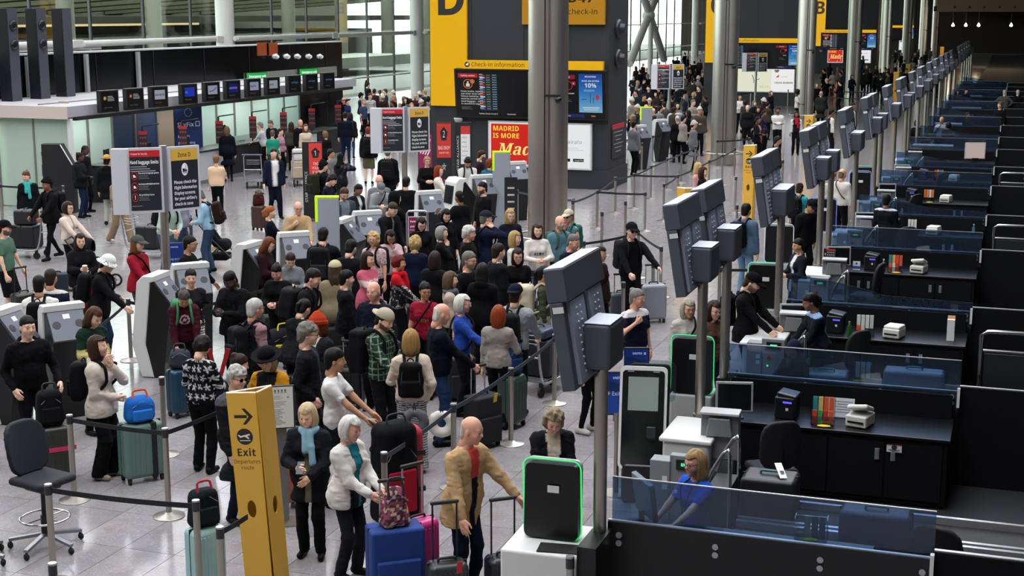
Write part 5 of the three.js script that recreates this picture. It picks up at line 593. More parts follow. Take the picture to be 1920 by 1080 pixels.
function hatGeo(type, cell) {
  const s = new Sdf();
  const dome = (cy, r, plane) => s.prim([-r[0], cy - r[1], -r[2] - 0.02], [r[0], cy + r[1], r[2]], (x, y, z) => { const X = x / r[0], Y = (y - cy) / r[1], Z = (z + 0.014) / r[2]; return Math.max((Math.hypot(X, Y, Z) - 1) * 0.09, plane(x, y, z)); }, 0.012);
  if (type === 'cap' || type === 'capback') {
    const k = type === 'cap' ? 1 : -1; dome(0.045, [0.092, 0.098, 0.112], (x, y, z) => 0.042 - y + z * 0.06);
    s.prim([-0.09, -0.01, -0.22], [0.09, 0.1, 0.22], (x, y, z) => { const Z = z * k - 0.08, e = Math.hypot(x / 0.08, Z / 0.11) - 1; return Math.max(e * 0.07, Math.abs(y - 0.056 + Math.max(0, Z) * 0.22 + x * x * 2.4) - 0.009); }, 0.006);
  } else if (type === 'beanie') { dome(0.05, [0.094, 0.105, 0.114], (x, y, z) => 0.02 - y + z * 0.35); s.cone(V(0, 0.14, -0.03), V(0, 0.15, -0.05), 0.03, 0.02, 0.05); s.prim([-0.1, 0, -0.14], [0.1, 0.09, 0.12], (x, y, z) => Math.max(Math.abs(Math.hypot(x / 0.094, (z + 0.014) / 0.114) - 1) * 0.1 - 0.008, Math.abs(y - 0.045 - z * 0.35) - 0.024), 0.008); }
  else if (type === 'bucket') { dome(0.06, [0.094, 0.09, 0.108], (x, y) => 0.04 - y); s.prim([-0.17, -0.03, -0.18], [0.17, 0.07, 0.16], (x, y, z) => { const r = Math.hypot(x, (z + 0.014) * 0.92); return Math.max(Math.abs(y - 0.055 + Math.max(0, r - 0.085) * 0.8) - 0.009, r - 0.15, 0.08 - r); }, 0.008); }
  else if (type === 'hood') { s.ell(V(0, 0.025, -0.03), [0.108, 0.125, 0.125], null, 0.03).ell(V(0, -0.1, -0.05), [0.11, 0.1, 0.1], null, 0.06); s.cut((x, y, z) => Math.min(z - 0.04, 0.075 - y)); }
  else { const w = 0.165; dome(0.07, [0.09, 0.088, 0.104], (x, y) => 0.045 - y); s.prim([-w, 0.02, -w - 0.02], [w, 0.1, w], (x, y, z) => { const r = Math.hypot(x, z + 0.014); return Math.max(Math.abs(y - 0.05 - (r > 0.1 ? (r - 0.1) * 0.15 : 0)) - 0.008, r - w); }, 0.008); }
  return s.mesh(Math.min(cell, 0.016), { amp: 0.002, freq: [16, 16, 16] });
}
const hcache = {};
const hairOf = (st, c) => (hcache[st + c] ??= hairGeo(st, c));
const hatOf = (st, c) => (hcache['hat' + st + c] ??= hatGeo(st, c));
function handGeo(W, dir, thumb, left, curl, S, lod, skin) {
  const X = thumb.clone().addScaledVector(dir, -thumb.dot(dir)).normalize(), Z = V().crossVectors(X, dir), k = left ? -1 : 1, s = new Sdf(), c = (x, y, z) => V().copy(W).addScaledVector(X, x * S).addScaledVector(dir, y * S).addScaledVector(Z, z * k * S);
  s.cone(c(0, -0.03, 0), c(0, 0.02, 0), 0.027 * S, 0.027 * S, 0.02);
  if (lod === 2) s.cone(c(0, 0, 0), c(0, 0.1, 0.02), 0.034 * S, 0.026 * S, 0.02);
  else {
    s.cone(c(-0.018, 0.025, 0), c(-0.024, 0.075, 0), 0.02 * S, 0.016 * S, 0.02).cone(c(0.015, 0.025, 0), c(0.022, 0.075, 0), 0.021 * S, 0.017 * S, 0.02);
    const L = [0.062, 0.072, 0.067, 0.052];
    for (let i = 0; i < 4; i++) { const x = 0.03 - i * 0.02, a = curl * 0.8, b = curl * 1.7, y0 = 0.082 - Math.abs(i - 1.2) * 0.005, y1 = y0 + L[i] * 0.55 * Math.cos(a), z1 = L[i] * 0.55 * Math.sin(a), r = (lod ? 0.0105 : 0.009) * S; s.cone(c(x, y0, 0), c(x * 1.08, y1, z1), r * 1.08, r, 0.005).cone(c(x * 1.08, y1, z1), c(x * 1.1, y1 + L[i] * 0.5 * Math.cos(b), z1 + L[i] * 0.5 * Math.sin(b)), r, r * 0.85, 0.004); }
    s.cone(c(0.026, 0.02, 0.004), c(0.05, 0.052, 0.018), 0.015 * S, 0.012 * S, 0.012).cone(c(0.05, 0.052, 0.018), c(0.054, 0.085, 0.03), 0.011 * S, 0.009 * S, 0.006);
  }
  return s.mesh([0.008, 0.0145, 0.034][lod], { color: () => skin });
}
const people = [];
function person(o) {
  const S = (o.h ?? 1.7) / 1.75, f = o.m !== 1, fat = o.b ?? 1, lean = (o.ln ?? 0) * R, cl = Math.cos(lean), sl = Math.sin(lean), y0 = 0.95;
  const T = (x, y, z) => V(x * S, (y0 + (y - y0) * cl - z * sl) * S, (z * cl + (y - y0) * sl) * S);
  const inv = (x, y, z) => { const Y = y / S - y0, Z = z / S; return { x: x / S, y: y0 + Y * cl + Z * sl, z: Z * cl - Y * sl }; };
  const hy = (o.hy ?? 0) * R, hp = (o.hp ?? 5) * R, HR = new THREE.Matrix4().makeRotationFromEuler(new THREE.Euler(hp, hy, (o.hr2 ?? 0) * R, 'YXZ'));
  const N = T(0, 1.475, -0.012), Hc = V(0, 0.15 * S, 0.024 * S).applyMatrix4(HR.clone()).add(N);
  const hs = S * (o.hd ?? 1.03), HM = new THREE.Matrix4().makeTranslation(Hc.x, Hc.y, Hc.z).multiply(HR).multiply(new THREE.Matrix4().makeScale(hs, hs, hs));
  const top = V(0, o.cap ? 0.15 : o.hr ? 0.14 : 0.125, -0.015).applyMatrix4(HM);
  const w0 = o.at ? V(o.at[0], 0, o.at[1]) : atH(o.x, o.y, top.y);
  const ry = toCam(w0.x, w0.z) + (o.a ?? 0) * R, off = V(top.x, 0, top.z).applyAxisAngle(V(0, 1, 0), ry), px = o.at ? w0.x : w0.x - off.x, pz = o.at ? w0.z : w0.z - off.z;
  const dz = depth(V(px, 1, pz)), lod = o.lod ?? (dz < 21 ? 0 : dz < 37 ? 1 : 2), C = [0.0205, 0.034, 0.056][lod], HC = [0.0092, 0.0155, 0.032][lod];
  const g = thing('person', o.t, 'person', px, o.py ?? 0, pz, ry, o.g);
  const skin = SKIN[o.sk ?? 0], tt = o.tp ?? ['shirt', '#16171b'], bt = o.bt ?? ['jeans', '#15161b'], [inf, hem, slv] = TOPS[tt[0]], infl = inf + (o.puff ?? 0);
  const sw = (f ? 0.162 : 0.185) * (0.85 + 0.15 * fat);
  // joints
  const arms = [1, -1].map((k) => {
    const key = (k > 0 ? o.L : o.R) ?? 'down', t = Array.isArray(key) ? key : ARM[key], sh = T(k * sw, 1.385 - infl * 0.5, -0.005), tgt = T(k * t[0], t[1], t[2]);
    const up = ['chin', 'ear', 'strap'].includes(key), pole = up ? V(k * 0.7, -1, 0.35) : V(k * (key === 'hip' ? 1.4 : t[0] < 0.1 && t[1] < 1.3 ? 1.1 : 0.55), key === 'up' ? 0.4 : -0.9, key === 'hip' ? 0 : -0.75), [el, wr] = twoBone(sh, tgt, 0.285 * S, 0.25 * S, pole);
    return { k, sh, el, wr, key };
  });
  const wk = o.wk ?? 0, legs = [1, -1].map((k) => { const hip = V(k * 0.085 * S, 0.9 * S, 0), an = V(k * (o.st ?? 0.1) * S, 0.09 * S + (wk && k < 0 ? 0.05 * S : 0), (wk ? k * wk * 0.3 : k * 0.03) * S), [kn, a2] = twoBone(hip, an, 0.42 * S, 0.41 * S, V(0, 0, 1)); return { k, hip, kn, an: a2 }; });
  const flatcap = (s, ax, ay, bx, by, r, fl, k, z0 = 0) => {
    const A = T(ax, ay, z0), B = T(bx, by, z0), m = (r + 0.02) * S, L = (bx - ax) ** 2 + (by - ay) ** 2 || 1e-9;
    s.prim([Math.min(A.x, B.x) - m, Math.min(A.y, B.y) - m, Math.min(A.z, B.z) - m], [Math.max(A.x, B.x) + m, Math.max(A.y, B.y) + m, Math.max(A.z, B.z) + m], (x, y, z) => { const u = inv(x, y, z), X = u.x - ax, Y = u.y - ay, Z = (u.z - z0) / fl; let t = (X * (bx - ax) + Y * (by - ay)) / L; t = t < 0 ? 0 : t > 1 ? 1 : t; return (Math.hypot(X - (bx - ax) * t, Y - (by - ay) * t, Z) - r) * S * (0.55 + 0.45 * fl); }, k * S);
  };
  const torso = (s, i, low = true) => {
    flatcap(s, -0.07, 1.31, 0.07, 1.31, (f ? 0.112 : 0.128) * (0.8 + 0.2 * fat) + i, 0.8, 0.06);
    flatcap(s, -0.045, 1.1, 0.045, 1.1, (f ? 0.098 : 0.112) * fat + i, 0.86, 0.1, 0.012 * (fat - 0.7) * 3);
    if (low) flatcap(s, -0.06, 0.95, 0.06, 0.95, (f ? 0.118 : 0.112) * (0.7 + 0.3 * fat) + i, 0.84, 0.1);
    if (f && o.m !== 2) for (const k of [-1, 1]) { const c = T(k * 0.07, 1.255, 0.075); s.cone(c, c, (0.062 + i * 0.6) * S, (0.062 + i * 0.6) * S, 0.05); }
    for (const k of [-1, 1]) s.cone(T(k * 0.035, 1.445 - Math.max(0, i) * 0.9, -0.018), T(k * sw * 0.92, 1.388 - Math.max(0, i) * 0.75, -0.01), (0.04 + i) * S, (0.047 + i) * S, 0.05);
  };
  const bare = o.bare ?? (bt[0] === 'short' || bt[0] === 'skirt' || bt[0] === 'dress');
  // one continuous body: head, neck, trunk, arms and hands
  const b = new Sdf(); torso(b, -0.012, false);
  b.cone(T(0, 1.4, -0.02), V().lerpVectors(N, Hc, 0.35), 0.06 * S, 0.052 * S, 0.03);
  for (const { sh, el, wr } of arms) b.cone(sh, el, 0.046 * S * (0.8 + 0.2 * fat), 0.038 * S, 0.03).cone(el, wr, 0.037 * S, 0.026 * S, 0.02);
  if (bare) { flatcap(b, -0.06, 0.95, 0.06, 0.95, 0.1, 0.84, 0.06); for (const { hip, kn, an } of legs) b.cone(hip, kn, 0.08 * S, 0.054 * S, 0.03).cone(kn, V().lerpVectors(kn, an, 0.35), 0.052 * S, 0.056 * S, 0.02).cone(V().lerpVectors(kn, an, 0.35), an, 0.056 * S, 0.036 * S, 0.02); }
  const hair = o.hr ?? ['short', '#1d1815'];
  const hg = headGeo(HC, { f, skin, beard: o.beard, hairC: hair && hair[1] }); hg.applyMatrix4(HM);
  const bodyG = [b.mesh(slv < 1 || bare ? C : C * 2, { color: () => skin }), hg];
  for (const { k, el, wr, key } of arms) { const dir = wr.clone().sub(el).normalize(), thumb = Math.abs(dir.y) > 0.8 && dir.y < 0 ? V(-k * 0.25, 0, 1) : V(-k * 0.35, 1, 0.25), grip = ['handle', 'pull', 'hold', 'phone', 'strap'].includes(key); if (key === 'down' || key === 'slack') dir.lerp(V(0, -1, 0), 0.4).normalize(); bodyG.push(handGeo(wr.clone().addScaledVector(dir, 0.012), dir, thumb, k > 0, grip ? 1.05 : 0.35, S, lod, skin)); }
  mesh('body', mergeGeometries(bodyG), skinM, g);
  // top
  const t = new Sdf(); torso(t, infl);
  if (hem < 0.86) { const w = hem < 0.6 ? 0.145 : 0.13; flatcap(t, -0.05, 0.95, 0.05, 0.95, w * (0.75 + 0.25 * fat) + infl, 0.88, 0.08); flatcap(t, -0.055, hem, 0.055, hem, w * (0.8 + 0.2 * fat) + infl + 0.012, 0.92, 0.12); }
  for (const { sh, el, wr } of arms) { const ar = (0.048 * (0.8 + 0.2 * fat) + infl) * S, e = (0.04 + infl * 0.9) * S, w = (0.03 + infl * 0.75) * S; if (slv >= 1) t.cone(sh, el, ar, e, 0.035).cone(el, V().lerpVectors(el, wr, 0.97), e, w, 0.02); else if (slv > 0) t.cone(sh, V().lerpVectors(sh, el, slv), ar, e * 1.08, 0.035); }
  if (o.hood) t.ell(T(0, 1.45, -0.085), [0.115 * S, 0.07 * S, 0.06 * S], null, 0.04);
  if (o.collar) t.cone(T(0, 1.45, -0.005), T(0, 1.455 + o.collar, 0.005), 0.07 * S, 0.066 * S, 0.02);
  t.cut((x, y, z) => { const u = inv(x, y, z); const d = Math.hypot(u.x, u.z - 0.01); return Math.max(hem - u.y, o.hood && u.z < -0.03 ? -1 : Math.min(u.y - 1.455 - (o.collar ?? 0), 0.11 - d)) * S; });
  const pat = tt[2] && tt[2](tt[1]);
  const armS = arms.map(({ sh, el }) => [sh, el.clone().sub(sh)]);
  const color = pat && ((x, y, z) => { const u = inv(x, y, z); let arm = false; if (Math.abs(u.x) > sw * 0.82) arm = true; for (const { el, wr, sh } of arms) { const P = V(x, y, z); const d1 = new THREE.Line3(el, wr).closestPointToPoint(P, true, V()).distanceTo(P), l = new THREE.Line3(sh, el), tt2 = l.closestPointToPointParameter(P, true), d2 = l.at(tt2, V()).distanceTo(P); if (d1 < (0.045 + infl) * S || (d2 < (0.052 + infl) * S && tt2 > 0.3)) arm = true; } u.arm = arm; return pat(u); });
  const tg = t.mesh(pat && lod < 2 ? C * (o.fine ?? 0.75) : C, { amp: [0.012, 0.011, 0.006][lod], amp2: [0.007, 0.004, 0][lod], freq: [10, 7, 10], ph: people.length * 3.7, color });
  const topName = { tee: 't_shirt', shirt: 'shirt', sweat: 'sweater', jacket: 'jacket', blazer: 'blazer', coat: 'coat', long: 'long_jacket', tank: 'vest_top', dress: 'dress' }[tt[0]];
  mesh(topName, tg, pat ? vcol : cloth(tt[1]), g);
  // legs
  if (bt[0] !== 'none') {
    const [ra, rk, rb] = LEGS[bt[0]], l = new Sdf(); flatcap(l, -0.06, 0.95, 0.06, 0.95, (f ? 0.124 : 0.118) * (0.7 + 0.3 * fat), 0.84, 0.06);
    for (const { hip, kn, an } of legs) { const q = 0.8 + 0.2 * fat; if (rb) l.cone(hip, kn, ra * q * S, rk * q * S, 0.03).cone(kn, an.clone().add(V(0, -0.03 * S, 0)), rk * q * S, rb * S, 0.02); else l.cone(hip, V().lerpVectors(hip, kn, 0.95), ra * q * S, rk * q * S * 1.1, 0.03); }
    l.cut((x, y) => (rb ? (bt[0] === 'skirt' ? 0.3 : 0.045) : 0.47) * S - y); l.cut((x, y) => y - 1.0 * S);
    const p2 = bt[2] && bt[2](bt[1]);
    mesh(bt[0] === 'skirt' ? 'skirt' : bt[0] === 'short' ? 'shorts' : 'trousers', l.mesh(p2 ? C * 0.7 : C, { amp: 0.009, amp2: [0.006, 0.003, 0][lod], freq: [9, 7, 9], ph: people.length * 1.3, color: p2 && ((x, y, z) => p2({ x: x / S, y: y / S, z: z / S })) }), p2 ? vcol : cloth(bt[1], 0.85), g);
  }
  for (const { k, an } of legs) { const s = new Sdf(), bx = an.x, bz = an.z, by = an.y - 0.09 * S; s.cone(V(bx, by + 0.045 * S, bz - 0.04 * S), V(bx + k * 0.02, by + 0.036 * S, bz + 0.13 * S), 0.042 * S, 0.037 * S, 0.02).cone(V(bx, by + 0.05 * S, bz - 0.01 * S), V(bx, by + 0.085 * S, bz - 0.01 * S), 0.04 * S, 0.036 * S, 0.03); s.cut((x, y) => by + 0.002 - y); mesh('shoe', s.mesh(lod === 2 ? 0.036 : lod ? 0.022 : 0.015), cloth(o.sh ?? '#131315', 0.5), g); }
  // hair, hats, glasses
  const put = (name, geo, m) => { const q = mesh(name, geo, m, g); q.matrixAutoUpdate = true; HM.decompose(q.position, q.quaternion, q.scale); return q; };
  if (hair && hair[0] !== 'bald') put(hair[0] === 'scarf' ? 'headscarf' : 'hair', hairOf(hair[0], HC), (mats['hair' + hair] ??= new THREE.MeshPhysicalMaterial({ color: hair[1], roughness: hair[0] === 'scarf' ? 0.9 : 0.55, specularIntensity: 0.35, side: THREE.DoubleSide, vertexColors: true })));
  if (o.cap) put({ cap: 'cap', capback: 'cap', beanie: 'beanie', bucket: 'bucket_hat', hood: 'hood' }[o.cap[0]] ?? 'brimmed_hat', hatOf(o.cap[0], HC), cloth(o.cap[1], 0.9)).scale.multiplyScalar(hair && ['long', 'mid', 'bob', 'curly', 'thick'].includes(hair[0]) ? 1.13 : 1.02);
  if (lod < 2 && (o.gl || o.sun)) {
    const gs = []; for (const k of [-1, 1]) { gs.push(torus(0.02, 0.0022, k * 0.032, 0.008, 0.1, 0, 0, 0, Math.PI * 2, 14), bar([k * 0.053, 0.012, 0.098], [k * 0.085, 0.012, -0.01], 0.0028, 5)); }
    gs.push(bar([-0.012, 0.012, 0.102], [0.012, 0.012, 0.102], 0.0028, 5)); const q = put('glasses', mergeGeometries(gs), mat(o.gl === 2 ? '#9a8f80' : '#17130f', 0.4));
    if (o.sun) mesh('lenses', [-1, 1].map((k) => cyl(0.021, 0.021, 0.004, k * 0.032, 0.008, 0.1, Math.PI / 2, 0, 0, 14)), mat('#08090b', 0.1), q);
    if (o.sun === 2) { q.position.add(V(0, 0.075 * hs, -0.01).applyMatrix4(HR)); }
  }
  if (o.scarf) { const s = new Sdf(), c = T(0, 1.45, 0.01); s.prim([c.x - 0.13, c.y - 0.06, c.z - 0.13], [c.x + 0.13, c.y + 0.06, c.z + 0.13], (x, y, z) => Math.hypot(Math.hypot(x - c.x, z - c.z) - 0.085 * S, (y - c.y) * 0.8) - 0.034 * S, 0.03); s.cone(T(0.03, 1.43, 0.11), T(0.05, 1.3, 0.15), 0.036 * S, 0.034 * S, 0.02).cone(T(0.05, 1.3, 0.15), T(0.06, 1.12, 0.16), 0.034 * S, 0.04 * S, 0.02); s.cone(T(-0.03, 1.43, 0.11), T(-0.02, 1.25, 0.15), 0.034 * S, 0.036 * S, 0.02); mesh('scarf', s.mesh(Math.min(C, 0.016), { amp: 0.008, freq: [25, 12, 25] }), cloth(o.scarf, 0.95), g); }
  if (o.lany && lod < 2) mesh('lanyard', [tube([T(0.06, 1.47, -0.02), T(0.07, 1.38, 0.14), T(0.02, 1.12, 0.17)], 0.007, 10, 5), tube([T(-0.06, 1.47, -0.02), T(-0.07, 1.38, 0.14), T(0.0, 1.12, 0.17)], 0.007, 10, 5), box(0.06, 0.085, 0.006, ...T(0.01, 1.07, 0.175).toArray())], cloth(o.lany, 0.7), g);
  if (o.strap && lod < 2) { const k = o.strap[1] ?? 1; mesh('bag_strap', tube([T(k * 0.11, 1.475, -0.02), T(k * 0.06, 1.36, 0.155), T(-k * 0.1, 1.12, 0.175), T(-k * 0.19, 0.98, 0.05), T(-k * 0.1, 1.15, -0.16), T(k * 0.06, 1.38, -0.145)], 0.014, 30, 6, true), cloth(o.strap[0], 0.8), g); }
  const P = { g, T, S, arms, lod, ry, world: (v) => v.clone().applyAxisAngle(V(0, 1, 0), ry).add(V(px, o.py ?? 0, pz)), o };
  people.push(P);
  if (o.pack) backpack(P, ...o.pack);
  if (o.hand) handheld(P, ...o.hand);
  return P;
}
// a rucksack on a back: soft body, front pocket, top loop, two shoulder straps
function backpack(P, color, label, w = 0.3, h = 0.46, d = 0.18, trim) {
  const { S, T } = P, c = P.world(T(0, 1.2, -0.14 - d / 2 - (TOPS[(P.o.tp ?? ['shirt'])[0]][0]))), g = thing('backpack', label, 'backpack', c.x, c.y, c.z, P.ry), ln = (P.o.ln ?? 0) * R, m = cloth(color, 0.75);
  const L = P.lod < 2;
  const bodyS = new Sdf(); bodyS.prim([-w / 2, -h / 2, -d / 2], [w / 2, h / 2, d / 2], (x, y, z) => { const tp = 1 - Math.max(0, y / h) * 0.3, qx = Math.abs(x) - w / 2 * tp + 0.06, qy = Math.abs(y) - h / 2 + 0.06, qz = Math.abs(z) - d / 2 + 0.06; return Math.hypot(Math.max(qx, 0), Math.max(qy, 0), Math.max(qz, 0)) - 0.06; }, 0.02);
  const rot = (q) => { q.rotation.x = ln; return q; };
  rot(mesh('pack_body', bodyS.mesh([0.016, 0.024, 0.035][P.lod], { amp: 0.008, freq: [14, 12, 14], ph: P.g.id }), m, g));
  rot(mesh('pocket', rbox(w * 0.72, h * 0.42, 0.07, 0.03, 0, -h * 0.18, -d / 2 - 0.012), trim ? cloth(trim, 0.8) : m, g));
  if (L) { rot(mesh('zip', [tube([[-w * 0.36, -h * 0.1, -d / 2], [-w * 0.3, h * 0.3, -d / 2 + 0.01], [0, h * 0.42, -d / 2 + 0.03], [w * 0.3, h * 0.3, -d / 2 + 0.01], [w * 0.36, -h * 0.1, -d / 2]], 0.004, 20, 4)], mat('#55585e', 0.5), g)); rot(mesh('grab_loop', torus(0.035, 0.008, 0, h / 2, d / 4, 0, 0, 0, Math.PI, 10), m, g)); }
  for (const k of [-1, 1]) { const loc = (x, y, z) => P.g.worldToLocal ? T(x, y, z) : 0, pts = [T(k * 0.07, 1.38, -0.15), T(k * 0.085, 1.49, -0.02), T(k * 0.095, 1.4, 0.125), T(k * 0.12, 1.22, 0.15), T(k * 0.15, 1.08, 0.0), T(k * 0.1, 1.02, -0.15)].map((v) => P.world(v).sub(c).applyAxisAngle(V(0, 1, 0), -P.ry)); mesh('strap', tube(pts, 0.019, L ? 16 : 8, 5), m, g); }
  return g;
}
function handheld(P, kind, color, label, side = 'R') {
  const a = P.arms[side === 'L' ? 0 : 1], p = P.world(a.wr.clone().add(a.wr.clone().sub(a.el).normalize().multiplyScalar(0.09 * P.S)));
  if (kind === 'phone') { const g = thing('phone', label, 'phone', p.x, p.y, p.z, P.ry); const q = mesh('phone_body', rbox(0.075, 0.15, 0.01, 0.008, 0, 0.02, 0.0, -0.9), mat(color, 0.3), g); mesh('screen', rbox(0.066, 0.138, 0.002, 0.002, 0, 0.0255, -0.0035, -0.9), glow(0x9fb4d8, 0.35), g); }
  if (kind === 'paper') { const g = thing('paper', label, 'paper', p.x, p.y, p.z, P.ry); mesh('sheet', rbox(0.12, 0.17, 0.003, 0.001, 0, 0.04, 0, -0.6), mat(color, 0.8), g); mesh('print', [0.02, 0, -0.02].map((y) => box(0.09, 0.006, 0.004, 0, 0.04 + y, 0.0015 - y * 0.68, -0.6)), mat('#555', 0.8), g); }
  if (kind === 'cup') { const g = thing('paper_cup', label, 'cup', p.x, p.y, p.z); mesh('cup', lathe([[0, -0.05], [0.03, -0.05], [0.042, 0.055], [0.04, 0.055]], 14), mat(color, 0.7), g); mesh('lid', lathe([[0.043, 0.05], [0.043, 0.06], [0.03, 0.068], [0, 0.068]], 14), mat('#e8e4dc', 0.5), g); }
}
// ---------------------------------------------------------------- luggage
function suitcase(px, py, o) {
  const h = o.h ?? 0.66, w = o.w ?? 0.44, d = o.d ?? 0.26, lift = o.lift ?? 0, p = atH(px, py, h + lift), t = thing('suitcase', o.t, 'suitcase', p.x, lift, p.z, toCam(p.x, p.z) + (o.a ?? 0) * R), m = mat(o.c, o.soft ? 0.85 : 0.38), near = depth(p) < 24;
  if (o.flat) t.rotation.set(0, t.rotation.y, 0);
  mesh('shell', [rbox(w, h - 0.06, d, o.soft ? 0.03 : 0.06, 0, 0.06 + (h - 0.06) / 2, 0, 0, 0, 0, 3)], m, t);
  if (near && !o.soft) { const rg = []; for (let i = -3; i <= 3; i++) rg.push(rbox(0.018, h - 0.2, d + 0.012, 0.005, i * w * 0.125, 0.06 + (h - 0.06) / 2, 0, 0, 0, 0, 1)); mesh('ribs', rg, m, t); }
  if (o.soft) mesh('front_pocket', rbox(w * 0.82, h * 0.5, 0.06, 0.02, 0, h * 0.36, d / 2 + 0.01), m, t);
  mesh('zip_seam', rbox(w + 0.006, h - 0.056, 0.014, 0.006, 0, 0.06 + (h - 0.06) / 2, 0), mat('#15161a', 0.6), t);
  for (const [a, b] of [[-1, -1], [1, -1], [-1, 1], [1, 1]]) mesh('wheel', [cyl(0.03, 0.03, 0.03, a * (w / 2 - 0.05), 0.03, b * (d / 2 - 0.04), 0, 0, Math.PI / 2, 12), box(0.04, 0.03, 0.04, a * (w / 2 - 0.05), 0.055, b * (d / 2 - 0.04))], rubber, t);
  mesh('top_grip', tube([[-0.08, h, 0], [-0.07, h + 0.03, 0], [0.07, h + 0.03, 0], [0.08, h, 0]], 0.012, 14, 6), mat('#1a1b1e', 0.6), t);
  if (o.pull) { const q = o.pull, hz = -d / 2 + 0.05; mesh('pull_handle', [bar([-0.11, h - 0.04, hz], [-0.11, h + q, hz], 0.009, 8), bar([0.11, h - 0.04, hz], [0.11, h + q, hz], 0.009, 8)], o.pc ? mat(o.pc, 0.5) : alu, t); mesh('handle_grip', rbox(0.26, 0.035, 0.035, 0.015, 0, h + q, hz), mat('#17181b', 0.6), t); }
  if (o.band) mesh('luggage_strap', o.bandV ? box(0.06, h - 0.05, d + 0.02, w * 0.22, 0.06 + (h - 0.06) / 2, 0) : box(w + 0.02, 0.05, d + 0.02, 0, h * 0.62, 0), mat(o.band, 0.8), t);
  if (o.tagc) mesh('luggage_tag', box(0.05, 0.12, 0.004, 0.08, h - 0.02, d / 2 + 0.012, 0.2), mat(o.tagc, 0.7), t);
  return t;
}
function softBag(px, py, hTop, w, h, d, c, label, cat = 'bag', a = 0, o = {}) {
  const p = o.on ? V(o.on.position.x, 0, o.on.position.z) : atH(px, py, hTop); if (o.on) hTop = h + o.oh; const t = thing(o.n ?? 'holdall', label, cat, p.x, hTop - h, p.z, toCam(p.x, p.z) + a * R), s = new Sdf();
  s.prim([-w / 2, 0, -d / 2], [w / 2, h, d / 2], (x, y, z) => { const r = Math.min(w, h, d) * 0.32, tp = 1 - (o.taper ?? 0.15) * y / h, qx = Math.abs(x) - w / 2 * tp + r, qy = Math.abs(y - h / 2) - h / 2 + r, qz = Math.abs(z) - d / 2 * tp + r; return Math.hypot(Math.max(qx, 0), Math.max(qy, 0), Math.max(qz, 0)) + Math.min(0, Math.max(qx, qy, qz)) - r; }, 0.02);
  mesh('bag_body', s.mesh(o.cell ?? 0.02, { amp: 0.008, freq: [13, 11, 13], ph: px, color: o.dots ? (x, y, z) => { const n = noise(x * 38, y * 38, z * 38); return n > 0.25 ? '#8a4a58' : n < -0.3 ? '#c9a48f' : n < -0.12 ? '#3a2a4a' : c; } : undefined }), o.dots ? vcol : cloth(c, 0.8), t);
  mesh('carry_strap', tube([[-w * 0.25, h * 0.8, d * 0.3], [-w * 0.2, h + 0.07, d * 0.1], [w * 0.2, h + 0.07, d * 0.1], [w * 0.25, h * 0.8, d * 0.3]], 0.012, 18, 6), mat(o.strap ?? '#17181b', 0.7), t);
  if (o.pocket !== false) mesh('pocket', rbox(w * 0.66, h * 0.42, 0.05, 0.02, 0, h * 0.34, d / 2 - 0.012), cloth(o.pc ?? c, 0.8), t);
  mesh('zip', tube([[-w * 0.34, h * 0.66, d * 0.47], [0, h * 0.86, d * 0.4], [w * 0.34, h * 0.66, d * 0.47]], 0.004, 14, 4), mat('#6a6c70', 0.5), t);
  return t;
}
function trolley(px, py, a, label) {
  const p = atH(px, py, 1.05), t = thing('luggage_trolley', label, 'trolley', p.x, 0, p.z, toCam(p.x, p.z) + a * R), m = mat('#b4b6ba', 0.3, 0.8);
  mesh('frame', [...[-1, 1].map((k) => tube([[k * 0.24, 0.2, 0.42], [k * 0.27, 0.2, -0.3], [k * 0.27, 0.45, -0.42], [k * 0.26, 1.0, -0.5], [k * 0.22, 1.05, -0.5]], 0.018, 26, 7)), bar([-0.25, 0.2, 0.35], [0.25, 0.2, 0.35], 0.014), bar([-0.26, 0.2, -0.25], [0.26, 0.2, -0.25], 0.014), bar([-0.26, 0.6, -0.45], [0.26, 0.6, -0.45], 0.014)], m, t);
  mesh('platform', rbox(0.46, 0.02, 0.72, 0.005, 0, 0.215, 0.04), mat('#6b6d72', 0.4, 0.5), t);
  mesh('push_handle', rbox(0.62, 0.05, 0.07, 0.02, 0, 1.06, -0.52), mat('#4b5263', 0.5), t);
  mesh('basket', [0, 1, 2].map((i) => tube([[-0.2, 0.78 + i * 0.06, -0.46], [-0.18, 0.76 + i * 0.06, -0.32], [0.18, 0.76 + i * 0.06, -0.32], [0.2, 0.78 + i * 0.06, -0.46]], 0.006, 18, 5)), m, t);
  for (const [x, z] of [[-0.22, -0.3], [0.22, -0.3], [0, 0.38]]) mesh('wheel', [cyl(0.075, 0.075, 0.035, x, 0.076, z, 0, 0, Math.PI / 2, 18), box(0.05, 0.12, 0.05, x, 0.15, z)], rubber, t);
  return { t, p, ry: t.rotation.y };
}
const onTrolley = (T, x, z) => { const v = V(x, 0, z).applyAxisAngle(V(0, 1, 0), T.ry); return [T.p.x + v.x, T.p.z + v.z]; };
function caseOn(T, x, y, z, w, h, d, c, label, laid = false) { const [X, Z] = onTrolley(T, x, z), t = thing('suitcase', label, 'suitcase', X, y, Z, T.ry); mesh('shell', rbox(w, h, d, 0.05, 0, h / 2, 0, 0, 0, 0, 3), mat(c, 0.5), t); mesh('seam', rbox(w + 0.006, laid ? 0.012 : h, laid ? d : 0.012, 0.004, 0, h / 2, 0), mat('#101114', 0.6), t); mesh('top_grip', tube([[-0.08, h, 0], [-0.07, h + 0.03, 0], [0.07, h + 0.03, 0], [0.08, h, 0]], 0.012, 12, 6), mat('#1a1b1e', 0.6), t); mesh('corner_wheel', [[-1, -1], [1, -1], [-1, 1], [1, 1]].map(([a, b]) => ball(0.022, a * (w / 2 - 0.05), 0.012, b * (d / 2 - 0.04), 1, 0.6, 1, 8)), rubber, t); return t; }
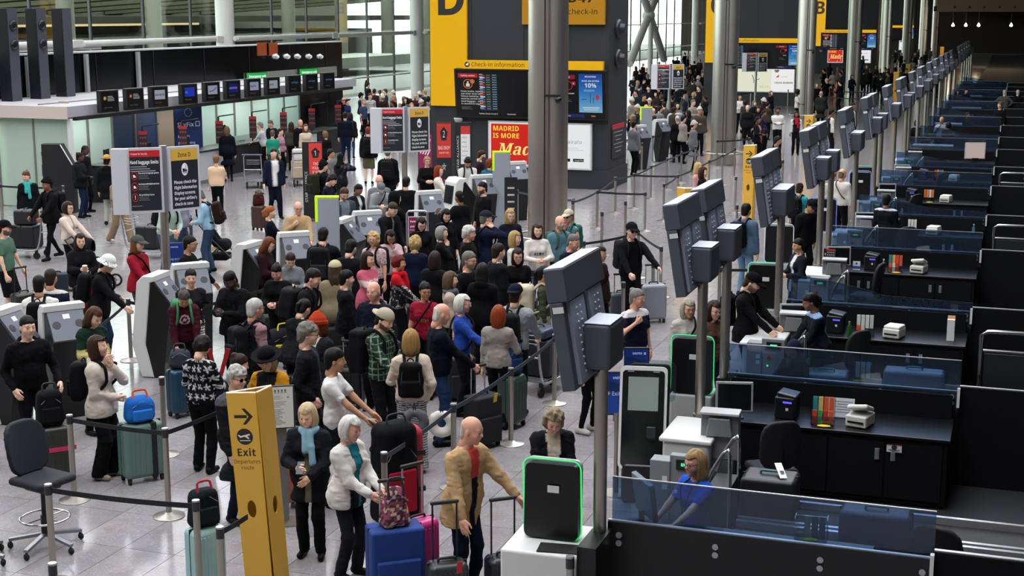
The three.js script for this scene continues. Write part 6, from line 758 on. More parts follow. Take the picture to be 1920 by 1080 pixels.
function pushchair(px, py, a, label, hood) {
  const p = atH(px, py, 1.0), t = thing('pushchair', label, 'pushchair', p.x, 0, p.z, toCam(p.x, p.z) + a * R), m = mat('#1a1b1f', 0.4);
  mesh('frame', [-1, 1].flatMap((k) => [tube([[k * 0.24, 1.0, -0.45], [k * 0.25, 0.7, -0.2], [k * 0.24, 0.15, 0.35]], 0.015, 16, 6), tube([[k * 0.25, 0.5, 0.0], [k * 0.25, 0.14, -0.36]], 0.015, 8, 6)]).concat([bar([-0.24, 1.0, -0.45], [0.24, 1.0, -0.45], 0.018), bar([-0.24, 0.3, 0.2], [0.24, 0.3, 0.2], 0.012)]), m, t);
  const s = new Sdf(); s.cone(V(-0.1, 0.5, 0.05), V(0.1, 0.5, 0.05), 0.13, 0.13, 0.05).cone(V(-0.1, 0.55, -0.1), V(-0.1, 0.85, -0.28), 0.09, 0.07, 0.05).cone(V(0.1, 0.55, -0.1), V(0.1, 0.85, -0.28), 0.09, 0.07, 0.05); mesh('seat', s.mesh(0.03), cloth('#1b1c21', 0.85), t);
  if (hood) { const q = new Sdf(); q.ell(V(0, 0.82, -0.15), [0.24, 0.2, 0.26], null, 0.02); q.cut((x, y, z) => Math.max(z - 0.02, 0.72 - y, -(Math.hypot(x / 0.22, (y - 0.82) / 0.18, (z + 0.15) / 0.24) - 1) * 0.18)); mesh('hood', q.mesh(0.022), cloth('#1b1c22', 0.85), t); }
  for (const [x, z] of [[-0.25, 0.36], [0.25, 0.36], [-0.26, -0.38], [0.26, -0.38]]) { const w = mesh('wheel', torus(0.11, 0.022, x, 0.132, z, 0, Math.PI / 2, 0, Math.PI * 2, 18), rubber, t); mesh('hub', [cyl(0.03, 0.03, 0.04, x, 0.132, z, 0, 0, Math.PI / 2), bar([x, 0.03, z], [x, 0.235, z], 0.008), bar([x, 0.132, z - 0.1], [x, 0.132, z + 0.1], 0.008)], alu, w); }
  mesh('basket', rbox(0.4, 0.14, 0.4, 0.04, 0, 0.26, -0.05), cloth('#17181c', 0.85), t);
  return t;
}
// queue at the front
const c0 = suitcase(262, 790, { h: 0.7, w: 0.48, d: 0.3, c: '#5f7a72', a: 20, band: '#14161a', bandV: 1, t: 'sage green hard suitcase with black strap under blue holdall' });
softBag(257, 716, 1.0, 0.36, 0.3, 0.26, '#1c5fb0', 'bright blue and orange holdall on top of green suitcase', 'bag', 20, { on: c0, oh: 0.7, strap: '#c9562a', pc: '#2a74c8' });
const c1 = suitcase(95, 797, { h: 0.68, w: 0.46, d: 0.28, c: '#2c312b', a: 12, band: '#c2305a', t: 'dark olive ribbed suitcase with pink strap' });
softBag(92, 716, 1.1, 0.32, 0.42, 0.22, '#191a1e', 'black rucksack standing on dark olive suitcase', 'backpack', 10, { on: c1, oh: 0.68, n: 'backpack' });
const c2 = suitcase(338, 690, { h: 0.66, w: 0.36, d: 0.26, c: '#123a4e', a: 30, t: 'dark teal suitcase held by person in maroon' });
softBag(333, 652, 0.9, 0.3, 0.26, 0.24, '#33363d', 'charcoal neck pillow bundle on teal suitcase', 'pillow', 0, { on: c2, oh: 0.66, n: 'travel_pillow', pocket: false });
const c3 = suitcase(383, 985, { h: 0.62, w: 0.34, d: 0.24, c: '#9cc4c4', a: 35, t: 'pale mint suitcase behind barrier post' });
softBag(388, 915, 0.98, 0.3, 0.36, 0.2, '#17222a', 'dark backpack with red loop resting on mint suitcase', 'backpack', 25, { on: c3, oh: 0.62, n: 'backpack', pc: '#1c2b33', strap: '#a8202a' });
const c6 = suitcase(740, 985, { h: 0.72, w: 0.5, d: 0.3, c: '#15377c', a: 14, soft: 1, pull: 0.4, t: 'royal blue fabric suitcase held by person in white jacket' });
suitcase(783, 972, { h: 0.7, w: 0.36, d: 0.26, c: '#b02a72', a: 35, pull: 0.5, t: 'magenta pink suitcase hidden behind the blue suitcase' });
softBag(712, 918, 1.06, 0.3, 0.38, 0.2, '#4a2a3c', 'floral drawstring bag hanging on the blue suitcase', 'bag', 20, { on: c6, oh: 0.72, n: 'floral_bag', dots: 1, taper: 0.45, pocket: false, cell: 0.014 });
suitcase(838, 1052, { h: 0.56, w: 0.36, d: 0.24, c: '#26282c', a: 14, pull: 0.52, pc: '#111214', tagc: '#c22a38', t: 'charcoal cabin suitcase with red tag held by person in blazer' });
suitcase(948, 1040, { h: 0.56, w: 0.36, d: 0.24, c: '#15181f', a: 20, pull: 0.5, pc: '#111214', t: 'black cabin suitcase pushed towards the white plinth' });
softBag(738, 790, 1.12, 0.5, 1.1, 0.36, '#14151a', 'tall black and red wheeled equipment bag', 'bag', 30, { n: 'equipment_bag', pc: '#9a1a2c', taper: 0.1 });
{ const p = atH(770, 800, 1.0), t = thing('red_kit_bag', 'red end of a long upright kit bag with black straps', 'bag', p.x, 0, p.z, toCam(p.x, p.z) + 0.3); mesh('bag_body', rbox(0.22, 1.02, 0.3, 0.09, 0, 0.51, 0, 0, 0, 0, 3), mat('#a31c32', 0.8), t); mesh('strap', [box(0.225, 0.05, 0.305, 0, 0.75, 0), box(0.225, 0.05, 0.305, 0, 0.35, 0)], mat('#15161a', 0.8), t); }
suitcase(905, 740, { h: 0.66, w: 0.42, d: 0.28, c: '#14161a', a: 40, soft: 1, tagc: '#d6c21c', pull: 0.35, t: 'black suitcase with yellow tag behind barrier belt' });
const c4 = suitcase(960, 702, { h: 0.7, w: 0.34, d: 0.28, c: '#2f3f38', a: 60, t: 'dark green hard suitcase behind steel post' });
softBag(953, 640, 1.02, 0.28, 0.42, 0.22, '#1c3a63', 'navy blue rucksack perched on dark green suitcase', 'backpack', 40, { on: c4, oh: 0.7, n: 'backpack' });
suitcase(532, 852, { h: 0.6, w: 0.36, d: 0.24, c: '#b5705c', a: 25, t: 'coral pink suitcase behind notice board' });
suitcase(1225, 532, { h: 0.68, w: 0.44, d: 0.28, c: '#8d9199', a: 20, pull: 0.32, t: 'silver ribbed suitcase beside person in sunglasses' });
suitcase(1165, 548, { h: 0.6, w: 0.4, d: 0.26, c: '#3a3d44', a: 10, pull: 0.3, pc: '#8a5a3a', t: 'dark grey suitcase with tan handle before person in sunglasses' });
suitcase(45, 548, { h: 0.62, w: 0.42, d: 0.28, c: '#23261f', a: 30, pull: 0.42, pc: '#111214', t: 'dark suitcase with black handle held by person in green' });
suitcase(105, 512, { h: 0.7, w: 0.4, d: 0.3, c: '#182230', a: 0, soft: 1, t: 'dark navy bag with bottle beside curly haired person' });
suitcase(625, 612, { h: 0.7, w: 0.4, d: 0.26, c: '#1b1c20', a: 20, pull: 0.35, soft: 1, t: 'black suitcase held by person in dark jacket' });
suitcase(520, 590, { h: 0.66, w: 0.44, d: 0.28, c: '#1a1b1f', a: 10, pull: 0.32, soft: 1, t: 'black suitcase with silver handle beside wrapped holdall' });
softBag(540, 615, 0.95, 0.7, 0.42, 0.36, '#1b1d22', 'large black holdall with yellow tape beside grey haired person', 'bag', 15, { n: 'holdall', strap: '#c9b41c', pc: '#b8a628' });
suitcase(720, 640, { h: 0.66, w: 0.44, d: 0.28, c: '#1a1d22', a: 25, soft: 1, t: 'black suitcase with floral tag beside person in plaid' });
suitcase(1275, 700, { h: 0.62, w: 0.4, d: 0.26, c: '#1c1d22', a: 0, soft: 1, t: 'black case standing behind green lit machine' });
// on the belts
{ const mk = (x, y, z, w, h, d, c, l, ry = 0) => { const t = thing('suitcase', l, 'suitcase', x, y, z, ry); mesh('shell', rbox(w, h, d, 0.05, 0, h / 2, 0, 0, 0, 0, 3), mat(c, 0.45), t); mesh('seam', rbox(w + 0.006, h, 0.012, 0.004, 0, h / 2, 0), mat('#0d0e11', 0.6), t); mesh('top_grip', tube([[-0.1, h, 0], [-0.09, h + 0.03, 0], [0.09, h + 0.03, 0], [0.1, h, 0]], 0.013, 12, 6), mat('#2a6a74', 0.5), t); mesh('side_wheel', [[-1, -1], [1, -1], [-1, 1], [1, 1]].map(([a, b]) => ball(0.03, a * w / 2, 0.06, b * (d / 2 - 0.06), 0.6, 1, 1, 8)), rubber, t); };
  mk(-0.95, 0.36, -12.92, 0.66, 0.44, 0.28, '#1b2a44', 'navy blue suitcase lying on the first baggage belt'); mk(-2.05, 0.36, -13.7, 0.55, 0.42, 0.4, '#121317', 'black soft suitcase with white tag on the first lane'); mk(-1.0, 0.36, -18.9, 0.78, 0.34, 0.3, '#5a6674', 'grey hard suitcase lying on the second lane belt'); mk(-2.1, 0.36, -18.6, 0.6, 0.3, 0.34, '#3a5660', 'slate blue bag lying beside grey suitcase on belt'); }
{ const t = thing('baggage_tag', 'white paper tag on black soft suitcase', 'tag', -1.95, 0.83, -13.68, 0.4); mesh('tag_sheet', box(0.07, 0.006, 0.26, 0, 0, 0, 0.3), whiteP, t); mesh('tag_print', [box(0.04, 0.002, 0.04, 0, 0.004, 0.05, 0.3), box(0.05, 0.002, 0.01, 0, 0.004, -0.04, 0.3)], mat('#444', 0.8), t); }
// trolleys
{ const T = trolley(200 / 4, 270 + 495 / 4, -120, 'steel luggage trolley piled with black cases by ticket wall'); caseOn(T, 0, 0.23, 0.05, 0.44, 0.5, 0.6, '#121317', 'large black case low on trolley by ticket wall'); caseOn(T, 0, 0.74, 0.02, 0.36, 0.32, 0.45, '#16171c', 'small black case stacked on trolley by ticket wall'); }
{ const T = trolley(1010, 598, 150, 'steel luggage trolley beside person in grey sweatshirt'); caseOn(T, 0, 0.23, 0.08, 0.46, 0.55, 0.4, '#15171b', 'black case on trolley beside steel post'); caseOn(T, 0.02, 0.79, 0.05, 0.44, 0.14, 0.44, '#26324a', 'slate blue bag laid across the trolley', true); }
suitcase(1062, 640, { h: 0.55, w: 0.3, d: 0.26, c: '#b9b3a2', a: 30, t: 'cream suitcase behind the trolley of bags' });
{ const T = trolley(478, 288, 170, 'steel luggage trolley pushed by person in green top'); softBag(455, 268, 1.0, 0.4, 0.5, 0.3, '#4a4538', 'grey green bag on trolley by ticket desk', 'bag'); }
{ const T = trolley(560, 285, -170, 'steel trolley carrying cream trunk cases'); caseOn(T, 0, 0.23, 0.05, 0.44, 0.55, 0.4, '#b9a98c', 'cream trunk with brown bands on trolley'); caseOn(T, 0.02, 0.79, 0.02, 0.34, 0.36, 0.3, '#d0cabd', 'small cream case on top of cream trunk'); }
{ const T = trolley(275, 395, 60, 'steel luggage trolley behind the zone board pole'); caseOn(T, 0, 0.23, 0.05, 0.45, 0.5, 0.5, '#15171c', 'black case on trolley behind the zone board pole'); }
const c5 = suitcase(485, 385, { h: 0.62, w: 0.36, d: 0.24, c: '#3a241c', a: -40, pull: 0.3, t: 'dark brown suitcase pulled by person in navy suit' });
softBag(486, 352, 1.0, 0.3, 0.28, 0.14, '#4a1f17', 'oxblood leather bag on dark brown suitcase', 'bag', 0, { on: c5, oh: 0.62, n: 'leather_bag' });
pushchair(415, 415, 75, 'black pushchair with alloy wheels beside person in light blue', false); pushchair(172, 447, 75, 'black pushchair with raised hood and sleeping child', true);
suitcase(340, 405, { h: 0.7, w: 0.46, d: 0.3, c: '#1f3a52', a: 10, t: 'blue suitcase behind the zone board pole' });
softBag(401, 458, 0.3, 0.3, 0.3, 0.22, '#a8987c', 'tan paper carrier bag beside the pushchair', 'bag', 0, { n: 'carrier_bag' });

// more bags standing among the queue
[[655, 688, '#14151a', 'behind the white polo wearer'], [862, 668, '#16181d', 'beside the navy sweater wearer'], [560, 700, '#17181c', 'beside the mustard jacket'], [800, 648, '#1a1c22', 'behind the red t-shirt'], [640, 585, '#1b1c20', 'beside the tan coat'], [455, 640, '#15171c', 'behind the starfish shirt'], [905, 612, '#181a20', 'beside the blue cardigan'], [745, 572, '#1c1d22', 'beside the striped top'], [570, 555, '#16171b', 'behind the wrapped holdall'], [985, 560, '#1a1b20', 'beside the grey sweatshirt'], [840, 585, '#202228', 'behind the white haired pair'], [690, 622, '#17181d', 'behind the plaid shirt'], [930, 500, '#15161a', 'behind the navy cap'], [780, 515, '#191a1e', 'behind the red shawl'], [660, 525, '#17181b', 'before the pink jacket'], [560, 500, '#1a1c20', 'beside the grey hoodie'], [315, 560, '#17191e', 'behind the maroon sweater'], [20, 640, '#14161b', 'beside the black hoodie']].forEach(([x, y, c, w], i) => suitcase(x, y, { h: 0.56 + (i % 4) * 0.05, w: 0.4, d: 0.27, c, a: (i * 37) % 80 - 20, soft: i % 2, pull: i % 3 ? 0 : 0.34, t: 'black suitcase standing ' + w }));
function neckPillow(px, py, h, c, label) { const p = atH(px, py, h), t = thing('neck_pillow', label, 'pillow', p.x, h - 0.14, p.z, toCam(p.x, p.z)), s = new Sdf(), q = []; for (let i = 0; i <= 10; i++) { const a = (0.62 + i * 0.176) * Math.PI - Math.PI * 0.0; q.push(V(Math.cos(a) * 0.11, Math.sin(a) * 0.11, 0)); } for (let i = 0; i < 10; i++) s.cone(q[i], q[i + 1], 0.05, 0.05, 0.03); mesh('cushion', s.mesh(0.018), cloth(c, 0.95), t); mesh('hang_loop', tube([[-0.02, 0.1, 0.03], [0, 0.22, 0.0], [0.02, 0.1, 0.03]], 0.006, 12, 5), mat('#15161a', 0.8), t); }
neckPillow(777, 768, 0.86, '#5c5d62', 'grey neck pillow hanging below the small black rucksack'); neckPillow(828, 772, 0.82, '#cfcac2', 'white neck pillow hanging beside the striped skirt');
{ const p = atH(412, 706, 1.05), t = thing('shoulder_bag', 'navy shoulder bag with wide red strap beside starfish shirt', 'bag', p.x, 0.75, p.z, toCam(p.x, p.z)); mesh('bag_body', rbox(0.26, 0.26, 0.1, 0.03, 0, 0.13, 0), mat('#141b30', 0.7), t); mesh('strap', [place(new THREE.BoxGeometry(0.05, 0.42, 0.012), -0.07, 0.44, 0.02, 0, 0, 0.18), place(new THREE.BoxGeometry(0.05, 0.42, 0.012), 0.05, 0.44, 0.02, 0, 0, -0.3)], mat('#a3121e', 0.7), t); }
// ---------------------------------------------------------------- who stands where: x, y is the crown of the head in the photograph
const K = '#101115', K2 = '#1b1c21', NV = '#161d30', NV2 = '#1d2a48', DN = '#24344f', GY = '#7d8085', WH = '#dcd8d0', CR = '#cbb9a2';
const BR = '#2e1c13', BL = '#b08d5c', BK = '#141110', GR = '#8b8883', WT = '#d9d5cc', RD = '#7a3416';
[
  // front row
  { x: 888, y: 779, m: 1, h: 1.74, a: 48, t: 'person in beige blazer and coral shirt leaning on two suitcase handles', tp: ['blazer', '#b5946a', (c) => (u) => (!u.arm && u.z > 0.02 && Math.abs(u.x) < 0.05 * (0.7 + Math.max(0, u.y - 0.95) * 1.1) ? (u.y > 1.2 ? '#c2403a' : '#14151a') : c)], bt: ['jeans', '#161f33'], hr: ['ring', '#c9b9a8'], sk: 1, R: [0.3, 0.86, 0.3], L: [0.42, 0.9, 0.42], ln: 8, hp: 12, hy: 15, b: 1.05 },
  { x: 660, y: 779, h: 1.6, a: 52, t: 'person with white hair in white zip jacket over teal top', tp: ['jacket', '#d6d3cb', (c) => (u) => (!u.arm && u.z > 0.02 && Math.abs(u.x) < 0.075 * Math.max(0.2, (u.y - 0.85) / 0.6) ? '#167a88' : !u.arm && u.y < 1.02 && Math.abs(u.x) > 0.02 ? '#16171b' : !u.arm && u.z > 0.02 && Math.abs(u.x) < 0.09 * Math.max(0.2, (u.y - 0.85) / 0.6) ? '#16171b' : c)], bt: ['suit', '#26262a'], hr: ['bob', WT], sk: 1, R: [0.1, 1.02, 0.36], L: [0.12, 1.0, 0.34], hp: 12, ln: 3, b: 1.1 },
  { x: 574, y: 756, h: 1.58, a: -12, t: 'blond person in black coat and pale blue scarf holding a wallet', tp: ['long', '#14161b', PAT.open('#6a6456', 0.045)], bt: ['suit', K], hr: ['mid', '#c8b48e'], scarf: '#7fa6bb', R: 'bent', L: [0.05, 1.0, 0.28], hy: -8, hp: 14, sh: '#101012', hand: ['phone', '#15161a', 'dark wallet held by person in blue scarf'] },
  { x: 445, y: 684, h: 1.7, m: 1, a: 40, t: 'grey haired person in sunglasses and dark coat behind yellow totem', tp: ['coat', '#15171b', PAT.yoke('#4a4c50', 1.36)], bt: ['jeans', '#182238'], hr: ['thick', '#b9b6b0'], sun: 1, L: 'handle', R: [0.22, 0.8, 0.15], hp: 8 },
  { x: 1040, y: 769, h: 1.62, a: 8, t: 'person in black cardigan over cream top leaning at bag drop', tp: ['sweat', K, PAT.open('#c9bda8', 0.06)], bt: ['suit', K], hr: ['curly', '#8f7c62'], sk: 0, L: 'hold', R: 'hold', hp: 30, ln: 10, b: 1.1 },
  { x: 1303, y: 842, h: 1.56, a: -48, t: 'desk agent in royal blue shirt with glasses and lanyard', tp: ['tee', '#1d4fb0'], bt: ['suit', NV], hr: ['long', '#a8875c'], sk: 1, gl: 1, lany: '#2b3a2e', L: 'fwd', R: [0.2, 1.0, 0.4], hp: 6 },
  { x: 178, y: 628, h: 1.68, a: 60, t: 'person in cream hoodie with hand at chin', tp: ['jacket', '#c4b8ac'], bt: ['wide', '#0e0f12'], hr: ['mid', '#3a2318'], sk: 0, sun: 2, L: 'chin', R: 'belly', hy: 10, hp: -6, hood: 1, sh: '#8a8278', pack: [K, 'black backpack with orange tag worn by person in cream hoodie'] },
  { x: 50, y: 590, m: 1, h: 1.8, a: 12, t: 'dark haired person in black hoodie resting hand on rucksack', tp: ['sweat', '#0f1013'], bt: ['jeans', K], hr: ['crop', BK], sk: 0, L: [0.28, 0.98, 0.22], R: 'pocket', hood: 1, hy: 8, hp: 4 },
  { x: 182, y: 577, h: 1.68, a: 40, t: 'long haired person in green and cream sweater looking down', tp: ['sweat', '#12291f', PAT.split('#b3a86c')], bt: ['jeans', K], hr: ['long', '#4a2e1a'], L: 'belly', R: 'bent', hp: 28 },
  { x: 382, y: 628, h: 1.64, a: 150, t: 'person in black shirt with white starfish print', tp: ['shirt', '#111216', PAT.stars('#c9c9cc')], bt: ['suit', '#0f1013'], hr: ['pixie', '#1d1311'], R: 'bent', L: 'bent', hp: 25, fine: 0.55, b: 1.15 },
  { x: 345, y: 546, h: 1.62, a: 5, t: 'person in maroon sweater with rainbow rucksack bending over bag', tp: ['sweat', '#3a0f1c', PAT.logo('#b99aa4')], bt: ['jeans', K], hr: ['bun', '#4a4642'], sk: 2, R: 'low', L: 'low', hp: 38, ln: 12, pack: ['#3a7a52', 'rainbow coloured rucksack worn by person in maroon sweater', 0.34, 0.46, 0.18, '#c9a43a'] },
  { x: 357, y: 503, h: 1.68, a: 5, t: 'person in black printed t-shirt and striped trousers by kiosk', tp: ['tee', '#16161a', PAT.logo('#6a1f26', 1.22, 0.05)], bt: ['wide', '#d0d0d0', PAT.stripes('#1b1b1f', 0.035)], hr: ['lowbun', BK], sk: 0, L: 'cross', R: 'belly' },
  { x: 425, y: 510, m: 1, h: 1.76, a: -40, t: 'person in black jacket looking down with head bowed', tp: ['jacket', '#111216'], bt: ['jeans', K], hr: ['crop', '#0f0d0c'], sk: 4, L: 'phone', R: 'phone', hp: 32, puff: 0.008 },
  { x: 478, y: 558, m: 1, h: 1.75, a: 120, t: 'white haired person in dark waistcoat over pink shirt', tp: ['shirt', '#1d1e22', PAT.vest('#8f6a72')], bt: ['suit', K], hr: ['short', '#c4c0b8'], sk: 1, gl: 1, pack: ['#1b1c20', 'black rucksack worn by person in pink sleeves'] },
  { x: 452, y: 662, h: 1.6, a: 100, t: 'brown haired person half hidden behind the sunglasses wearer', tp: ['jacket', K], hr: ['bun', '#33211a'], bt: ['jeans', K], hp: 15 },
  { x: 497, y: 654, h: 1.62, a: -25, t: 'person in black brimmed hat and mustard jacket', tp: ['jacket', '#c2861f', PAT.open('#17181b', 0.11)], bt: ['jeans', K], hr: ['mid', '#a89470'], cap: ['brim', '#121216'], hp: 20, L: 'bent', R: 'bent' },
  { x: 628, y: 651, m: 1, h: 1.76, a: 78, t: 'dark haired person in white polo shirt reaching forward with phone', tp: ['tee', '#d3d2ce'], bt: ['jeans', '#1b2130'], hr: ['short', '#16110e'], sk: 2, R: [0.2, 0.98, 0.45], L: [0.12, 0.98, 0.42], hy: 8, hand: ['phone', '#111', 'black phone held by person in white polo'], b: 1.05 },
  { x: 578, y: 603, m: 1, h: 1.8, a: 82, t: 'grey haired person in long black jacket and blue shirt collar', tp: ['long', '#101115', PAT.open('#2c3c50', 0.035)], bt: ['suit', K], hr: ['thick', '#77736c'], sk: 0, gl: 1, b: 1.15, R: 'pocket' },
  { x: 592, y: 590, h: 1.6, a: -60, t: 'person in rust red knitted hat and dark coat', tp: ['coat', '#17181c', PAT.open('#c9c4ba')], hr: ['mid', '#5a2f1c'], cap: ['beanie', '#a3381c'], bt: ['jeans', K], hp: 15 },
  { x: 728, y: 578, m: 1, h: 1.82, a: 52, t: 'bearded person in green plaid shirt and reversed cap', tp: ['shirt', '#24382b', PAT.plaid('#7f9484', '#1c2c22')], bt: ['jeans', '#17181c'], hr: ['short', '#2a1c14'], beard: '#24160f', cap: ['capback', '#a89d88'], R: 'hold', L: 'bent', hp: 24, sk: 0, fine: 0.6, pack: [K, 'large black rucksack worn by person in green plaid', 0.34, 0.55, 0.24] },
  { x: 770, y: 616, h: 1.7, a: 178, t: 'blond person in cream sweater and striped skirt seen from behind', tp: ['sweat', '#c9b8a6'], bt: ['wide', '#c9c9c9', PAT.stripes('#17181b', 0.03)], hr: ['mid', '#a07a46'], R: 'pocket', L: 'bent', pack: ['#0f1013', 'small black rucksack slung by person in cream sweater', 0.3, 0.42, 0.14] },
  { x: 832, y: 567, m: 1, h: 1.8, a: 105, t: 'white haired person in navy sweater and blue jeans', tp: ['sweat', '#10141f'], bt: ['jeans', '#22365a'], hr: ['ring', '#cfcac0'], sk: 1, R: 'hold', b: 1.25, hp: 15 },
  { x: 868, y: 551, h: 1.64, a: 78, t: 'white haired person in bright blue cardigan with crossbody strap', tp: ['sweat', '#22408f'], bt: ['jeans', K], hr: ['bob', '#d6d2c6'], sk: 1, gl: 2, R: 'reach', strap: ['#15161a', 1], b: 1.1 },
  { x: 935, y: 571, h: 1.62, a: 165, t: 'red haired person in grey sweater seen from behind', tp: ['sweat', '#8f8880'], bt: ['jeans', K], hr: ['mid', '#8a3a18'], R: 'bent' },
  { x: 700, y: 526, m: 1, h: 1.78, a: -28, t: 'person in navy hoodie with white drawstrings', tp: ['sweat', '#141a2c'], bt: ['jeans', K], hr: ['ring', '#b3aca2'], sk: 1, hood: 1, b: 1.15, L: 'down' },
  { x: 797, y: 528, h: 1.64, a: -15, t: 'person in red t-shirt with glasses and dark bun', tp: ['tee', '#86122a', PAT.text('#c9a43a', 1.2)], bt: ['jeans', K], hr: ['bun', BK], sk: 2, gl: 1, R: 'down', strap: [K, 1], hy: 30 },
  { x: 1195, y: 540, h: 1.66, a: 38, t: 'grey bun person in navy top with white sleeves', tp: ['tee', '#12162a', PAT.yoke('#cfcdca', 1.37)], bt: ['suit', '#12162a'], hr: ['bun', '#7f7a74'], sk: 1, gl: 2, R: 'strap', L: 'down', b: 1.25, hy: 25 },
  { x: 1292, y: 559, h: 1.64, a: 22, t: 'blond grey person in glasses and pale cardigan by the machine', tp: ['sweat', '#a7a29a'], bt: ['jeans', K], hr: ['mid', '#a59d90'], gl: 1, sk: 1, strap: [K, 1], hp: 10 },
  { x: 1341, y: 563, h: 1.64, a: 35, t: 'brown haired person in glasses between two desk poles', tp: ['sweat', '#5a3d33'], bt: ['jeans', NV], hr: ['long', '#33211a'], gl: 1, hp: 10 },
  { x: 1419, y: 511, m: 1, h: 1.8, a: 75, t: 'person in black cap and jacket at the check-in counter', tp: ['jacket', '#0f1013'], bt: ['jeans', K], hr: ['short', '#3a2a1e'], cap: ['cap', '#0d0e11'], R: 'hold', L: 'hold', hp: 26, pack: [K, 'black rucksack worn by person in black cap at counter'], beard: '#6a4a36' },
  { x: 1515, y: 549, h: 1.62, a: -70, t: 'desk agent in navy jacket with long dark ponytail leaning forward', tp: ['jacket', '#0e111c', PAT.yoke('#7f9cc0', 1.42)], bt: ['suit', NV], hr: ['pony', '#120f0e'], sk: 3, ln: 14, hp: 18, L: 'hold', R: 'hold' },
  { x: 1497, y: 446, h: 1.62, a: -62, t: 'desk agent in navy blazer with white blouse and scarf', tp: ['jacket', '#10141f', PAT.open('#c9c9cc', 0.05)], bt: ['suit', NV], hr: ['lowbun', '#17110e'], sk: 2, L: 'bent', R: 'bent' },
  { x: 1487, y: 637, h: 1.42, hd: 1.15, a: -35, t: 'desk agent in navy head covering behind the second glass', tp: ['jacket', '#10152a'], bt: ['suit', NV], hr: ['scarf', '#131a33'], sk: 3, R: 'chin', hp: 15 },
  { x: 1663, y: 363, m: 1, h: 1.7, a: 165, t: 'desk agent in dark suit seen from behind', tp: ['jacket', '#0f121a', PAT.yoke('#b9bcc4', 1.43)], bt: ['suit', NV], hr: ['short', '#0f0d0c'], sk: 3 },
  // left of the hall
  { x: 47, y: 320, h: 1.7, a: -10, t: 'airline staff in black suit with turquoise scarf', tp: ['jacket', '#12141a'], bt: ['suit', '#12141a'], hr: ['bun', '#5e3d24'], scarf: '#3ba39c', sk: 0, hy: -20, hp: 15 },
  { x: 87, y: 332, m: 1, h: 1.8, a: -55, t: 'person in black beanie and jacket pushing a trolley', tp: ['jacket', '#101115'], bt: ['slim', '#101115'], hr: ['short', BK], cap: ['beanie', '#101218'], sk: 3, L: 'hold', R: 'hold', wk: 0.8, ln: 5, pack: ['#14161c', 'small dark rucksack worn by person in black beanie'] },
  { x: 127, y: 377, h: 1.66, a: 55, t: 'person in cream cardigan and glasses pushing a pushchair', tp: ['sweat', '#d2c1b2', PAT.zip('#6a5a50')], bt: ['slim', K], hr: ['bob', '#2e1c16'], gl: 1, L: 'hold', R: 'hold', b: 1.15 },
  { x: 150, y: 437, h: 1.66, a: 8, t: 'curly dark haired person in black jacket holding a coffee cup', tp: ['jacket', '#17181b'], bt: ['wide', '#5a1616'], hr: ['long', '#2a1c17'], R: 'phone', L: 'bent', hand: ['cup', '#b08d6a', 'brown paper coffee cup in hand'], b: 1.2 },
  { x: 8, y: 411, m: 1, h: 1.8, a: 62, t: 'person in sage green t-shirt and black cap with wristwatch', tp: ['tee', '#4e6a5a'], bt: ['short', '#15171c'], hr: ['short', '#2a1d16'], cap: ['cap', '#0f1012'], beard: '#2a1d16', R: 'handle', L: 'handle', hy: 10 },
  { x: 208, y: 477, m: 1, h: 1.76, a: 75, t: 'person in white bucket hat and black jacket reaching out', tp: ['jacket', '#121317'], bt: ['jeans', DN], hr: ['short', BK], cap: ['bucket', '#d8d8d6'], R: 'reach', L: 'bent', hp: 25, ln: 10, pack: ['#14151a', 'black sling pack worn by person in bucket hat'] },
  { x: 258, y: 441, h: 1.68, a: 50, t: 'person in red jacket and grey cap with black sling bag', tp: ['jacket', '#8a1626'], bt: ['jeans', '#3a4a40'], hr: ['long', '#7a4a24'], cap: ['cap', '#4a4d4a'], R: 'hold', strap: ['#0f1013', -1] },
  { x: 356, y: 441, m: 1, h: 1.78, a: 72, t: 'person in black suit and glasses leaning over a kiosk', tp: ['jacket', '#0f1116'], bt: ['suit', K], hr: ['short', '#14100e'], gl: 1, sk: 2, R: 'reach', L: 'reach', ln: 18, hp: 5 },
  { x: 368, y: 355, m: 1, h: 1.76, a: -105, t: 'person in pale blue sweater with brown rucksack looking down', tp: ['sweat', '#8fb4c8'], bt: ['jeans', '#33435c'], hr: ['short', '#6b6862'], ln: 12, hp: 25, L: 'bent', R: 'bent', pack: ['#2a1a14', 'dark brown rucksack worn by person in pale blue'] },
  { x: 328, y: 368, m: 1, h: 1.76, a: 40, t: 'person in pale mint hoodie bending over phone', tp: ['sweat', '#a9c0b2'], bt: ['jeans', '#4a5a6a'], hr: ['short', '#6a4a30'], ln: 22, hp: 30, L: 'bent', R: 'bent', pack: ['#16171b', 'black rucksack worn by person in mint hoodie'] },
  { x: 350, y: 352, m: 1, h: 1.76, a: 60, t: 'person in pale lilac shirt behind the zone board', tp: ['shirt', '#9a98a8'], bt: ['jeans', '#33435c'], hr: ['short', '#5a4a3a'], hp: 20, ln: 10 },
  { x: 405, y: 290, h: 1.68, a: 172, t: 'person in peach t-shirt with crossbody strap seen from behind', tp: ['tee', '#d8b797'], bt: ['slim', '#101115'], hr: ['short', '#7a5634'], strap: [K, 1], R: 'bent', b: 1.4, m: 2 },
  { x: 425, y: 236, h: 1.76, a: 175, t: 'long haired person in dark coat at ticket counter', tp: ['coat', '#101522'], bt: ['slim', K], hr: ['mid', '#6b5538'] },
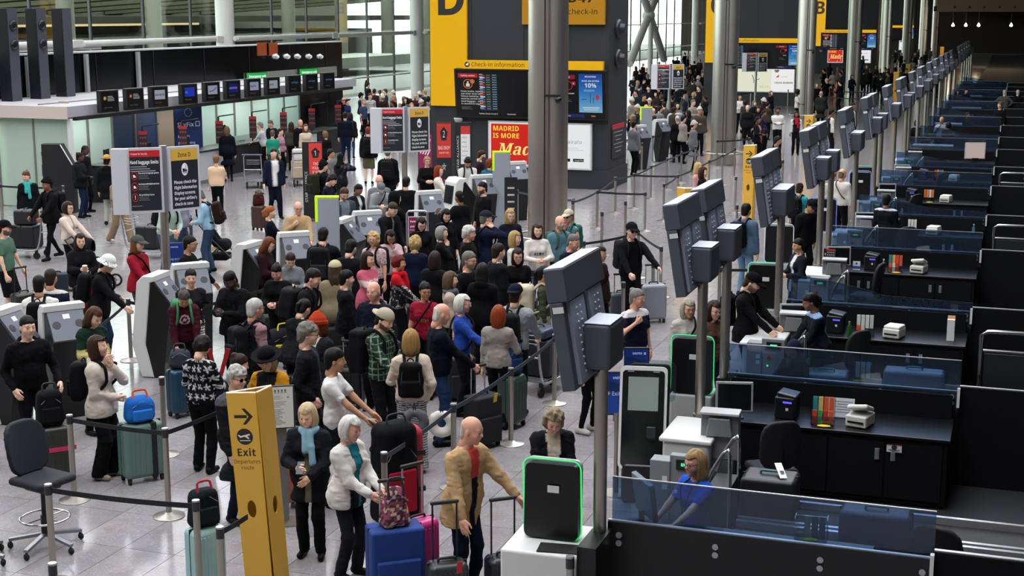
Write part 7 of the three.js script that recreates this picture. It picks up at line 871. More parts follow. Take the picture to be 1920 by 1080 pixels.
  { x: 221, y: 320, h: 1.7, a: 40, t: 'walking person in taupe suit with phone at ear', tp: ['sweat', '#8a745c'], bt: ['wide', '#8a745c'], hr: ['mid', '#6b4024'], sk: 3, L: 'ear', R: 'bent', wk: 0.9, sh: '#c9c4bd', strap: ['#6a4a30', 1], hand: ['phone', '#5a6ab0', 'blue phone in hand of taupe suited person'] },
  { x: 200, y: 290, m: 1, h: 1.76, a: 165, t: 'person in tan brimmed hat and black jacket seen from behind', tp: ['long', '#14151a'], bt: ['jeans', '#a8a898'], hr: ['short', BK], cap: ['brim', '#b98a45'], hood: 1 },
  { x: 150, y: 285, h: 1.72, a: 70, t: 'person in black puffer and blue jeans beside dark screen', tp: ['jacket', '#16181d'], bt: ['jeans', '#1d2d4a'], hr: ['bun', BK], sk: 4, R: 'bent', puff: 0.015, hood: 1 },
  { x: 161, y: 272, m: 1, h: 1.82, a: 60, t: 'tall person in black leaning at dark screen', tp: ['jacket', '#121317'], bt: ['jeans', K], hr: ['crop', BK], sk: 4, hp: 15 },
  { x: 72, y: 514, m: 1, h: 1.76, a: 170, t: 'dark haired person in white t-shirt with black rucksack', tp: ['tee', '#d6d4ce'], bt: ['jeans', K], hr: ['crop', BK], sk: 2, b: 1.1, pack: [K, 'black rucksack worn over white t-shirt'] },
  { x: 94, y: 502, m: 1, h: 1.76, a: 160, t: 'person in navy jacket beside the white t-shirt wearer', tp: ['jacket', '#151c30', PAT.yoke('#b9b5ae', 1.42)], bt: ['jeans', K], hr: ['crop', '#2a201a'], sk: 2 },
  // middle of the queue
  { x: 513, y: 277, m: 1, h: 1.84, a: 12, t: 'walking person in navy suit and open white shirt', tp: ['jacket', '#10172a', PAT.open('#d6d4d0', 0.07)], bt: ['suit', '#10172a'], hr: ['short', '#2a1d16'], wk: 0.5, R: 'handle', hp: 8 },
  { x: 507, y: 385, h: 1.66, a: 95, t: 'ginger ponytail person in navy staff jacket', tp: ['jacket', '#11141f'], bt: ['suit', NV], hr: ['pony', '#9a5a2c'], R: 'hold', hp: 5 },
  { x: 559, y: 377, m: 1, h: 1.72, a: 8, t: 'person in beige bomber jacket and glasses gesturing', tp: ['jacket', '#a88c66'], bt: ['jeans', '#4a463c'], hr: ['ring', '#2a241f'], gl: 1, R: 'strap', L: 'hold', b: 1.2, hp: 10, sk: 1 },
  { x: 628, y: 327, m: 1, h: 1.74, a: 75, t: 'person in navy shirt looking down beside lime pillar', tp: ['shirt', '#151d33'], bt: ['jeans', K], hr: ['thick', '#1c1410'], hp: 30, ln: 10, R: 'hold' },
  { x: 606, y: 300, m: 1, h: 1.74, a: 120, t: 'person in dark cap with olive rucksack by tag banner', tp: ['jacket', '#14151b'], bt: ['jeans', K], hr: ['short', BK], cap: ['beanie', '#12131a'], pack: ['#2c2f20', 'olive green rucksack by the tag banner', 0.36, 0.5, 0.22] },
  { x: 621, y: 279, m: 1, h: 1.62, a: 70, t: 'dark haired person in grey t-shirt beyond tag banner', tp: ['tee', '#6d7074'], bt: ['jeans', K], hr: ['thick', BK], sk: 2 },
  { x: 639, y: 287, h: 1.66, a: 130, t: 'person in black headscarf and speckled black robe with phone', tp: ['coat', '#17181c', PAT.dots('#4a4c52', 0.06, 0.2)], bt: ['wide', '#17181c'], hr: ['scarf', '#0f1013'], sk: 2, R: 'ear' },
  { x: 690, y: 237, m: 1, h: 1.8, a: 178, t: 'person in khaki shorts and dark jacket with black rucksack', tp: ['jacket', '#15171d'], bt: ['short', '#5a5a40'], hr: ['short', '#6a3a22'], pack: [K, 'black rucksack on person in khaki shorts'] },
  { x: 727, y: 275, m: 1, h: 1.82, a: 175, t: 'person in long black jacket with flat black rucksack', tp: ['long', '#121317'], bt: ['jeans', K], hr: ['short', '#5a5650'], pack: ['#1b1c20', 'flat black rucksack on long black jacket', 0.34, 0.5, 0.14] },
  { x: 711, y: 327, m: 1, h: 1.76, a: 5, t: 'bald person in grey jacket behind hooded youth', tp: ['jacket', '#6a6c70'], bt: ['jeans', K], hr: ['ring', '#8a8378'], sk: 1, hp: 15 },
  { x: 715, y: 344, m: 1, h: 1.66, a: 5, t: 'youth in grey cap and grey hoodie looking down', tp: ['sweat', '#8a8c8e', PAT.text('#3a3c40', 1.2)], bt: ['jeans', K], hr: ['short', '#3a2a1e'], cap: ['cap', '#6a6c6e'], hp: 40, L: 'phone', R: 'phone', strap: [K, 1] },
  { x: 647, y: 352, m: 1, h: 1.78, a: 20, t: 'bearded person in glasses and open grey hoodie', tp: ['jacket', '#3a414c', PAT.open('#6f767e', 0.08)], bt: ['jeans', K], hr: ['short', '#4a3020'], beard: '#3a2418', gl: 1, hp: 25, R: 'low' },
  { x: 675, y: 345, h: 1.66, a: 45, t: 'staff in black suit and white collar looking down', tp: ['jacket', '#101218', PAT.open('#c4c4c6', 0.03)], bt: ['suit', K], hr: ['lowbun', BK], sk: 3, hp: 25, R: 'hold' },
  { x: 741, y: 380, m: 1, h: 1.8, a: 45, t: 'person in black quarter zip top looking down', tp: ['sweat', '#101115', PAT.zip('#8a8478')], bt: ['jeans', K], hr: ['crop', '#3a2c22'], hp: 32, ln: 8, R: 'low', L: 'low' },
  { x: 742, y: 357, m: 1, h: 1.8, a: 120, t: 'person with black hood up raising a hand', tp: ['jacket', '#101114'], bt: ['jeans', K], hr: ['short', BK], cap: ['hood', '#0f1013'], R: [0.3, 1.2, 0.4] },
  { x: 801, y: 293, h: 1.66, a: 12, t: 'short blond person in black coat by magenta banner', tp: ['long', '#121317'], bt: ['jeans', K], hr: ['pixie', '#a8875c'], gl: 1, L: 'bent', R: 'bent' },
  { x: 823, y: 310, h: 1.66, a: 80, t: 'red haired person in white roll neck sweater', tp: ['sweat', '#d6d0c6'], bt: ['jeans', K], hr: ['long', '#8a2f14'], collar: 0.03, R: 'hold' },
  { x: 878, y: 296, m: 1, h: 1.76, a: 10, t: 'dark haired person in white t-shirt with rucksack straps at kiosk', tp: ['tee', '#cfcdc8'], bt: ['jeans', K], hr: ['thick', BK], sk: 2, beard: '#2a1d16', hp: 32, L: 'low', R: 'low', pack: [K, 'dark rucksack worn over white t-shirt at kiosk'] },
  { x: 905, y: 281, m: 1, h: 1.78, a: 100, t: 'bearded person in maroon hoodie by red advert', tp: ['sweat', '#2e1620'], bt: ['jeans', K], hr: ['short', '#3a241a'], beard: '#3a241a', hp: 15 },
  { x: 918, y: 297, h: 1.68, a: 170, t: 'red haired person in teal jacket with blue rucksack', tp: ['jacket', '#1c6470'], bt: ['jeans', K], hr: ['thick', '#7a3416'], pack: ['#1f4a66', 'blue rucksack on teal jacket'] },
  { x: 904, y: 340, m: 1, h: 1.78, a: -55, t: 'bearded person in black shirt under grey pillar', tp: ['shirt', '#0f1013'], bt: ['jeans', K], hr: ['short', BK], beard: '#1a1310', sk: 1 },
  { x: 861, y: 357, h: 1.72, a: -140, t: 'person with dark bun in long black coat holding paper', tp: ['coat', '#111216'], bt: ['suit', K], hr: ['lowbun', BK], sk: 3, L: [0.3, 1.25, 0.3], hand: ['paper', '#d6d4ce', 'white paper slip held by person in black coat', 'L'] },
  { x: 791, y: 408, h: 1.66, a: 15, t: 'dark long haired person in black top before airline stand', tp: ['shirt', '#141316'], bt: ['jeans', K], hr: ['long', BK], gl: 1, hp: 25, sk: 0 },
  { x: 829, y: 423, h: 1.62, a: 85, t: 'silver haired person in black jacket resting chin on hand', tp: ['jacket', '#111215'], bt: ['jeans', K], hr: ['bob', '#8b8984'], L: 'chin', R: 'chin', b: 1.1 },
  { x: 880, y: 422, m: 1, h: 1.74, a: 75, t: 'white haired person in black jacket facing the columns', tp: ['jacket', '#101114'], bt: ['jeans', K], hr: ['thick', '#d0ccc2'], sk: 1, collar: 0.02, b: 1.15 },
  { x: 912, y: 393, m: 1, h: 1.8, a: 110, t: 'person in navy cap and navy jacket with black rucksack', tp: ['jacket', '#161f3a'], bt: ['jeans', K], hr: ['short', '#6a665e'], cap: ['cap', '#262d3a'], R: 'ear', pack: [K, 'black rucksack on navy jacket', 0.34, 0.5, 0.22] },
  { x: 778, y: 440, h: 1.68, a: 172, t: 'curly blond person in navy sweater seen from behind', tp: ['sweat', '#16203a'], bt: ['jeans', K], hr: ['curly', '#b3945e'], b: 1.15 },
  { x: 700, y: 433, h: 1.68, a: -30, t: 'blond curly person in pink floral t-shirt with glasses', tp: ['tee', '#c6a8a8', PAT.dots('#8a5a68', 0.05, 0.22)], bt: ['jeans', K], hr: ['curly', '#c4a46a'], gl: 2, sk: 1, hy: 10, b: 1.2, pack: [K, 'dark rucksack worn over pink floral t-shirt'] },
  { x: 733, y: 432, h: 1.62, a: 10, t: 'dark haired person in glasses and pale pink cardigan looking down', tp: ['sweat', '#b59aa0'], bt: ['jeans', K], hr: ['long', '#17110f'], gl: 1, sk: 2, hp: 25, L: 'chin' },
  { x: 690, y: 470, h: 1.66, a: 55, t: 'dark haired person in pink and white block jacket', tp: ['jacket', '#b5566a', PAT.star('#d0bcb8')], bt: ['jeans', K], hr: ['long', '#2a1a15'], R: 'hold', b: 1.05 },
  { x: 748, y: 477, h: 1.64, a: 80, t: 'short red haired person in scarlet shawl over striped top', tp: ['sweat', '#c9c6c0', (c) => (u) => (u.y > 1.2 && !u.arm ? '#b01622' : u.y > 1.3 ? '#b01622' : ((u.y / 0.028) % 1 + 1) % 1 < 0.5 ? '#1c1c20' : c)], bt: ['jeans', K], hr: ['pixie', '#6a2414'], sk: 1, R: 'hold', b: 1.15, scarf: '#b01622' },
  { x: 880, y: 470, m: 1, h: 1.8, a: 55, t: 'grey bearded person in black t-shirt and glasses leaning', tp: ['tee', '#121317'], bt: ['jeans', K], hr: ['short', '#6f6a62'], beard: '#8a857c', gl: 1, sk: 1, R: 'handle', L: 'bent', b: 1.2, ln: 6 },
  { x: 845, y: 508, h: 1.62, a: 95, t: 'brown bob person in beige cardigan and grey scarf', tp: ['sweat', '#a89a88'], bt: ['jeans', K], hr: ['mid', '#5a4630'], scarf: '#5a5c66' },
  { x: 628, y: 488, h: 1.66, a: 175, t: 'person in cream cap and tan coat with long wavy hair', tp: ['coat', '#83765c'], bt: ['jeans', '#8a8a86'], hr: ['long', '#4a3a2c'], cap: ['cap', '#b3a684'], b: 1.2 },
  { x: 592, y: 503, m: 1, h: 1.78, a: 70, t: 'dark haired person in black jacket holding a suitcase handle', tp: ['jacket', '#1b1a1c'], bt: ['jeans', K], hr: ['short', '#231a15'], hp: 20, ln: 8, R: 'handle', pack: ['#202126', 'black rucksack on person in black jacket by suitcase', 0.34, 0.46, 0.22] },
  { x: 545, y: 475, h: 1.62, a: 5, t: 'ponytail youth in grey hoodie looking down', tp: ['sweat', '#6a6d70'], bt: ['jeans', K], hr: ['pony', '#2a1c16'], hp: 30, hood: 1, L: 'phone', R: 'phone' },
  { x: 516, y: 496, h: 1.62, a: -18, t: 'dark bun person in black v-neck top looking down', tp: ['sweat', '#0f1013'], bt: ['jeans', K], hr: ['bun', BK], sk: 1, hp: 25, R: 'bent', L: 'bent' },
  { x: 510, y: 445, h: 1.66, a: 70, t: 'auburn haired person in maroon top and glasses looking down', tp: ['sweat', '#2e1219'], bt: ['jeans', K], hr: ['long', '#6a3a22'], gl: 1, hp: 28, R: 'bent' },
  { x: 606, y: 425, m: 1, h: 1.8, a: 168, t: 'person in black jacket with black and grey rucksack', tp: ['jacket', '#12141a'], bt: ['jeans', K], hr: ['short', BK], hp: 15, R: 'reach', b: 1.15, pack: ['#15161b', 'black and grey rucksack at the kiosks', 0.36, 0.56, 0.24, '#2b2d33'] },
  { x: 905, y: 492, h: 1.68, a: 165, t: 'long black haired person in black hooded top seen from behind', tp: ['jacket', '#0f1013'], hr: ['long', BK], bt: ['jeans', K], hood: 1 },
  { x: 660, y: 448, m: 1, h: 1.74, a: 150, t: 'dark clad person stooping between kiosk and pink floral t-shirt', tp: ['jacket', '#121318'], hr: ['short', BK], bt: ['jeans', K], hp: 20 },
  { x: 816, y: 470, h: 1.64, a: 150, t: 'dark clad person behind silver haired person', tp: ['coat', '#121318'], hr: ['mid', '#2a1d17'], bt: ['jeans', K] },
  { x: 935, y: 455, m: 1, h: 1.76, a: 120, t: 'dark clad person behind the blond in white', tp: ['jacket', '#14161c'], hr: ['short', '#2a1f18'], bt: ['jeans', K] },
  { x: 575, y: 560, h: 1.62, a: 140, t: 'dark clad person crouching over the wrapped holdall', tp: ['jacket', '#15161b'], hr: ['pony', BK], bt: ['jeans', K], ln: 20, hp: 30, L: 'low', R: 'low' },
  { x: 650, y: 505, m: 1, h: 1.66, a: 100, t: 'dark clad person hidden behind the tan coat', tp: ['jacket', '#131419'], hr: ['short', BK], bt: ['jeans', K] },
  { x: 762, y: 330, m: 1, h: 1.74, a: 160, t: 'person in black beyond the zone board pole', tp: ['jacket', '#121317'], hr: ['short', BK], bt: ['jeans', K] },
  { x: 838, y: 392, h: 1.66, a: 20, t: 'dark haired person in black behind the airline stand', tp: ['shirt', '#141418'], hr: ['mid', BK], bt: ['jeans', K], hp: 25 },
  { x: 1104, y: 566, h: 1.7, a: 60, t: 'person in black trousers and pale trainers hidden behind first desk sign', tp: ['sweat', '#111216'], hr: ['short', BK], bt: ['slim', '#0d0e11'], sh: '#b3aea6' },
  // right half of the queue
  { x: 1066, y: 391, m: 2, h: 1.7, a: -30, t: 'person in cream cap and sunglasses with teal rucksack', tp: ['tank', '#4a6a70'], bt: ['jeans', DN], hr: ['short', '#6a4a34'], cap: ['cap', '#b8ad94'], sun: 1, sk: 1, R: 'chin', pack: ['#1c5a50', 'teal rucksack worn by person in cream cap'] },
  { x: 1050, y: 403, m: 1, h: 1.74, a: 30, t: 'grey haired person in teal polo shirt', tp: ['tee', '#4f7480'], bt: ['jeans', K], hr: ['ring', '#8a857c'], beard: '#9a948a', sk: 1, b: 1.15, pack: ['#3f4a3e', 'grey green rucksack on teal polo wearer'] },
  { x: 1008, y: 418, h: 1.66, a: 12, t: 'long haired person in white printed sweatshirt holding hands', tp: ['sweat', '#cbc6be', PAT.text('#2b2b30', 1.2)], bt: ['jeans', DN], hr: ['long', '#3a241a'], L: 'bent', R: 'bent', fine: 0.6 },
  { x: 966, y: 432, h: 1.66, a: 70, t: 'blond person in white top with dark strap', tp: ['shirt', '#c4c0bb'], bt: ['jeans', K], hr: ['mid', '#b3945e'], strap: [K, 1] },
  { x: 957, y: 391, h: 1.66, a: 15, t: 'long blond haired person in navy near the column', tp: ['jacket', '#15192a'], bt: ['jeans', K], hr: ['long', '#b38f56'], gl: 1 },
  { x: 971, y: 465, h: 1.64, a: 5, t: 'person in round glasses and black top facing out', tp: ['shirt', '#121216'], bt: ['jeans', K], hr: ['long', '#2a1c18'], gl: 1, R: 'phone', hp: 10 },
  { x: 1078, y: 438, m: 1, h: 1.78, a: 55, t: 'short grey haired person in navy jacket', tp: ['jacket', '#131c2c'], bt: ['jeans', K], hr: ['crop', '#6d6963'], sk: 1, b: 1.2, hp: 15 },
  { x: 1022, y: 497, h: 1.66, a: 85, t: 'dark ponytail person in olive shirt with cream rucksack', tp: ['shirt', '#3d4031'], bt: ['wide', '#8d8a84'], hr: ['pony', BK], gl: 1, sk: 2, pack: ['#b8ab94', 'cream rucksack worn by person in olive shirt', 0.32, 0.48, 0.24] },
  { x: 1126, y: 461, h: 1.66, a: 60, t: 'person in glasses and dark brown jacket behind desk sign', tp: ['jacket', '#2a1815'], bt: ['jeans', K], hr: ['bob', BK], gl: 2, sk: 2 },
  { x: 1185, y: 415, m: 1, h: 1.84, a: 25, t: 'person in black hoodie cap and sunglasses holding two suitcases', tp: ['sweat', '#0f1013'], bt: ['jeans', '#17181c'], hr: ['short', '#3a2a1e'], cap: ['cap', '#101114'], sun: 1, R: 'hold', L: 'reach', hood: 1, pack: ['#15181e', 'dark rucksack worn by person in black hoodie', 0.34, 0.5, 0.24] },
  { x: 1310, y: 304, h: 1.66, a: 70, t: 'blond person in pale pink top walking', tp: ['shirt', '#c28f8c'], bt: ['jeans', K], hr: ['long', '#c4a468'], wk: 0.4 },
  { x: 1319, y: 312, h: 1.68, a: 80, t: 'brunette person in black jacket walking with tan bag', tp: ['jacket', '#15151a'], bt: ['slim', K], hr: ['mid', '#3a1c16'], wk: 0.4 },
  { x: 1400, y: 380, m: 1, h: 1.78, a: 150, t: 'person in denim jacket and jeans behind the double sign', tp: ['jacket', '#4a6076'], bt: ['jeans', '#6a88a4'], hr: ['short', BK], pack: ['#131418', 'black rucksack on denim jacket', 0.34, 0.5, 0.22] },
  { x: 967, y: 530, m: 1, h: 1.78, a: 160, t: 'person in navy cap and grey sweatshirt with black rucksack', tp: ['sweat', '#8d9094'], bt: ['jeans', '#17181c'], hr: ['crop', '#3a2a20'], cap: ['capback', '#161c2c'], R: 'hold', L: 'hold', pack: ['#14161a', 'black rucksack on grey sweatshirt by trolley', 0.32, 0.46, 0.2] },
  { x: 1580, y: 315, m: 1, h: 1.76, a: 150, t: 'bald person in white shirt with brown strap at bag drop', tp: ['shirt', '#c9c4ba'], bt: ['jeans', K], hr: ['ring', '#6a5a4c'], sk: 1, strap: ['#5a4026', 1], b: 1.2 },
  { x: 1526, y: 374, m: 1, h: 1.74, a: 40, t: 'person in black cap and glasses bending at bag drop', tp: ['jacket', '#121317'], bt: ['jeans', K], hr: ['short', BK], cap: ['cap', '#131418'], gl: 1, hp: 30, ln: 12, sk: 2 },
  { x: 1500, y: 342, h: 1.66, a: 160, t: 'person in bright teal top with dark straps', tp: ['tee', '#2c8f96'], bt: ['jeans', K], hr: ['bun', '#3a2418'], pack: ['#14161c', 'dark small rucksack on bright teal top'] },
  { x: 1562, y: 320, h: 1.66, a: 150, t: 'person in pale top beside bald person at bag drop', tp: ['shirt', '#a8a298'], bt: ['jeans', K], hr: ['short', '#8a6a4a'] },
  // staff and travellers further along the aisle
  { x: 1459, y: 200, m: 1, h: 1.8, a: 12, t: 'staff in white shirt and red tie with folded arms', tp: ['shirt', '#d6d3ce', PAT.tie('#d6d3ce', '#8a1620')], bt: ['suit', '#111216'], hr: ['short', BK], sk: 3, beard: '#15100e', L: 'cross', R: 'cross' },
  { x: 1494, y: 208, h: 1.66, a: 5, t: 'staff in black waistcoat with white sleeves and red scarf', tp: ['shirt', '#15161a', PAT.vest('#cfccc8')], bt: ['suit', '#111216'], hr: ['long', BK], sk: 3, scarf: '#a31c2c' },
  { x: 1422, y: 218, h: 1.68, a: 60, t: 'staff in black suit and pink scarf by the aisle', tp: ['jacket', '#121318', PAT.open('#b8746c', 0.04)], bt: ['suit', '#121318'], hr: ['lowbun', BK], sk: 3, R: 'bent' },
  { x: 1433, y: 206, h: 1.66, a: 70, t: 'staff in dark patterned jacket behind pink scarf', tp: ['jacket', '#1a1d2a', PAT.dots('#5a4a58', 0.07, 0.25)], bt: ['suit', K], hr: ['lowbun', BK], sk: 3 },
  { x: 1459, y: 255, m: 1, h: 1.74, a: 90, t: 'dark haired person in maroon jacket crossing the aisle', tp: ['jacket', '#281318'], bt: ['slim', K], hr: ['thick', '#201512'], sk: 2 },
  { x: 1560, y: 204, m: 1, h: 1.8, a: 110, t: 'staff in black waistcoat and white sleeves with arms low', tp: ['shirt', '#14151a', PAT.vest('#d0cdc8')], bt: ['suit', '#121316'], hr: ['short', BK], sk: 3 },
  { x: 1600, y: 192, m: 1, h: 1.78, a: 60, t: 'person in black suit and white collar beside the double sign', tp: ['jacket', '#111217', PAT.open('#c9c9c9', 0.035)], bt: ['suit', K], hr: ['short', BK], sk: 3 },
  { x: 1388, y: 176, m: 1, h: 1.76, a: 10, t: 'person in white shirt and black trousers past second column', tp: ['shirt', '#cfccc6'], bt: ['suit', '#111216'], hr: ['short', BK], sk: 2, R: 'bent', L: 'bent' },
  { x: 1496, y: 168, m: 1, h: 1.78, a: 95, t: 'person in cream t-shirt standing at third column', tp: ['tee', '#c4b8a8'], bt: ['jeans', K], hr: ['afro', BK], sk: 4, R: 'bent' },
  { x: 1875, y: 191, m: 1, h: 1.76, a: -30, t: 'standing staff with grey hair in black sweater behind desks', tp: ['sweat', '#101115'], bt: ['suit', K], hr: ['short', '#6a5a4a'], sk: 1, b: 1.15 },
  { x: 1884, y: 168, m: 1, h: 1.76, a: 175, t: 'grey haired person in taupe sweater among far desks', tp: ['sweat', '#4a4640'], bt: ['suit', K], hr: ['short', '#a8a49c'], L: 'hip', R: 'hip', b: 1.2 },
  { x: 1909, y: 168, m: 1, h: 1.74, a: 175, t: 'white haired person in black jacket among far desks', tp: ['jacket', '#101114'], bt: ['suit', K], hr: ['short', '#b8b4ac'] },
  { x: 1815, y: 210, h: 1.6, a: 50, t: 'dark haired desk agent turned side on among far desks', tp: ['jacket', '#111318'], bt: ['suit', K], hr: ['lowbun', BK], sk: 3 },
  { x: 1766, y: 218, m: 1, h: 1.62, a: -20, t: 'balding desk agent in grey shirt leaning on hand', tp: ['shirt', '#7c7e86'], bt: ['suit', K], hr: ['ring', '#5a4a3c'], sk: 2, R: 'chin' },
  { x: 1779, y: 228, h: 1.58, a: 170, t: 'dark haired desk agent seen from behind', tp: ['jacket', '#12141c'], bt: ['suit', K], hr: ['bob', BK], sk: 3 },
  { x: 1720, y: 224, h: 1.6, a: 20, t: 'dark haired person in black jacket at far white counter', tp: ['jacket', '#121318'], bt: ['suit', K], hr: ['bob', BK], sk: 2 },
  { x: 1797, y: 168, m: 1, h: 1.58, a: 5, t: 'dark haired seated agent behind far blue glass', tp: ['jacket', '#11131a'], bt: ['suit', K], hr: ['short', BK], sk: 3 },
  { x: 1812, y: 166, m: 1, h: 1.58, a: 30, t: 'seated agent in navy behind far blue glass', tp: ['jacket', '#1a2540'], bt: ['suit', K], hr: ['short', BK], sk: 2 },
  // ticket desks
  { x: 487, y: 228, m: 1, h: 1.74, a: -100, t: 'grey haired person in pale t-shirt leaning on ticket counter', tp: ['tee', '#b0b0b4'], bt: ['jeans', K], hr: ['short', '#8a857c'], ln: 15, L: 'fwd', R: 'fwd', b: 1.25 },
  { x: 511, y: 243, h: 1.64, a: 165, t: 'person in bright green top with black strap', tp: ['tee', '#1f8a70'], bt: ['jeans', '#3a4a3c'], hr: ['short', '#5a5248'], strap: [K, 1], b: 1.3, m: 2 },
  { x: 526, y: 240, h: 1.62, a: 60, t: 'dark haired person in pink striped shirt by ticket desk', tp: ['shirt', '#b58a98', PAT.stripes('#8a5a70', 0.05)], bt: ['jeans', K], hr: ['pony', '#2a1a14'] },
  { x: 505, y: 225, m: 1, h: 1.74, a: -40, t: 'grey haired person in dark shirt behind ticket counter', tp: ['shirt', '#1b1c22'], bt: ['jeans', K], hr: ['short', '#6b6760'], hp: 25 },
  { x: 546, y: 228, h: 1.66, a: 170, t: 'long brown haired person in olive grey sweater at ticket desk', tp: ['sweat', '#3f4038'], bt: ['jeans', K], hr: ['long', '#33221a'] },
  { x: 563, y: 223, m: 1, h: 1.76, a: 30, t: 'balding person in black at ticket desk', tp: ['jacket', '#14151a'], bt: ['jeans', K], hr: ['ring', '#8f8a82'], sk: 1 },
  { x: 573, y: 232, h: 1.66, a: 15, t: 'auburn long haired person in cream top at ticket desk', tp: ['sweat', '#c4b5a0'], bt: ['jeans', K], hr: ['long', '#6a3a24'] },
  { x: 609, y: 245, h: 1.6, a: -140, t: 'short haired person in black by white counter', tp: ['jacket', '#15161a'], bt: ['jeans', K], hr: ['bob', '#7a5a38'] },
  { x: 420, y: 236, h: 1.62, a: -30, t: 'dark capped agent behind first ticket counter', tp: ['shirt', '#17181d'], bt: ['jeans', K], hr: ['short', BK], cap: ['beanie', '#15161a'], hp: 25 },
  { x: 647, y: 209, m: 1, h: 1.84, a: 178, t: 'broad person in navy top and jeans by glass front', tp: ['sweat', '#141a2c'], bt: ['jeans', '#1b2a48'], hr: ['short', '#1a1411'], b: 1.1 },
  { x: 657, y: 211, h: 1.68, a: 170, t: 'person in jeans with green rucksack by glass front', tp: ['jacket', '#2a1d22'], bt: ['jeans', '#33486c'], hr: ['mid', '#241814'], pack: ['#2c4a3e', 'green rucksack by the glass front'] },
  { x: 682, y: 184, m: 1, h: 1.84, a: 60, t: 'grey haired person in slate blue shirt by glass front', tp: ['tee', '#333f54'], bt: ['jeans', K], hr: ['short', '#9a958c'], sk: 1, b: 1.15 },
  { x: 694, y: 174, m: 1, h: 1.84, a: 20, t: 'person in white checked shirt by glass front', tp: ['shirt', '#c0c0bc', PAT.plaid('#55585c', '#a8aaa8')], bt: ['jeans', K], hr: ['short', '#3a2a20'], lod: 1 },
  { x: 690, y: 154, m: 1, h: 1.8, a: 120, t: 'person in black raising an arm against the window', tp: ['jacket', '#101114'], bt: ['jeans', K], hr: ['short', BK], L: 'up' },
  { x: 677, y: 174, m: 1, h: 1.74, a: 100, t: 'person in dark blue jacket and cap by glass front', tp: ['jacket', '#16223f'], bt: ['jeans', K], hr: ['short', BK], cap: ['beanie', '#14161c'] },
  { x: 644, y: 182, m: 1, h: 1.72, a: -60, t: 'bald person in dark coat beside black service wall', tp: ['jacket', '#1a1c22'], bt: ['jeans', K], hr: ['ring', '#a39a8e'], sk: 1 },
  { x: 652, y: 185, h: 1.66, a: 60, t: 'person in navy and orange jacket beside black service wall', tp: ['jacket', '#1c2c52', PAT.low('#b85a20', 1.1)], bt: ['jeans', K], hr: ['short', BK] },
].forEach(person);
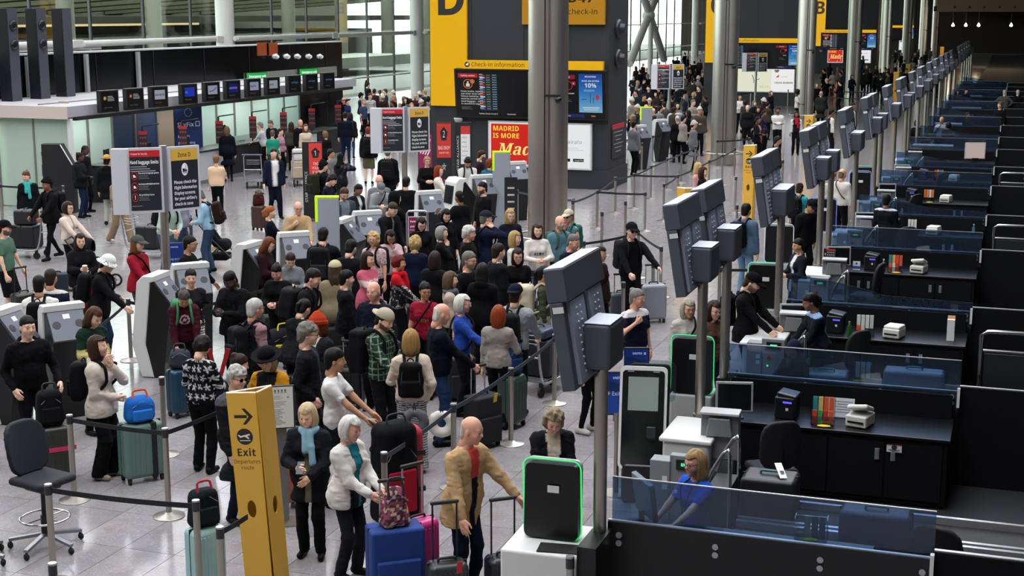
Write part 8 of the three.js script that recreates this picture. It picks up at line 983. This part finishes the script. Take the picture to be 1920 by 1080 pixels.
// ---------------------------------------------------------------- distant travellers
{
  const OBST = [...[-30, -50.4, -71, -93, -116, -139, -163, -187].map((z) => [-9.65, z, 1.1]), ...[-64.5, -89.3, -114, -178].map((z) => [-38, z, 1.1]), ...[0, 1, 2].map((i) => [kp[i].x, kp[i].z, 0.9])];
  const crowd = (n, pts, label, grp) => { for (let i = 0; i < pts.length; i++) { let [x, y] = pts[i]; for (let k = 0; k < 6; k++) { const q = atH(x, y, 1.7); if (!OBST.some(([X, Z, r]) => Math.hypot(q.x - X, q.z - Z) < r) && !people.some((o) => Math.hypot(q.x - o.g.position.x, q.z - o.g.position.z) < 0.5)) break; x += k % 2 ? -9 * (k + 1) : 8 * (k + 1); } const m = rnd() < 0.5 ? 1 : 0, dark = ['#131418', '#1a1c22', '#1b2233', '#24262c', '#33302c', '#2a2d26', '#1a1a1e', '#4a443c', '#3a2226', '#6a6c70', '#232b3a', '#8a8278'][rnd() * 12 | 0], hc = ['#171210', '#2a1c15', '#4a3322', '#141110', '#6b675f', '#a3875a', '#1c1613'][rnd() * 7 | 0]; person({ x, y, m, h: m ? rr(1.7, 1.84) : rr(1.58, 1.72), a: rr(-180, 180), t: label, g: grp, tp: [rnd() < 0.6 ? 'jacket' : rnd() < 0.6 ? 'sweat' : 'coat', dark], bt: ['jeans', K], hr: rnd() < 0.15 ? ['ring', '#8a857c'] : [m ? 'short' : ['mid', 'long', 'bob', 'pony'][rnd() * 4 | 0], hc], sk: [0, 1, 2, 3, 0][rnd() * 5 | 0], cap: rnd() < 0.1 ? ['beanie', '#b8b4ac'] : undefined, L: rnd() < 0.4 ? 'bent' : 'down', R: rnd() < 0.5 ? 'phone' : 'down', lod: 2 }); } };
  crowd(0, [[1192, 168], [1208, 176], [1230, 172], [1195, 196], [1212, 195], [1245, 190], [1224, 202], [1262, 178], [1285, 176], [1300, 186], [1312, 200], [1290, 206], [1270, 216], [1318, 216], [1240, 176], [1188, 214], [1310, 160], [1322, 178]], 'traveller in dark clothes in the far queue beside zone board', 'far queue beside the zone board');
  crowd(0, [[1188, 140], [1200, 130], [1214, 138], [1228, 128], [1240, 140], [1252, 126], [1266, 136], [1280, 128], [1294, 120], [1306, 128], [1318, 136], [1196, 150], [1222, 152], [1248, 154], [1274, 150], [1298, 148], [1206, 118], [1236, 116], [1262, 112], [1290, 104], [1312, 110], [1284, 98], [1270, 160], [1216, 160]], 'small traveller in dark clothes in the far crowd beyond braces', 'far crowd beyond the white brace');
  crowd(0, [[1415, 188], [1432, 184], [1446, 170], [1402, 196], [1545, 128], [1562, 132], [1572, 126], [1598, 140], [1620, 130], [1612, 134], [1640, 136], [1632, 128], [1652, 140], [1665, 134], [1672, 128], [1688, 126], [1700, 128], [1690, 142], [1660, 126], [1540, 170], [1532, 155], [1712, 128], [1650, 128], [1618, 105], [1756, 128], [1748, 124], [1762, 132]], 'traveller in the far queue between the steel columns', 'far queue between the steel columns');
  crowd(0, [[1184, 182], [1218, 184], [1238, 198], [1256, 200], [1280, 192], [1302, 172], [1200, 158], [1228, 146], [1260, 146], [1286, 140], [1310, 142], [1192, 124], [1212, 126], [1246, 120], [1278, 116], [1302, 114], [1270, 106], [1294, 130], [1234, 160], [1208, 148]], 'traveller among the packed far crowd beside the white brace', 'packed far crowd beside the brace');
  crowd(0, [[1580, 128], [1590, 122], [1606, 124], [1626, 122], [1644, 122], [1668, 120], [1556, 118], [1398, 186], [1422, 200], [1440, 190], [1680, 118], [1696, 112], [1712, 110], [1728, 106], [1550, 146], [1575, 150]], 'traveller in the distant queue past the third steel column', 'distant queue past the third column');
  crowd(0, [[1680, 92], [1694, 90], [1708, 94], [1722, 92], [1735, 96], [1745, 90], [1730, 84], [1690, 98], [1716, 100], [1702, 84]], 'tiny traveller at the far end under the soffit', 'crowd at the far end of the hall');
  crowd(0, [[702, 166], [712, 168], [722, 166], [729, 170], [738, 178], [748, 182], [758, 180], [768, 184], [778, 176], [786, 172], [796, 168], [803, 180], [790, 186], [772, 192], [750, 192], [804, 192], [718, 178], [735, 188]], 'dark silhouetted traveller before the bright glass front', 'crowd before the glass front');
  crowd(0, [[1190, 226], [1228, 216], [1302, 226], [1206, 206], [1306, 205]], 'traveller standing at the far check-in kiosks', 'travellers at the far kiosks');
}
{ let all = 0, uni = 0; const seen = new Set(); scene.traverse((o) => { if (o.isMesh) { const g = o.geometry, n = (g.index ? g.index.count : g.attributes.position.count) / 3; all += n; if (!seen.has(g)) { seen.add(g); uni += n; } } }); console.log('triangles', all | 0, 'unique', uni | 0, 'bodies', TRI | 0); }
renderer.render(scene, camera);
